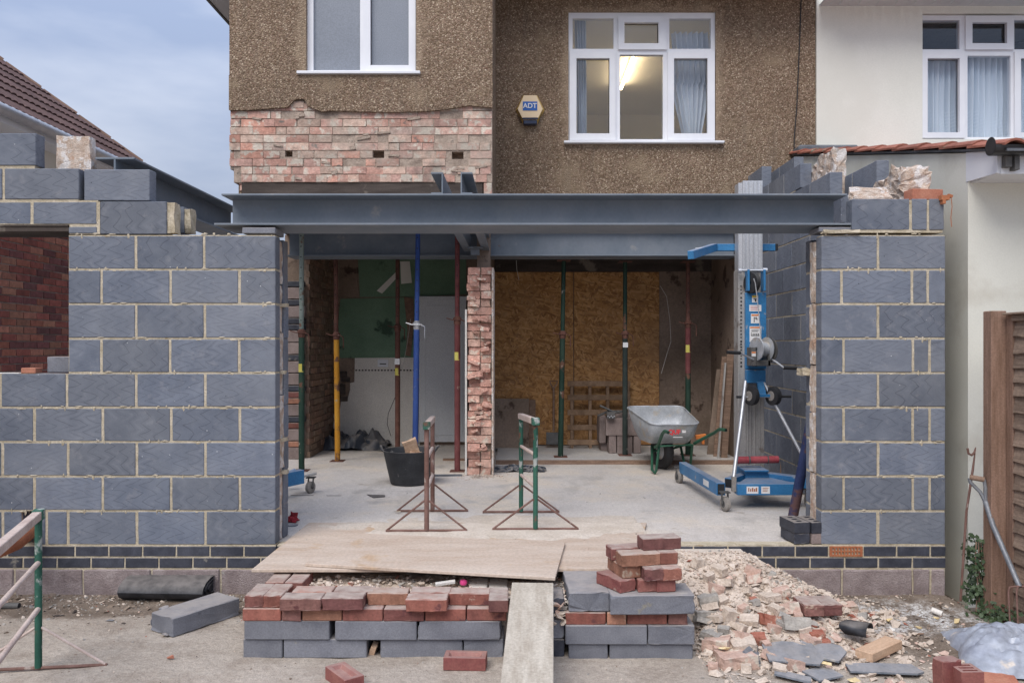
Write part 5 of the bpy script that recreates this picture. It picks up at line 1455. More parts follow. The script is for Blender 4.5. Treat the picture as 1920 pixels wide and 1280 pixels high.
# ================================================================== TRESTLES
def trestle(name, label, A, B, h, mats, base=.56, bdir=None, capmat='t_green', baseA=None):
    """A, B: feet of the two posts (near, far). bases lie across at each foot"""
    post, bar, brace = mats
    t = thing(name, label, 'trestle', A, 'bandstand trestles'); A = Vector(A); B = Vector(B)
    D = B - A; u = bdir or Vector((1, .02, 0)); u = Vector(u).normalized(); up = Vector((0, 0, 1))
    for Q in (Vector((0, 0, 0)), D):
        MB().tube([Q + up*.012, Q + up*h], .017, 12).build('post', M[post], t, smooth=True)
        MB().tube([Q - u*base/2 + up*.010, Q + u*base/2 + up*.010], .0085, 8).build('base_bar', M[bar], t, smooth=True)
        MB().tube([Q - u*base/2*.97 + up*.014, Q + up*.215 - u*.015], .007, 8).tube([Q + u*base/2*.97 + up*.014, Q + up*.215 + u*.015], .007, 8).build('brace', M[brace], t, smooth=True)
    d_ = D.normalized()
    MB().beam(-d_*.03 + up*(h + .01), D + d_*.03 + up*(h + .01), .042, .042).build('top_bar', M['t_dusty'], t, .003)
    MB().beam(-d_*.034 + up*(h + .01), d_*.035 + up*(h + .01), .050, .052).build('end_cap', M[capmat], t, .003)
    for zz_ in (h*.70, h*.40):
        MB().tube([up*zz_, D + up*zz_], .013, 10).build('rail', M['t_dusty'], t, smooth=True)
    return t
trestle('bandstand_trestle', 'rusty brown trestle with a green cap beside the black tub', (PX(800, 5.50), 5.50, .361), (PX(811, 6.29), 6.29, FL), .72, ('t_rust', 't_rust', 't_rust'))
trestle('bandstand_trestle', 'chipped green trestle standing on the slab right of the rusty one', (PX(1004, 5.55), 5.55, .361), (PX(977, 6.25), 6.25, FL), .745, ('t_green', 't_rust', 't_rust'), base=.60)
trestle('bandstand_trestle', 'green trestle in the left foreground cut off by the frame', G(72, 1255), (-2.16, 3.28, 0), .775, ('t_green', 't_rust', 't_dusty'), base=.66, bdir=(.99, .12, 0))
mb = MB().obox((0, 0, .06), (.07, .12, .05), (0, 0, .3))

# ================================================================== ACROW PROPS
def prop(px, py, fz, ztop, ycol, low, upm, label, dab=None, Y=None, topx=None, swap=None, plate=True):
    g = G(px, py, fz) if Y is None else Vector((PX(px, Y), Y, fz))
    t = thing('acrow_prop', label, 'prop', g, 'steel props holding up the house'); Y = g.y
    lean = Vector((0, 0, 0)) if topx is None else Vector((PX(topx, Y) - g.x, 0, 0))
    Ht = ztop - fz; zc_ = PZ(ycol, Y) - fz
    def at_(z): return lean*(z/Ht) + Vector((0, 0, z))
    MB().tube([at_(.006), at_(zc_)], .0305, 16).build('outer_tube', M[low], t, smooth=True)
    mbu = MB().tube([at_(zc_), at_(Ht - .006)], .0245, 16)
    mbu.build('inner_tube', M[upm], t, smooth=True)
    hm = MB()
    z_ = zc_ + .12
    while z_ < Ht - .1:
        p_ = at_(z_); hm.lathe([(.0, 0), (.007, 0)], p_ + Vector((0, -.0252, 0)), (0, -1, 0), 8); z_ += .11
    hm.build('pin_hole', M['ink'], t, recalc=False)  # flat black discs stand in for the dark inside the holes
    MB().lathe([(.031, -.06), (.037, -.05), (.037, -.012), (.044, -.01), (.044, .012), (.034, .016), (.026, .03)], at_(zc_), (0, 0, 1), 16).build('collar', M['p_rust' if low != 'p_blue' else 'silver'], t, smooth=True)
    p_ = at_(zc_ - .01); MB().tube([p_ + Vector((-.11, -.03, .02)), p_ + Vector((-.045, -.035, 0)), p_ + Vector((.05, -.045, 0)), p_ + Vector((.085, -.04, -.02)), p_ + Vector((.088, -.04, -.14))], .006, 6).build('handle', M['p_rust' if low != 'p_blue' else 'silver'], t, smooth=True)
    if plate: MB().box((-.075, -.075, 0), (.075, .075, .007)).build('base_plate', M['p_rust'], t)
    pt_ = at_(Ht); MB().box((pt_.x - .075, -.075, Ht - .007), (pt_.x + .075, .075, Ht)).build('head_plate', M['p_rust'], t)
    if dab:
        z_ = PZ(dab, Y) - fz; mb = MB(); 
        mb.lathe([(.0313, -.04), (.0318, -.03), (.0318, .03), (.0313, .045)], at_(z_), (0, 0, 1), 16); mb.f = [f for i, f in enumerate(mb.f) if mb.v[f[0]][1] < at_(z_).y - .010 and mb.v[f[0]][0] < at_(z_).x + .012]; mb.m = mb.m[:len(mb.f)]
        mb.build('paint_mark', M['p_spot'], t, recalc=False)
    if swap:
        ys, mt = swap; zs_ = PZ(ys, Y) - fz
        MB().tube([at_(.007), at_(zs_)], .0312, 16).build('lower_paint', M[mt], t, smooth=True)
    return t
ZT = 1.64 + 1.355; ZB = PZ(478, YB) - .0125
prop(545, 856, FL, 1.64 + 1.0, 615, 'p_black', 'p_rust', 'dark prop squeezed against the end of the left wall')
prop(565.5, 882, FL, ZT, 622, 'p_green', 'p_greengrey', 'green prop with a pale upper tube, nearest the left wall', dab=690)
prop(633, 864, FL, 2.92, 627, 'p_yellow', 'p_rust', 'prop with a rusty orange-yellow lower tube', topx=629)
pp_ = prop(745.5, 0, FL, 2.92, 612, 'p_rust', 'p_rust', 'dark maroon prop behind the black tub', dab=697, Y=9.4)
MB().box((-.029, -.034, PZ(683, 9.4) - FL), (.029, -.031, PZ(672, 9.4) - FL)).build('sticker', M['white_print'], pp_)
prop(778, 0, FL, ZT, 607, 'p_blue', 'p_blue', 'tall bright blue prop in front of the white door', Y=8.3, topx=784)
prop(857.5, 883, FL, ZT, 598, 'p_maroon', 'p_maroon', 'maroon prop just left of the broken brick pier', dab=668)
prop(1051, 856, FL2, ZB, 625, 'p_green', 'p_green', 'dark green prop standing before the first strand board', topx=1057)
pp_ = prop(1172, 853, FL2, ZB, 625, 'p_black', 'p_green', 'dark prop standing in front of the pallet and grey blocks')
MB().box((-.029, -.034, PZ(651, 9.32) - FL2), (.029, -.031, PZ(642, 9.32) - FL2)).build('sticker', M['white_print'], pp_)
prop(1290, 853, FL2, ZB, 605, 'p_maroon', 'p_rust', 'red and green prop rising behind the wheelbarrow', dab=654, swap=(700, 'p_green'))
# props leaning on the right
t = thing('acrow_prop', 'scuffed navy blue prop leaning against the right block pier', 'prop', (0, 0, 0), 'steel props holding up the house')
a = G(1486, 972, FL + .03); b_ = P(1521, 790, 5.75)
MB().tube([a, b_], .036, 16).build('outer_tube', M['p_navy'], t, smooth=True); dd = (b_ - a).normalized()
MB().tube([b_, b_ + dd*.5], .029, 16).build('inner_tube', M['p_navy'], t, smooth=True)
mb = MB().tube([G(1466, 905, FL) + Vector((0, 0, .004)), P(1479, 588, 7.75)], .022, 10, r2=.019)
tag(mb.build('timber_pole', M['wood_old'], smooth=True), 'brown timber pole leaning on the inner block wall behind the lift', 'pole')

# ================================================================== MATERIAL LIFT
L = thing('material_lift', 'blue and aluminium material lift standing inside the right pier', 'lift', (0, 0, 0))
Yl = 6.9
def pb(mb, x0, x1, y0, y1, Ya, Yb, mi=0):
    a = P(x0, y1, Ya); c = P(x1, y0, Ya); return mb.box((a.x, Ya, a.z), (c.x, Yb, c.z), mi)
# upper mast with ribs
mb = MB(); pb(mb, 1393, 1430, 339, 506, Yl - .02, Yl + .10)
for xr_ in (1396, 1403.5, 1410, 1413, 1420, 1427): pb(mb, xr_, xr_ + 1.7, 340, 506, Yl - .030, Yl - .0205)
mb.build('mast_section', M['alu'], L, .001)
mb = MB(); pb(mb, 1384.5, 1392.6, 343, 510, Yl + .01, Yl + .13); mb.build('mast_section', M['alu'], L, .001)
mb = MB(); pb(mb, 1384, 1399, 506, 880, Yl + .0, Yl + .14); mb.build('mast_section', M['alu_dull'], L, .002)
mb = MB(); pb(mb, 1399.4, 1433, 509, 900, Yl + .0, Yl + .12)
for xr_ in (1401, 1407, 1414, 1417, 1424, 1430): pb(mb, xr_, xr_ + 1.8, 740, 899, Yl - .012, Yl - .0005)
mb.build('mast_section', M['alu_dull'], L, .001)
mb = MB()   # printed scale on the mast side
y_ = 535
while y_ < 690:
    pb(mb, 1388.2, 1390.6 + random.uniform(0, 1), y_, y_ + random.uniform(2, 4.5), Yl - .0016, Yl - .0004); y_ += random.uniform(5, 8)
mb.build('mast_print', M['ink'], L)
# forks
mb = MB(); pb(mb, 1345, 1454, 457, 470, Yl + .145, Yl + .20); mb.build('fork_bar', M['blue'], L, .002)
for x0, x1 in ((1454.1, 1459), (1339.5, 1344.8)):
    mb = MB(); pb(mb, x0, x1, 457.5, 469.5, Yl + .15, Yl + .195); mb.build('fork_socket', M['ink'], L)  # solid black ends stand in for the dark of the open tube
fa, fb = P(1339, 464, Yl + .15), P(1295, 478, 6.35)
MB().beam(fa, fb, .05, .066).build('fork_arm', M['blue'], L, .002)
q = (fa*.42 + fb*.58); MB().beam(q + Vector((.028, -.002, .004)) + Vector((-.056, -.0, 0)) + Vector((0,-.03,0)), q + Vector((-.028 + .028, .03, .004)) + Vector((0, 0, 0)), .052, .05).build('sticker', M['white_print'], L)
# pulley block
for x0, x1 in ((1402, 1406), (1432, 1436)):
    mb = MB(); pb(mb, x0, x1, 505, 545, Yl - .09, Yl - .001); mb.build('bracket', M['blue'], L, .002)
MB().tube([P(1386, 507, Yl - .06), P(1436, 507, Yl - .06)], .010, 10).tube([P(1430, 507, Yl - .06), P(1438, 507, Yl - .06)], .022, 12).tube([P(1384, 508, Yl - .05), P(1390, 508, Yl - .05)], .02, 12).build('axle', M['silver'], L, smooth=True)
MB().lathe([(.012, -.02), (.085, -.02), (.092, -.012), (.078, 0), (.092, .012), (.085, .02), (.012, .02)], P(1410, 530, Yl - .07), (1, .5, 0), 24).build('pulley', M['black'], L, smooth=True)
# blue plate with stickers
Yp = Yl - .045
mb = MB(); pb(mb, 1398.5, 1437, 548, 692, Yp, Yl - .002); mb.build('winch_plate', M['blue'], L, .003)
mb = MB(); pb(mb, 1410, 1421.5, 553.5, 567, Yp - .0016, Yp - .0004); mb.build('sticker', M['white_print'], L)
mb = MB(); pb(mb, 1410.3, 1421.2, 553.8, 558, Yp - .0028, Yp - .0018); mb.build('sticker_band', M['yellow_print'], L)
mb = MB(); pb(mb, 1413, 1419, 560, 561.3, Yp - .0028, Yp - .0018); pb(mb, 1415.5, 1418, 561.5, 565.5, Yp - .0028, Yp - .0018); mb.build('sticker_symbol', M['ink'], L)
mb = MB(); pb(mb, 1405, 1427.5, 571.5, 583.5, Yp - .0016, Yp - .0004); mb.build('sticker', M['white_print'], L)
mb = MB(); [pb(mb, 1407 + i*.1, 1424 - 2*(i % 2), 574 + i*3, 574.7 + i*3, Yp - .0028, Yp - .0018) for i in range(3)]; mb.build('sticker_text', M['red_print'], L)
mb = MB(); pb(mb, 1408, 1424.5, 588, 606, Yp - .0016, Yp - .0004); mb.build('sticker', M['white_print'], L)
mb = MB(); pb(mb, 1409, 1423, 589.3, 592.2, Yp - .0028, Yp - .0018); mb.build('sticker_band', M['orange_print'], L)
mb = MB(); pb(mb, 1413.5, 1414.8, 594, 604, Yp - .0028, Yp - .0018); pb(mb, 1417, 1418.2, 593.5, 599, Yp - .0028, Yp - .0018); pb(mb, 1414.8, 1420, 596, 597, Yp - .0028, Yp - .0018); pb(mb, 1419, 1420, 597, 600, Yp - .0028, Yp - .0018); mb.build('sticker_symbol', M['ink'], L)
mb = MB(); pb(mb, 1405.5, 1427.5, 611.5, 641, Yp - .0016, Yp - .0004); mb.build('sticker', M['white_print'], L)
mb = MB(); pb(mb, 1406.5, 1425.5, 612.5, 615.2, Yp - .0028, Yp - .0018); mb.build('sticker_band', M['orange_print'], L)
mb = MB(); pb(mb, 1408.5, 1409.4, 623, 629, Yp - .0028, Yp - .0018); pb(mb, 1408.5, 1424, 628.4, 629.6, Yp - .0028, Yp - .0018)
for i in range(4): pb(mb, 1411 + i*3.3, 1413.3 + i*3.3, 625.4, 627.6, Yp - .0028, Yp - .0018)
for i in range(3): pb(mb, 1409, 1423 - i, 618 + i*1.7, 618.5 + i*1.7, Yp - .0028, Yp - .0018)
mb.build('sticker_text', M['ink'], L)
MB().tube([P(1413, 522, Yl - .17), P(1416, 530, Yl - .17), P(1420, 560, Yl - .15), P(1428, 645, Yl - .16)], .0045, 6).build('cable', M['silver'], L, smooth=True)
# winch
Wc = P(1428, 654, Yl - .16)
MB().lathe([(.015, -.055), (.098, -.055), (.10, -.048), (.060, -.044), (.060, .044), (.10, .048), (.098, .055), (.015, .055)], Wc, (1, .35, 0), 28).build('winch_drum', M['galv'], L, smooth=True)
MB().lathe([(.015, -.005), (.105, -.005), (.105, .005), (.015, .005)], Wc + Vector((.075, .026, -.01)), (1, .35, 0), 28).build('winch_gear', M['darkgrey'], L, smooth=True)
mb = MB(); pb(mb, 1409, 1418, 651, 686, Yl - .20, Yl - .06); pb(mb, 1417, 1445, 675, 686, Yl - .19, Yl - .06); pb(mb, 1440, 1445.5, 650, 686, Yl - .19, Yl - .06); mb.build('winch_bracket', M['darkgrey'], L, .003)
mb = MB(); pb(mb, 1409.4, 1417.2, 659, 668, Yl - .2016, Yl - .2004); mb.build('sticker', M['white_print'], L)
mb = MB(); pb(mb, 1409.6, 1417, 659.2, 662, Yl - .2028, Yl - .2018); mb.build('sticker_band', M['orange_print'], L)
MB().tube([P(1413, 674, Yl - .2), P(1388, 662, Yl - .26)], .008, 8).build('crank', M['silver'], L, smooth=True)
MB().tube([P(1443, 672, Yl - .16), P(1452, 676, Yl - .2), P(1470, 689, Yl - .24)], .008, 8).build('crank', M['silver'], L, smooth=True)
MB().tube([P(1388, 661.5, Yl - .26), P(1363, 660, Yl - .28)], .016, 10).tube([P(1469, 689, Yl - .24), P(1494, 690, Yl - .25)], .016, 10).build('crank_grip', M['black'], L, smooth=True)
# lower bracket and loading wheels
mb = MB(); pb(mb, 1400, 1436, 693, 718, Yp - .02, Yl - .004); mb.build('lower_bracket', M['blue'], L, .004)
mb = MB(); mb.prism([P(1420, 716, Yp - .03), P(1431, 713, Yp - .03), P(1437, 740, Yp - .06), P(1424, 742, Yp - .06)], (0, .03, 0)); pb(mb, 1412, 1444, 739, 744, Yp - .08, Yp - .055); mb.build('wheel_arm', M['blue'], L)
for xw in (1409, 1450):
    c_ = P(xw, 742, Yp - .07)
    wv = MB().lathe([(.02, -.028), (.055, -.028), (.078, -.022), (.08, 0), (.078, .022), (.055, .028), (.02, .028)], c_, (1, .45, 0), 26).build('loading_wheel', M['black'], L, smooth=True)
    MB().lathe([(0, -.031), (.04, -.031), (.042, -.028)], c_, (1, .45, 0), 18).build('hub', M['wheel_grey'], wv, smooth=True)
MB().tube([P(1381, 744, Yp - .07), P(1396, 744, Yp - .07)], .012, 10).tube([P(1462, 743, Yp - .07), P(1483, 743, Yp - .07)], .012, 10).build('axle_grip', M['black'], L, smooth=True)
MB().tube([P(1394, 744, Yp - .07), P(1464, 743, Yp - .07)], .007, 8).build('axle', M['silver'], L, smooth=True)
# struts
MB().tube([P(1398, 715, Yp), P(1388, 800, 6.62), P(1375, 900, 6.42)], .0165, 12).build('strut', M['silver'], L, smooth=True)
MB().tube([P(1430, 713, Yp), P(1460, 770, 6.75), P(1500, 845, 6.6), P(1532, 905, 6.5)], .0135, 12).build('strut', M['silver'], L, smooth=True)
MB().box((PX(1372, 6.42), 6.40, PZ(921, 6.42)), (PX(1380, 6.42), 6.44, PZ(893, 6.42))).build('strut_foot', M['wheel_grey'], L, .003)
# red roll strapped across
MB().tube([P(1381, 863, 6.7), P(1388, 862, 6.7), P(1450, 861, 6.7), P(1459, 861, 6.7)], .030, 14).build('red_sleeve', M['red_strap'], L, smooth=True)
MB().tube([P(1403, 862, 6.7), P(1406, 862, 6.7)], .034, 14).tube([P(1438, 861, 6.7), P(1440, 861, 6.7)], .034, 14).build('sleeve_clip', M['darkgrey'], L, smooth=True)
# base: cross beams and legs
mb = MB(); pb(mb, 1383, 1496, 907, 928, 6.36, 6.46); mb.build('cross_beam', M['blue'], L, .003)
mb = MB(); pb(mb, 1398, 1440, 884, 906, 6.6, 6.9); pb(mb, 1396, 1442, 881, 884.5, 6.55, 6.8); mb.build('mast_shoe', M['blue'], L, .003)
MB().prism([P(1383, 906, 6.40), P(1400, 895, 6.6), P(1445, 895, 6.6), P(1496, 906, 6.44)], (0, 0, -.03)).build('deck_plate', M['blue'], L)
MB().beam(P(1440, 895, 6.66), P(1521, 905, 6.45), .09, .085).build('leg_beam', M['blue'], L, .003)
MB().beam(P(1366, 905, 6.5), P(1403, 893, 6.75), .07, .08).build('leg_beam', M['blue'], L, .003)
MB().beam(P(1365.2, 905.3, 6.495), P(1366.5, 904.8, 6.505), .054, .064).build('beam_socket', M['ink'], L)  # thin black plate stands in for the dark of the open beam
la, lb_ = G(1279, 878, FL + .115), None
lA = Vector((PX(1281, 7.6), 7.62, FL + .15)); lB = Vector((PX(1352, 6.42), 6.42, FL + .155))
MB().beam(lA, lB, .07, .10).build('outrigger', M['blue'], L, .003)
MB().beam(lB, lB + (lB - lA).normalized()*.0012, .056, .084).build('outrigger_socket', M['ink'], L)  # thin black plate stands in for the dark inside the outrigger
MB().obox((lA*.25 + lB*.75) + Vector((-.0362, -.0, 0)), (.001, .16, .05), (0, 0, math.atan2(-(lB-lA).x, (lB-lA).y)*1.0)).build('sticker', M['white_print'], L)
for (x0, x1) in ((1400, 1422), (1427.5, 1443.5)):
    mb = MB(); pb(mb, x0, x1, 911.5, 925, 6.3584, 6.3596); mb.build('sticker', M['white_print'], L)
mb = MB(); [pb(mb, 1403 + i*3.5, 1405 + i*3.7, 914 + (i % 2)*2, 921, 6.3572, 6.3582) for i in range(5)]; [pb(mb, 1430, 1441 - i, 914 + i*3, 915 + i*3, 6.3572, 6.3582) for i in range(3)]; mb.build('sticker_text', M['terracotta'], L)
def caster(px, py, parent, ax=(1, .3, 0), r=.058, Y=None, kids=True):
    g = G(px, py, FL); c_ = g + Vector((0, 0, r))
    w = MB().lathe([(.012, -.02), (r*.8, -.021), (r, -.014), (r, .014), (r*.8, .021), (.012, .02)], c_, ax, 24).build('caster_wheel', M['wheel_grey'], parent, smooth=True)
    MB().lathe([(0, -.023), (r*.45, -.023), (r*.5, -.02)], c_, ax, 16).build('hub', M['darkgrey'], w, smooth=True)
    a = Vector(ax).normalized()
    mb = MB()
    for s in (-1, 1): mb.beam(c_ + a*s*.027, c_ + a*s*.027 + Vector((0, .02, r + .03)), .005, .04, up=(0, 1, .0))
    mb.obox(c_ + Vector((0, .02, r + .032)), (.075, .075, .008))
    mb.tube([c_ - a*.032, c_ + a*.032], .008, 8)
    mb.build('caster_fork', M['darkgrey'], parent)
caster(1360, 958, L); caster(1273, 905, L); caster(1518, 952, L)
L2 = thing('material_lift', 'outrigger of a second blue lift poking out behind the left wall', 'lift', (0, 0, 0))
a = Vector((PX(500, 6.7), 6.7, FL + .155)); b_ = Vector((PX(566, 7.0), 7.0, FL + .165))
MB().beam(a, b_, .07, .12).build('outrigger', M['blue'], L2, .003)
MB().beam(P(530, 896, 7.2), P(556, 885, 7.25), .05, .075).build('cross_beam', M['blue'], L2, .003)
MB().beam(P(548, 897, 7.05), P(594, 887, 7.1), .06, .014).build('deck_plate', M['alu_dull'], L2, .002)
caster(582, 924, L2, ax=(1, -.5, 0), r=.052)

# ================================================================== WHEELBARROW
Bw = thing('wheelbarrow', 'galvanised wheelbarrow with green frame and red lettering', 'wheelbarrow', (0, 0, 0))
def rrect(c, u, v, hu, hv0, hv1, z0, z1, rad, n=6):
    """ring of points: u forward, half-length hu; half width hv0 at the back, hv1 at the front; z0 back, z1 front"""
    pts = []
    for (su, sv) in ((-1, -1), (-1, 1), (1, 1), (1, -1)):
        pass
    for i, (cu, cv, q0) in enumerate(((1, 1, 0), (-1, 1, 90), (-1, -1, 180), (1, -1, 270))):
        for k in range(n+1):
            q = math.radians(q0 + 90*k/n)
            a_ = cu*(hu - rad) + rad*math.cos(q); f_ = (a_ + hu)/(2*hu); hv = hv0 + (hv1-hv0)*f_
            b2 = cv*(hv - rad) + rad*math.sin(q)
            p = c + u*a_ + v*b2; pts.append(Vector((p.x, p.y, z0 + (z1-z0)*f_)))
    return pts
al = math.radians(6); u = Vector((-math.sin(al), math.cos(al), 0)); v = Vector((math.cos(al), math.sin(al), 0)); v = -v
c0 = Vector((PX(1268, 8.1), 8.1, 0)) + u*.40
R = [rrect(c0 + u*.10, u, v, .12, .17, .19, .622, .622, .05), rrect(c0 + u*.03, u, v, .21, .205, .23, .625, .63, .06), rrect(c0 + u*.0, u, v, .30, .235, .28, .70, .74, .08), rrect(c0 + u*.02, u, v, .42, .255, .325, .842, .965, .10)]
mb = MB(); n_ = len(R[0]); V = [p for ring_ in R for p in ring_]; Fc = []
for i in range(len(R)-1):
    for k in range(n_): Fc.append((i*n_+k, i*n_+(k+1) % n_, (i+1)*n_+(k+1) % n_, (i+1)*n_+k))
Fc.append(tuple(range(n_)))
mb.add(V, Fc); tray = mb.build('tray', M['galv'], Bw, smooth=True)
so_ = tray.modifiers.new('thickness', 'SOLIDIFY'); so_.thickness = .003
ring_ = R[-1] + [R[-1][0]]
MB().tube(ring_, .008, 8, cap=False).build('rim', M['galv'], Bw, smooth=True)
me = text_mesh('QUF', .062, M['red_print'], .003, .0006)
sh = link('lettering', me, Bw, (PX(1265, 8.07), 8.078, PZ(810, 8.08)), (math.radians(78), 0, al))
mb = MB(); pb(mb, 1262, 1280, 818.5, 819.8, 8.085, 8.0865); pb(mb, 1279, 1286, 806, 811, 8.080, 8.0815); mb.build('worn_print', M['white_print'], Bw)
g_ = 'barrow_green'
MB().tube([P(1229, 838, 8.25), P(1234, 834, 8.15), P(1242, 813, 7.9), P(1246, 808, 7.8), P(1253, 810.5, 7.62)], .0165, 12).build('handle', M[g_], Bw, smooth=True)
MB().tube([P(1302, 831, 8.25), P(1318, 822, 8.1), P(1340, 811, 7.85), P(1349, 804.5, 7.72), P(1361, 806, 7.6)], .0165, 12).build('handle', M[g_], Bw, smooth=True)
for q in (P(1253, 810.5, 7.62), P(1361, 806, 7.6)): MB().lathe([(0, 0), (.0125, 0)], q + Vector((.0016, -.0018, 0)), (.4, -.9, 0), 12).build('handle_end', M['ink'], Bw, recalc=False)  # black discs stand in for the dark of the open handle tubes
ft = G(1228, 889, FL) + Vector((0, 0, .012))
MB().tube([P(1223, 836, 8.5), ft + Vector((-.022, .05, .03)), ft, ft + Vector((.014, .0, .03)), P(1236, 834, 8.2)], .014, 10).build('leg', M[g_], Bw, smooth=True)
ft = G(1294, 880, FL) + Vector((0, 0, .012))
MB().tube([P(1276, 836, 8.6), P(1283, 868, 8.45), ft + Vector((-.0, .03, .01)), ft, P(1298, 834, 8.2)], .014, 10).build('leg', M[g_], Bw, smooth=True)
MB().tube([P(1224, 838, 8.55), P(1233, 836, 8.2), P(1298, 834, 8.2), P(1283, 834, 8.6)], .012, 8).build('cross_tube', M[g_], Bw, smooth=True)
wc = G(1242, 879, FL) + Vector((0, .02, .19))
MB().tube([P(1224, 838, 8.55), wc + Vector((-.09, .0, 0))], .012, 8).tube([P(1283, 834, 8.6), wc + Vector((.09, .1, 0))], .012, 8).tube([wc + Vector((-.1, 0, 0)), wc + Vector((.1, .05, 0))], .01, 8).build('fork', M[g_], Bw, smooth=True)
wl_ = MB().lathe([(.09, -.03), (.12, -.042), (.17, -.044), (.19, -.02), (.19, .02), (.17, .044), (.12, .042), (.09, .03)], wc, -v + u*.25, 30).build('wheel', M['black'], Bw, smooth=True)
MB().lathe([(0, -.02), (.09, -.022), (.092, .022), (0, .02)], wc, -v + u*.25, 20).build('rim', M['galv'], wl_, smooth=True)

# ================================================================== TUB
T = thing('flexible_tub', 'black rubber builders tub holding broken timber', 'tub', G(768, 906, FL))
mb = MB(); prof = [(0, .004), (.17, .004), (.178, .01)]
for i in range(14):
    f_ = i/13; r_ = .178 + (.245 - .178)*f_; prof += [(r_, .012 + .29*f_), (r_ + .0035, .018 + .29*f_)]
prof += [(.252, .312), (.252, .322), (.243, .322), (.235, .30), (.165, .02), (0, .02)]
mb.lathe(prof, (0, 0, 0), (0, 0, 1), 40); mb.build('body', M['tub'], T, smooth=True)
for s in (-1, 1):
    MB().tube([(s*.245, -.06, .315), (s*.26, -.045, .345), (s*.275, 0, .355), (s*.26, .045, .345), (s*.245, .06, .315)], .012, 8).build('handle', M['tub'], T, smooth=True)
me = rough_box((.13, .05, .24), .012, 4, 8); me.materials.append(M['wood_new']); tag(link('timber_offcut', me, None, G(768, 906, FL) + Vector((.03, 0, .30)), (.15, -.35, .2)), 'splintered pale timber offcut sticking out of the black tub', 'timber offcut')
me = rough_box((.16, .12, .10), .012, 4, 18); me.materials.append(M['wood_new']); tag(link('timber_offcut', me, None, G(768, 906, FL) + Vector((.06, 0, .24)), (.3, .3, .5)), 'broken pale timber lump resting inside the black tub', 'timber offcut')

# ================================================================== THINGS IN THE BACK ROOMS
def crumple(name, c, w, d_, h, mat, label, cat, seed, rot=0, flat=.25, nx_=46, ny_=28, thick=.0):
    mb = MB(); V = []; Fc = []
    for j in range(ny_+1):
        for i in range(nx_+1):
            a, b2 = i/nx_*2-1, j/ny_*2-1
            e = max(0, 1 - (abs(a)**2.6 + abs(b2)**2.6)*.9)
            r1 = abs(noise3(a*2.3+seed, b2*2.0, seed)); r2 = abs(noise3(a*5+seed, b2*4.6, seed+4)); r3 = abs(noise3(a*11, b2*10, seed+7))
            z_ = h*(e**.6)*(flat + 1.5*r1 + .55*r2 + .2*r3)
            x_ = a*w/2*(1 + .12*noise3(b2*2, seed)) + .04*noise3(a*5, b2*5, seed+2); y_ = b2*d_/2*(1 + .18*noise3(a*3, seed+1)) + .03*noise3(a*6, b2*6, seed+5)
            V.append((x_, y_, .004 + z_))
    for j in range(ny_):
        for i in range(nx_):
            k = j*(nx_+1)+i; Fc.append((k, k+1, k+nx_+2, k+nx_+1))
    mb.add(V, Fc); o = mb.build(name, M[mat], None, loc=c, rot=(0, 0, rot)); o.data.shade_smooth(); o.data.set_sharp_from_angle(angle=.5)
    return tag(o, label, cat)
crumple('plastic_sheet', G(660, 838, FL), .95, .75, .22, 'dpm', 'crumpled dark blue plastic sheet heaped on the floor of the left room', 'plastic sheet', 3)
crumple('plastic_sheet', G(972, 882, FL), .55, .22, .06, 'dpm', 'low folded dark plastic strip on the floor beside the brick pier', 'plastic sheet', 8)
def leaning(name, px0, px1, yb, yt, Yb, Yt, th, mat, label, cat, fz):
    a = Vector((PX(px0, Yb), Yb, fz)); b_ = Vector((PX(px1, Yb), Yb, fz)); zt_ = PZ(yt, Yt)
    c_ = Vector((PX(px1, Yt), Yt, zt_)); d_ = Vector((PX(px0, Yt), Yt, zt_))
    mb = MB(); mb.prism([a, b_, c_, d_], (0, -th, 0)); return tag(mb.build(name, M[mat], None), label, cat)
leaning('board', 926, 992, 833, 747, 9.85, 10.03, .018, 'plaster_brown', 'brown board leaning on the strand board beside the brick pier', 'board', FL2)
leaning('board', 992.5, 1004, 833, 749, 9.88, 10.03, .03, 'wood_old', 'narrow grey timber strip beside the leaning brown board', 'board', FL2)
# pallet
PL = thing('pallet', 'wooden pallet leaning upright against the strand board', 'pallet', (0, 0, 0))
def pal(y): f_ = (y-713)/122; return 10.02 - .16*f_
for (ya, yb) in ((714, 724), (740, 750), (768, 778), (796, 806), (824, 834)):
    Yc = pal(ya) - .07
    MB().box((PX(1064, Yc), Yc, PZ(yb, Yc)), (PX(1182, Yc), Yc + .018, PZ(ya, Yc))).build('slat', M['pallet'], PL, .002)
for xv in (1069, 1103, 1136, 1174):
    MB().prism([Vector((PX(xv, 9.9), 9.80, FL2)), Vector((PX(xv + 5.5, 9.9), 9.80, FL2)), Vector((PX(xv + 5.5, 10), 9.97, PZ(716, 10))), Vector((PX(xv, 10), 9.97, PZ(716, 10)))], (0, .07, 0)).build('bearer', M['pallet'], PL)
# shovel
SH = thing('shovel', 'long handled square shovel propped against the strand board', 'shovel', (0, 0, 0))
Ys = 9.9
MB().tube([P(1038, 727, Ys + .08), P(1038, 808, Ys)], .014, 10).build('shaft', M['wood_old'], SH, smooth=True)
MB().tube([P(1038, 729, Ys + .08), P(1032, 719, Ys + .08), P(1031, 714, Ys + .08), P(1045, 714, Ys + .08), P(1044, 719, Ys + .08), P(1038, 729, Ys + .08)], .009, 8).build('grip', M['wood_old'], SH, smooth=True)
MB().prism([P(1024, 810, Ys - .02), P(1050, 810, Ys - .02), P(1050, 833, Ys - .06), P(1024, 833, Ys - .06)], (0, .008, 0)).build('blade', M['darkgrey'], SH, .003)
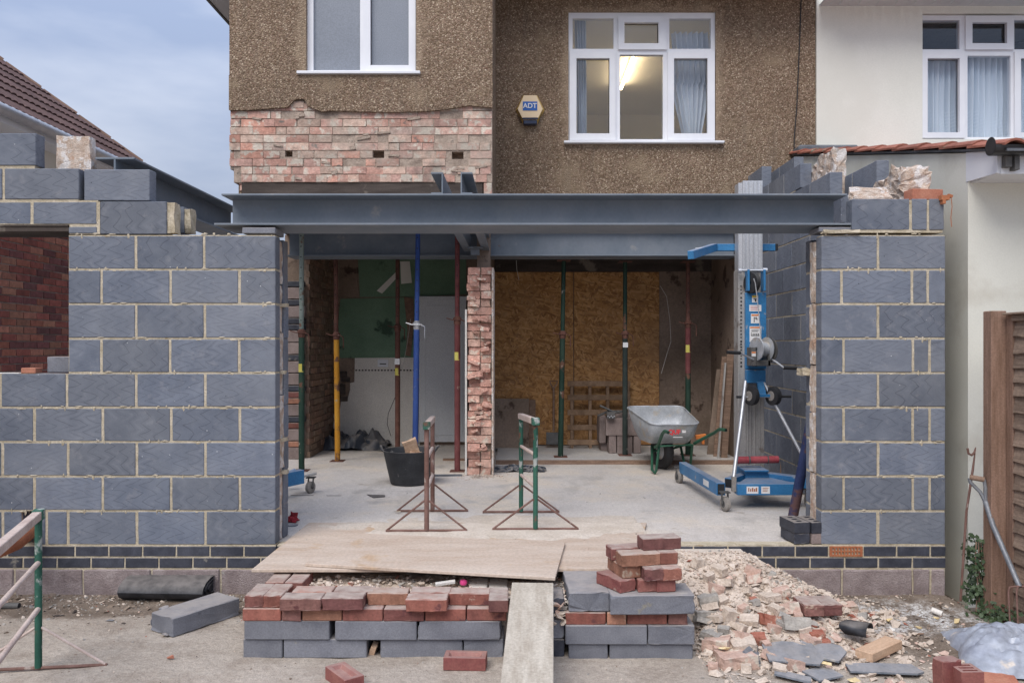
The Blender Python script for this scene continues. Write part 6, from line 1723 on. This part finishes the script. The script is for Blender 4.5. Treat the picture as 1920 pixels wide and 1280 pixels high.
# dense blocks stacked
gc = 'brown concrete blocks stacked in the back room'; Yc = 9.32
for lb, x0, x1, za, zb_, Y_ in (('concrete block end at the left of the lower row', 1142, 1155.5, 0, .215, Yc), ('dark concrete block end in the middle of the lower row', 1157, 1171, 0, .215, Yc), ('concrete block end just right of the dark prop', 1172, 1186, 0, .215, Yc + .01), ('pale concrete block end nearest the wheelbarrow', 1188, 1202, 0, .215, Yc)):
    put('concrete_block', (PX(x0, Y_), Y_, FL2), 0, lb, (round((x1-x0)/F*Y_, 3), .44, .21), 'concrete_block', 'concrete block', gc, bevel=.005)
put('concrete_block', (PX(1136, Yc), Yc - .01, FL2 + .211), 0, 'concrete block with a torn white label on the upper row', (.42, .1, .2), 'concrete_block', 'concrete block', gc)
put('concrete_block', (PX(1154, Yc + .14), Yc + .14, FL2 + .211), 0, 'topmost concrete block behind the labelled one', (.31, .1, .25), 'concrete_block', 'concrete block', gc)
put('concrete_block', (PX(1124, 9.5), 9.5, FL2 + .1), 0, 'concrete block standing at the back left of the pile', (.08, .3, .32), 'concrete_block', 'concrete block', gc)
put('concrete_block', (PX(1127, 9.55), 9.55, FL2), 0, 'concrete block under the back left of the pile', (.1, .3, .1), 'concrete_block', 'concrete block', gc)
mb = MB().tube([P(1125, 760, 9.35), P(1155, 774, 9.3), P(1165, 772, 9.35)], .012, 8).tube([P(1122, 779, 9.4), P(1140, 771, 9.35), P(1168, 771, 9.4)], .014, 8); pb(mb, 1138, 1153, 772, 785, 9.25, 9.31); mb.build
o = mb.build('clamp', M['darkgrey'], None); tag(o, 'dark metal clamp tools lying on the concrete blocks', 'clamp')
mb = MB()
for i in range(5): mb.obox(P(1140 + i*3, 780 + (i % 2)*2, 9.24), (.012, .004, .014), (0, .4*i, 0))
tag(mb.build('bolts', M['silver'], None), 'row of shiny bolts on the front of the clamp', 'bolts')
# boards leaning in the right corner
gl_ = 'long boards leaning in the back right corner'
for i, (x0, x1, xt0, xt1, yt, Y_, lb, mt) in enumerate(((1352, 1364, 1364, 1376.5, 655, 8.96, 'dark brown board leaning furthest right in the corner', 'wood_old'), (1338, 1350, 1354, 1366, 668, 9.08, 'wide reddish board leaning behind the lift', 'wood_old'), (1345, 1348.5, 1359, 1362, 680, 8.93, 'thin pale batten leaning in the corner', 'alu_dull'), (1326, 1340, 1344, 1358, 692, 9.25, 'short brown board at the back of the corner', 'plaster_brown'))):
    a = [Vector((PX(x, Y_), Y_, FL2)) for x in (x0, x1)]; b2 = [P(x, yt, Y_) for x in (xt1, xt0)]
    tag(MB().prism(a + b2, (0, .022, 0)).build('board', M[mt], None), lb, 'board', gl_)
tag(MB().obox(P(1314, 818, 9.0), (.12, .04, .05), (0, -.1, .1)).obox(P(1318, 824, 9.02), (.03, .05, .1)).build('tool', M['orange_print'], None, .006), 'orange tool half hidden behind the wheelbarrow', 'tool')
mb = MB().obox(G(852, 863, FL) + Vector((0, 0, .012)), (.26, .05, .024), (0, 0, .03)); tag(mb.build('batten', M['wood_old'], None), 'short batten on the floor before the maroon prop', 'batten')
mb = MB().obox(G(885, 892, FL) + Vector((-.35, .0, .006)), (.5, .06, .012), (0, 0, .06)); tag(mb.build('batten', M['lead'], None), 'grey strip lying at the foot of the brick pier', 'batten')
crumple('red_netting', G(547, 978, FL), .08, .08, .055, 'red_cloth', 'scrap of red netting at the foot of the left wall', 'netting', 5, nx_=16, ny_=12)
def shard(px, py, w, d_, z, mat, label, cat, seed, rot=0, th=.008, tilt=(0, 0), group=None):
    rn = random.Random(seed); pts = []
    base_ = [(-1, -1), (.1, -1.02), (1, -.9), (1.02, .35), (.55, 1), (-.98, .95)]
    if seed % 2: base_ = [(-1, -.9), (.7, -1), (1.03, -.5), (.9, .98), (-.3, 1.02), (-1.02, .7)]
    for a_, b_ in base_: pts.append(Vector(((a_ + rn.uniform(-.1, .1))*w/2, (b_ + rn.uniform(-.1, .1))*d_/2, 0)))
    mb = MB().prism(pts, (0, 0, th)); o = mb.build('slate' if cat == 'slate' else cat.replace(' ', '_'), M[mat], None, loc=(SG(px, py, z) if px > 1300 else G(px, py, z)), rot=(tilt[0], tilt[1], rot)); return tag(o, label, cat, group)
shard(573, 993, .07, .06, FL, 'slate', 'small slate shard on the plywood corner near the left wall', 'slate', 3)
shard(548, 985, .07, .06, FL, 'slate', 'small slate shard beside the red netting', 'slate', 4)
chunk('mortar_lump', G(745, 962, FL) + Vector((0, 0, .015)), (.035, .025, .02), 'mortar', 'small mortar lump beside the rusty trestle base', 'mortar lump', 3)

# ================================================================== RUBBLE
def rub_z(x, y):
    h = mound(x, y)
    return (h - .05 if h <= 0.012 else h - .01) + .018*noise3(x*14, y*14, 2) + .008*noise3(x*40, y*40, 5)
mb = MB(); nx_, ny_ = 120, 90; x0_, x1_, y0_, y1_ = .50, 2.35, 3.75, 5.21
V = []; Fc = []
for j in range(ny_+1):
    for i in range(nx_+1):
        x = x0_ + (x1_-x0_)*i/nx_; y = y0_ + (y1_-y0_)*j/ny_; h = mound(x, y)
        V.append((x, y, rub_z(x, y)))
for j in range(ny_):
    for i in range(nx_): k = j*(nx_+1)+i; Fc.append((k, k+1, k+nx_+2, k+nx_+1))
mb.add(V, Fc, 0)
M['rub_pale'] = surf('pale_mortar_rubble', (.49, .40, .325), (.62, .53, .45), 9, off=False, rand=0, bump=.8, bscale=70, bdist=.008, spots=[((.34, .25, .18), 6, .62)])
M['rub_pink'] = surf('pink_rubble', (.45, .30, .24), (.57, .42, .35), 12, off=False, rand=0, bump=.6, bscale=70, bdist=.006, spots=[((.56, .49, .41), 14, .55)])
M['rub_grey'] = surf('grey_rubble', (.26, .24, .22), (.40, .37, .33), 12, off=False, rand=0, bump=.6)
M['rub_red'] = surf('red_rubble', (.28, .09, .06), (.38, .17, .12), 12, off=False, rand=0, bump=.5, spots=[((.54, .46, .38), 14, .6)])
mats_r = [M['rub_pale'], M['rub_pink'], M['rub_grey'], M['rub_red'], M['soot'], surf('dirt_crumb', (.16, .12, .09), (.27, .21, .165), 9, rand=0, off=False)]
rn = random.Random(21)
def add_rock(mb, c, s, mi, rn=rn, flat=1.0):
    v, f = rn.choice(HULLS); E = Euler((rn.uniform(-.6, .6), rn.uniform(-.6, .6), rn.uniform(0, 6.28))).to_matrix()
    mb.add([Vector(c) + E @ Vector((p.x*s, p.y*s, p.z*s*flat)) for p in v], f, mi)
cnt = 0
while cnt < 10500:
    x = rn.uniform(.50, 2.3); y = rn.uniform(3.8, 5.2); h = mound(x, y)
    if h < .004 and rn.random() > .12: continue
    if x < 1.0 and y < 4.42: 
        if x < .95: continue
    low = 1 - h/.345
    s = min(.045, .003 + rn.expovariate(1/(.0042 + .0065*low)))
    mi = rn.choices([0, 1, 2, 3, 4], [.83, .10, .045, .02*low + .002, .006])[0]
    add_rock(mb, (x, y, max(rub_z(x, y), ground_h(x, y)) + s*.25), s, mi); cnt += 1
rb = mb.build('rubble', mats_r, None, recalc=False); tag(rb, 'sloping heap of pale mortar and brick rubble beside the doorway', 'rubble', kind='stuff')
# fill between the stack and the plywood
mb = MB(); V = []; Fc = []
nx_, ny_ = 90, 30
for j in range(ny_+1):
    for i in range(nx_+1):
        x = -1.30 + 1.95*i/nx_; y = 4.34 + .75*j/ny_
        V.append((x, y, .27 + .02*noise3(x*9, y*9, 4) + .012*noise3(x*30, y*30, 6)))
for j in range(ny_):
    for i in range(nx_): k = j*(nx_+1)+i; Fc.append((k, k+1, k+nx_+2, k+nx_+1))
mb.add(V, Fc, 0); mb.box((-1.28, 4.45, 0), (.62, 5.1, .2), 0)
for i in range(900):
    x = rn.uniform(-1.28, .3); y = rn.uniform(4.36, 4.7); s = min(.03, .005 + rn.expovariate(1/.006))
    add_rock(mb, (x, y, .275 + rn.uniform(0, .02)), s, rn.choices([0, 1, 2, 3], [.72, .12, .12, .04])[0])
for i in range(140):
    x = rn.uniform(.19, .25); y = rn.uniform(4.2, 4.45); s = rn.uniform(.012, .035)
    add_rock(mb, (x, y, rn.uniform(.18, .30)), s, rn.choices([0, 1, 2], [.7, .15, .15])[0])
tag(mb.build('rubble', mats_r, None, recalc=False), 'crushed mortar fill packed between the brick stack and the plywood', 'rubble', kind='stuff')
# stones scattered over the ground
mb = MB()
for i in range(4200):
    r_ = rn.random()
    if r_ < .42: x, y = rn.uniform(-3.6, -1.55), 5.2 - abs(rn.gauss(0, .22))
    elif r_ < .80: x, y = rn.uniform(1.4, 3.2), rn.uniform(4.1, 5.2)
    else: x, y = rn.uniform(-3, 3), rn.uniform(3.7, 5.2)
    s = min(.035, .003 + rn.expovariate(1/.0045))
    if r_ >= .8: s *= .6
    add_rock(mb, (x, y, ground_h(x, y) + s*.15), s, rn.choices([0, 1, 2, 3, 4, 5], [.20, .05, .27, .015, .06, .40])[0], flat=.7)
for i in range(1300):   # crumbs on slab and plywood
    x = rn.uniform(-1.45, 2.3); y = rn.uniform(4.7, 8.0); s = min(.014, .0015 + rn.expovariate(1/.0022))
    z_ = FL if y > 5.8 or x > .9 else .361
    if y < 5.35 and x > .8: continue
    add_rock(mb, (x, y, z_ + s*.1), s, rn.choices([0, 2, 4], [.6, .3, .1])[0], flat=.5)
for i in range(420):
    q = rn.uniform(0, 6.28); r_ = abs(rn.gauss(0, .16)); x = PX(899, 7.98) + r_*math.cos(q)*1.2; y = 7.98 + r_*math.sin(q)*.7
    s = rn.uniform(.003, .014); add_rock(mb, (x, y, FL + s*.1 + max(0, .02 - r_*.1)), s, rn.choices([0, 1, 2], [.7, .2, .1])[0], flat=.6)
tag(mb.build('gravel', mats_r, None, recalc=False), 'small stones and crumbs scattered over the ground and slab', 'gravel', kind='stuff')
# larger lumps one can pick out
gl2 = 'broken lumps lying on the rubble heap'
def lump(px, py, w, h_, mat, label, group=None, seed=0, rot=0, lift=0):
    """a lump whose picture-size is w x h_ pixels, resting on the heap where the sight line meets it"""
    lo = None
    for k in range(400):
        Y = 3.6 + k*.005; p = P(px, py, Y)
        if p.z <= max(mound(p.x, p.y), 0) + .004: lo = p; break
    if lo is None: lo = G(px, py)
    s_ = F/lo.y
    me = rough_box((w/s_, w/s_*.7, h_/s_*.9), min(w, h_)/s_*.13, 2, seed); me.materials.append(M[mat])
    o = link('rubble_lump', me, None, lo + Vector((0, w/s_*.2, lift + .012)), (random.uniform(-.35, .35), random.uniform(-.3, .3), rot))
    return tag(o, label, 'rubble lump', group)
lump(1384, 1250, 70, 34, 'rub_pink', 'largest pale pink lump at the front foot of the rubble heap', seed=1, rot=.1)
lump(1348, 1215, 48, 30, 'rub_pink', 'ridged brick lump leaning beside the right block stack', seed=2, rot=-.5)
lump(1396, 1222, 44, 32, 'rub_pale', 'rounded pitted mortar lump near the slates', seed=3)
lump(1366, 1168, 22, 50, 'rub_pale', 'tall flat mortar slab leaning on the heap', seed=4, rot=.3)
lump(1493, 1176, 50, 26, 'rub_grey', 'grey concrete lump on the right flank of the heap', seed=5)
lump(1448, 1170, 42, 24, 'rub_red', 'large half brick on the right flank of the heap', seed=6, rot=.2)
lump(1481, 1146, 36, 22, 'rub_pink', 'pink broken brick lying nearest the two dusty bricks', seed=7)
lump(1423, 1205, 26, 24, 'rub_red', 'square red brick piece just above the slates', seed=8)
lump(1534, 1197, 28, 16, 'rub_red', 'red brick piece beside the black rubber strip', seed=9)
lump(1548, 1212, 20, 14, 'rub_red', 'small red brick piece left of the sawn timber', seed=10)
lump(1330, 1133, 34, 26, 'rub_grey', 'brown brick corner against the right block stack', seed=11)
lump(1466, 1116, 30, 18, 'rub_pink', 'pink flat piece near the top right of the heap', seed=12)
lump(1413, 1090, 26, 16, 'rub_pink', 'pointed pink shard against the base blocks', seed=13)
lump(1322, 1155, 40, 14, 'rub_grey', 'long flat stone wedged against the stack', seed=14, rot=.2)
lump(1322, 1170, 36, 12, 'rub_grey', 'thin flat stone below the wedged one', seed=15)
lump(1594, 1144, 26, 18, 'rub_pink', 'pinkish stone lying by the base of the block pier', seed=16)
for i in range(46):
    px = 1310 + (i*53 % 215); py = 1060 + (i*37 % 205)
    if px + (1260 - py)*.2 > 1560 - (1180 - py)*.9 and py < 1150: continue
    lump(px, py, random.uniform(16, 38), random.uniform(11, 22), random.choice(['rub_pale', 'rub_pale', 'rub_pale', 'rub_pale', 'rub_pink', 'rub_pink', 'rub_grey']), 'fist-sized broken lump of mortar or brick on the rubble heap', gl2, seed=20+i, rot=random.uniform(0, 3))
# slates, foam, timber, rubber
shard(1488, 1236, .27, .22, .03, 'slate', 'large pale slate lying at the front of the heap', 'slate', 11, -.15, .009, (.12, 0))
shard(1540, 1226, .24, .2, .02, 'slate', 'dark slate overlapping the large pale slate', 'slate', 12, -.6, .009, (.05, .05))
shard(1660, 1258, .36, .13, .01, 'slate', 'long slate with a mortar smear below the sawn timber', 'slate', 13, -.08, .009)
shard(1543, 1268, .15, .13, .01, 'slate', 'rounded slate piece with yellow foam on it', 'slate', 14, .4, .009)
shard(1485, 1274, .17, .06, .015, 'slate', 'narrow slate splinter at the bottom edge of the heap', 'slate', 15, -.6, .009)
shard(1410, 1236, .12, .1, .02, 'slate', 'dark slate wedged upright beside the red brick piece', 'slate', 16, .9, .012, (.9, 0))
mb = MB().box((-.155, -.047, 0), (.155, .047, .045)); o = mb.build('timber_offcut', M['wood_new'], None, .002, loc=SG(1648, 1228, .012), rot=(0, 0, math.radians(38))); tag(o, 'sawn timber offcut lying near the slates', 'timber offcut')
mb = MB(); n = 30; V = []
for k in range(n+1):
    q = k/n*3.6; r_ = .075 - .006*q
    V += [(-.06 + .02*math.sin(q*2), r_*math.cos(q), .055 + r_*.7*math.sin(q)), (.06, r_*math.cos(q) + .02, .055 + r_*.7*math.sin(q))]
mb.add(V, [(2*k, 2*k+1, 2*k+3, 2*k+2) for k in range(n)])
o = mb.build('rubber_strip', M['dpm_dry'], None, smooth=True, loc=SG(1606, 1204, .01), rot=(0, 0, -.7)); tag(o, 'curled strip of black rubber damp course on the ground', 'rubber strip')
sm = o.modifiers.new('thickness', 'SOLIDIFY'); sm.thickness = .004
gf = 'pieces of yellow foam on the dirt'
for i, (px, py, w, lb, mt) in enumerate(((1672, 1164, .10, 'yellow foam piece nearest the two dusty bricks', 'foam'), (1793, 1166, .12, 'large flat foam piece nearest the garden fork', 'foam'), (1671, 1180, .08, 'white flat plaster piece below the yellow foam', 'plaster_white'), (1722, 1178, .06, 'small foam crumb in the white dust', 'foam'), (1755, 1160, .06, 'curled foam ring in the white dust', 'foam'), (1722, 1189, .1, 'thin brown bark-like strip in the dirt', 'wood_old'), (1820, 1212, .13, 'long thin foam strip beside the plastic bag', 'foam'), (1600, 1276, .11, 'flat yellow foam piece at the bottom edge', 'foam'), (1548, 1258, .10, 'yellow foam lump lying on the rounded slate', 'foam'), (1358, 1230, .07, 'yellow foam lump on the front of the heap', 'foam'))):
    v, f = HULLS[(i*5) % len(HULLS)]
    zf = .045 if px in (1358, 1548) else .008
    o = MB().add([(a*w/2, b_*w*.3, c*.022) for a, b_, c in v], f).build('foam_piece' if mt == 'foam' else 'plaster_piece' if mt == 'plaster_white' else 'bark_strip', M[mt], None, loc=SG(px, py, zf), rot=(0, 0, i*.7)); tag(o, lb, 'foam' if mt == 'foam' else 'plaster' if mt == 'plaster_white' else 'bark strip')
o = MB().tube([(-.03, 0, 0), (.03, 0, 0)], .017, 12).build('white_plug', M['plaster_white'], None, loc=G(1757, 1152) + Vector((0, 0, .018)), rot=(0, .2, -.8)); tag(o, 'small white plastic plug lying in the white dust', 'plug')
o = MB().lathe([(0, -.018), (.018, -.012), (.022, 0), (.018, .012), (0, .018)], seg=14).build('pink_cap', M['pink_plastic'], None, loc=P(869, 1091, 4.5), smooth=True); tag(o, 'bright pink plastic cap in the crushed mortar', 'cap')
o = MB().obox((0, 0, 0), (.11, .03, .012)).build('white_scrap', M['plaster_white'], None, loc=P(835, 1092, 4.47), rot=(.1, -.12, .1)); tag(o, 'white scrap lying in the crushed mortar near the pink cap', 'scrap')
# gap stake between the two blocks of the bottom course
me = rough_box((.03, .05, .1), .006, 2, 3); me.materials.append(M['wood_new']); tag(link('wood_splinter', me, None, P(699, 1222, 4.27), (.3, .3, 0)), 'splinter of wood in the gap of the bottom course', 'splinter')

# ================================================================== RIGHT EDGE: FENCE, FORK, ROD, BAG, IVY
Fn = thing('garden_fence', 'brown lapped timber fence with a post at the right edge', 'fence', (0, 0, 0))
zp = PZ(583, 4.9)
MB().box((2.880, 4.87, -.2), (2.972, 4.96, zp)).build('post', M['fence_post'], Fn, .004)
MB().box((2.966, 4.80, -.1), (3.02, 4.868, PZ(586, 4.85))).box((2.973, 4.869, -.1), (3.03, 4.95, PZ(588, 4.9))).build('batten', M['fence_post'], Fn, .003)
MB().box((2.955, 3.05, PZ(602, 4.8)), (3.0, 4.799, PZ(591, 4.8))).box((2.93, 3.05, PZ(590, 4.8)), (3.02, 4.85, PZ(586, 4.8))).build('top_rail', M['fence_board'], Fn, .003)
z = PZ(604, 4.8); i = 0
while z > .05:
    h_ = random.uniform(.085, .12); mb = MB(); N_ = 36; V = []
    for k in range(N_+1):
        y = 3.05 + 1.745*k/N_; wob = .012*noise3(y*3, i*5.1) + .006*noise3(y*11, i*3)
        V += [(2.985, y, z + .012), (2.962, y, z - h_ + wob), (2.972, y, z - h_ + wob), (2.995, y, z + .012)]
    Fc = []
    for k in range(N_):
        for q in range(4): Fc.append((4*k+q, 4*k+(q+1) % 4, 4*k+4+(q+1) % 4, 4*k+4+q))
    Fc += [(0, 1, 2, 3), (4*N_+3, 4*N_+2, 4*N_+1, 4*N_)]
    mb.add(V, Fc); mb.build('board', M['fence_board'], Fn); z -= h_*.86; i += 1
# garden fork
K = thing('garden_fork', 'worn garden fork leaning beside the fence with its tines in the dirt', 'garden fork', (0, 0, 0))
MB().tube([P(1848, 940, 4.92), P(1862, 985, 4.86), P(1912, 1100, 4.62)], .0165, 12, r2=.015).build('shaft', M['fork_grey'], K, smooth=True)
MB().tube([P(1848, 942, 4.92), P(1838, 922, 4.94), P(1819, 903, 4.96), P(1818, 896, 4.96)], .011, 10).tube([P(1848, 942, 4.92), P(1848, 915, 4.92), P(1845, 899, 4.92)], .011, 10).build('yoke', M['fork_grey'], K, smooth=True)
MB().tube([P(1818, 894, 4.96), P(1846, 899, 4.92)], .016, 12).build('grip', M['wood_old'], K, smooth=True)
for k, xt in enumerate((1891, 1906, 1921, 1936)):
    a_ = P(xt, 1102, 4.6)
    MB().tube([P(1912, 1098, 4.62), P(xt + 2, 1100, 4.6), a_ + Vector((0, 0, -.02)), P(xt + 3, 1178, 4.56)], .006, 8, r2=.0045).build('tine', M['t_rust'], K, smooth=True)
o = MB().tube([P(1815, 849, 5.05), P(1815, 841, 5.05), P(1819, 837, 5.05), P(1826, 838, 5.05), P(1829, 842, 5.05)][::-1] if False else [P(1814, 840, 5.05), P(1816, 850, 5.05), P(1822, 853, 5.05), P(1827, 848, 5.05), P(1829, 840, 5.05), P(1824, 880, 5.05), P(1812, 960, 5.05), P(1808, 1020, 5.05), P(1801, 1126, 5.05)], .0075, 8).build('steel_rod', M['t_rust'], None, smooth=True); tag(o, 'rusty bent steel rod with a hooked top standing in the gap', 'steel rod')
# plastic bag
mb = MB(); nx_, ny_ = 44, 34; V = []; Fc = []
for j in range(ny_+1):
    for i in range(nx_+1):
        a, b2 = i/nx_, j/ny_
        e = max(0, math.sin(math.pi*min(1, a*.95)))**.5 * max(0, math.sin(math.pi*min(1, b2*.98)))**.55
        fold = .07*abs(noise3(a*3.5 + b2*2, b2*6, 3)) + .05*abs(noise3(a*8, b2*9, 8)) + .02*abs(noise3(a*18, b2*20, 5))
        V.append((a*.62 + .03*noise3(b2*5, 1), b2*.62 + .04*noise3(a*4, 2), .004 + .15*e*(.8 + .3*noise3(a*2, b2*2, 4)) + fold*e))
for j in range(ny_):
    for i in range(nx_): k = j*(nx_+1)+i; Fc.append((k, k+1, k+nx_+2, k+nx_+1))
mb.add(V, Fc); bg_ = mb.build('plastic_bag', M['bag'], None, loc=G(1836, 1270) + Vector((-.02, .02, 0)), rot=(0, 0, -.25)); bg_.data.shade_smooth(); bg_.data.set_sharp_from_angle(angle=.6)
tag(bg_, 'cloudy plastic bag slumped on the ground at the right edge', 'plastic bag')
# ivy
IV = thing('ivy', 'green ivy climbing the foot of the fence post', 'ivy', (0, 0, 0))
mb = MB()
def leaf(mb, c, s, nrm):
    q = Vector(nrm).to_track_quat('Z', 'Y').to_matrix(); r_ = Matrix.Rotation(rn.uniform(0, 6.28), 3, 'Z')
    shp = [(0, -1, 0), (.75, -.55, .1), (.95, .25, .05), (.35, .35, 0), (0, 1.1, .08), (-.35, .35, 0), (-.95, .25, .05), (-.75, -.55, .1)]
    mb.add([Vector(c) + q @ (r_ @ (Vector(p)*s)) for p in shp] , [(0, 1, 2, 3), (0, 3, 4, 5), (0, 5, 6, 7)])
for i in range(800):
    z = rn.uniform(0, 1)
    if rn.random() < .62:
        x = 2.875 + .04*noise3(z*6, 1) + rn.gauss(0, .02 + .012*(1-z)); y = 4.99 + rn.uniform(-.05, .1); zz_ = z*.43 + .02
        if z > .8 and rn.random() < .5: continue
    else:
        x = 2.955 + rn.gauss(0, .015); y = 4.78 + rn.uniform(-.06, .06); zz_ = z*.55 + .02
        if abs(noise3(z*4, 7)) < .18 or rn.random() < .4: continue
    leaf(mb, (x, y, zz_), rn.uniform(.008, .017), (rn.uniform(-1, .4), -1 + rn.uniform(0, .8), rn.uniform(.0, 1)))
for i in range(220):
    x = rn.gauss(2.9, .07); y = rn.gauss(4.85, .08); leaf(mb, (x, y, abs(rn.gauss(0, .05)) - .02), rn.uniform(.008, .016), (rn.uniform(-1, .6), -1, rn.uniform(.2, 1.4)))
mb.build('foliage', M['leaf'], IV, recalc=False)
mb = MB()
for k in range(5):
    mb.tube([(2.84 + .02*k, 4.97, -.05), (2.86 + .01*k, 4.98, .15), (2.84 + .02*k, 4.97, .32), (2.85 + .015*k, 4.98, .42)], .004, 5)
mb.build('stem', M['wood_old'], IV, smooth=True)
# party-wall brick on the window sill at the left
put('brick', (X0(37), YF + .01, course(5) - .003), 0, 'small orange brick piece on the ledge of the left wall hole', (.095, .08, .036), 'clay', 'brick')
put('grey_block', (X0(68), YF + .12, course(5)), 0, 'rough grey block standing on the ledge of the left wall hole', (.205, .1, .104), 'block_plain', 'grey block')
put('plastic_strip', (X0(-60), YF + .02, course(5) - .006), 0, 'pale plastic strip laid along the ledge of the left wall', (.32, .09, .006), 'plaster_white', 'plastic strip')

# sandy dust trodden over the far edge of the plywood
mb = MB(); nx_, ny_ = 150, 60; V = []; Fc = []
for j in range(ny_+1):
    for i in range(nx_+1):
        x = -1.50 + 2.95*i/nx_; y = 4.9 + 1.45*j/ny_
        base = .3615 if y < 5.79 else max(FL + .001, .3615 - (y - 5.79)*.5)
        if x > .88: base = FL - .015
        cx_, cy_ = (x - .0)/1.40, (y - 5.72)/.42
        f_ = 1 - cx_*cx_ - cy_*cy_
        h = .007*max(-1, f_) - .002 + .006*noise3(x*2.6, y*3.2, 4) + .004*noise3(x*11, y*11, 7)
        V.append((x, y, base + max(-.004, h)))
for j in range(ny_):
    for i in range(nx_): k = j*(nx_+1)+i; Fc.append((k, k+1, k+nx_+2, k+nx_+1))
mb.add(V, Fc); o = mb.build('dust', M['dust'], None, smooth=True); tag(o, 'sandy dust trodden over the back edge of the plywood', 'dust', kind='stuff')
o = MB().prism([G(688, 927, FL + .003), G(700, 933, FL + .003), G(722, 931, FL + .003), G(722, 928, FL + .003)], (0, 0, .004)).build('membrane_strip', M['dpm_dry'], None); tag(o, 'sliver of black membrane lying on the slab left of the rusty trestle', 'membrane')
mb = MB()
for (xa, xb, y_) in ((545, 588, 928.5), (612, 640, 929)): mb.prism([G(xa, y_, FL + .001), G(xb, y_ + .1, FL + .001), G(xb, y_ - .6, FL + .001), G(xa, y_ - .7, FL + .001)], (0, 0, .0006))
o = mb.build('joint_strip', M['soot'], None); tag(o, 'thin dark joint line across the slab near the left wall', 'joint strip')
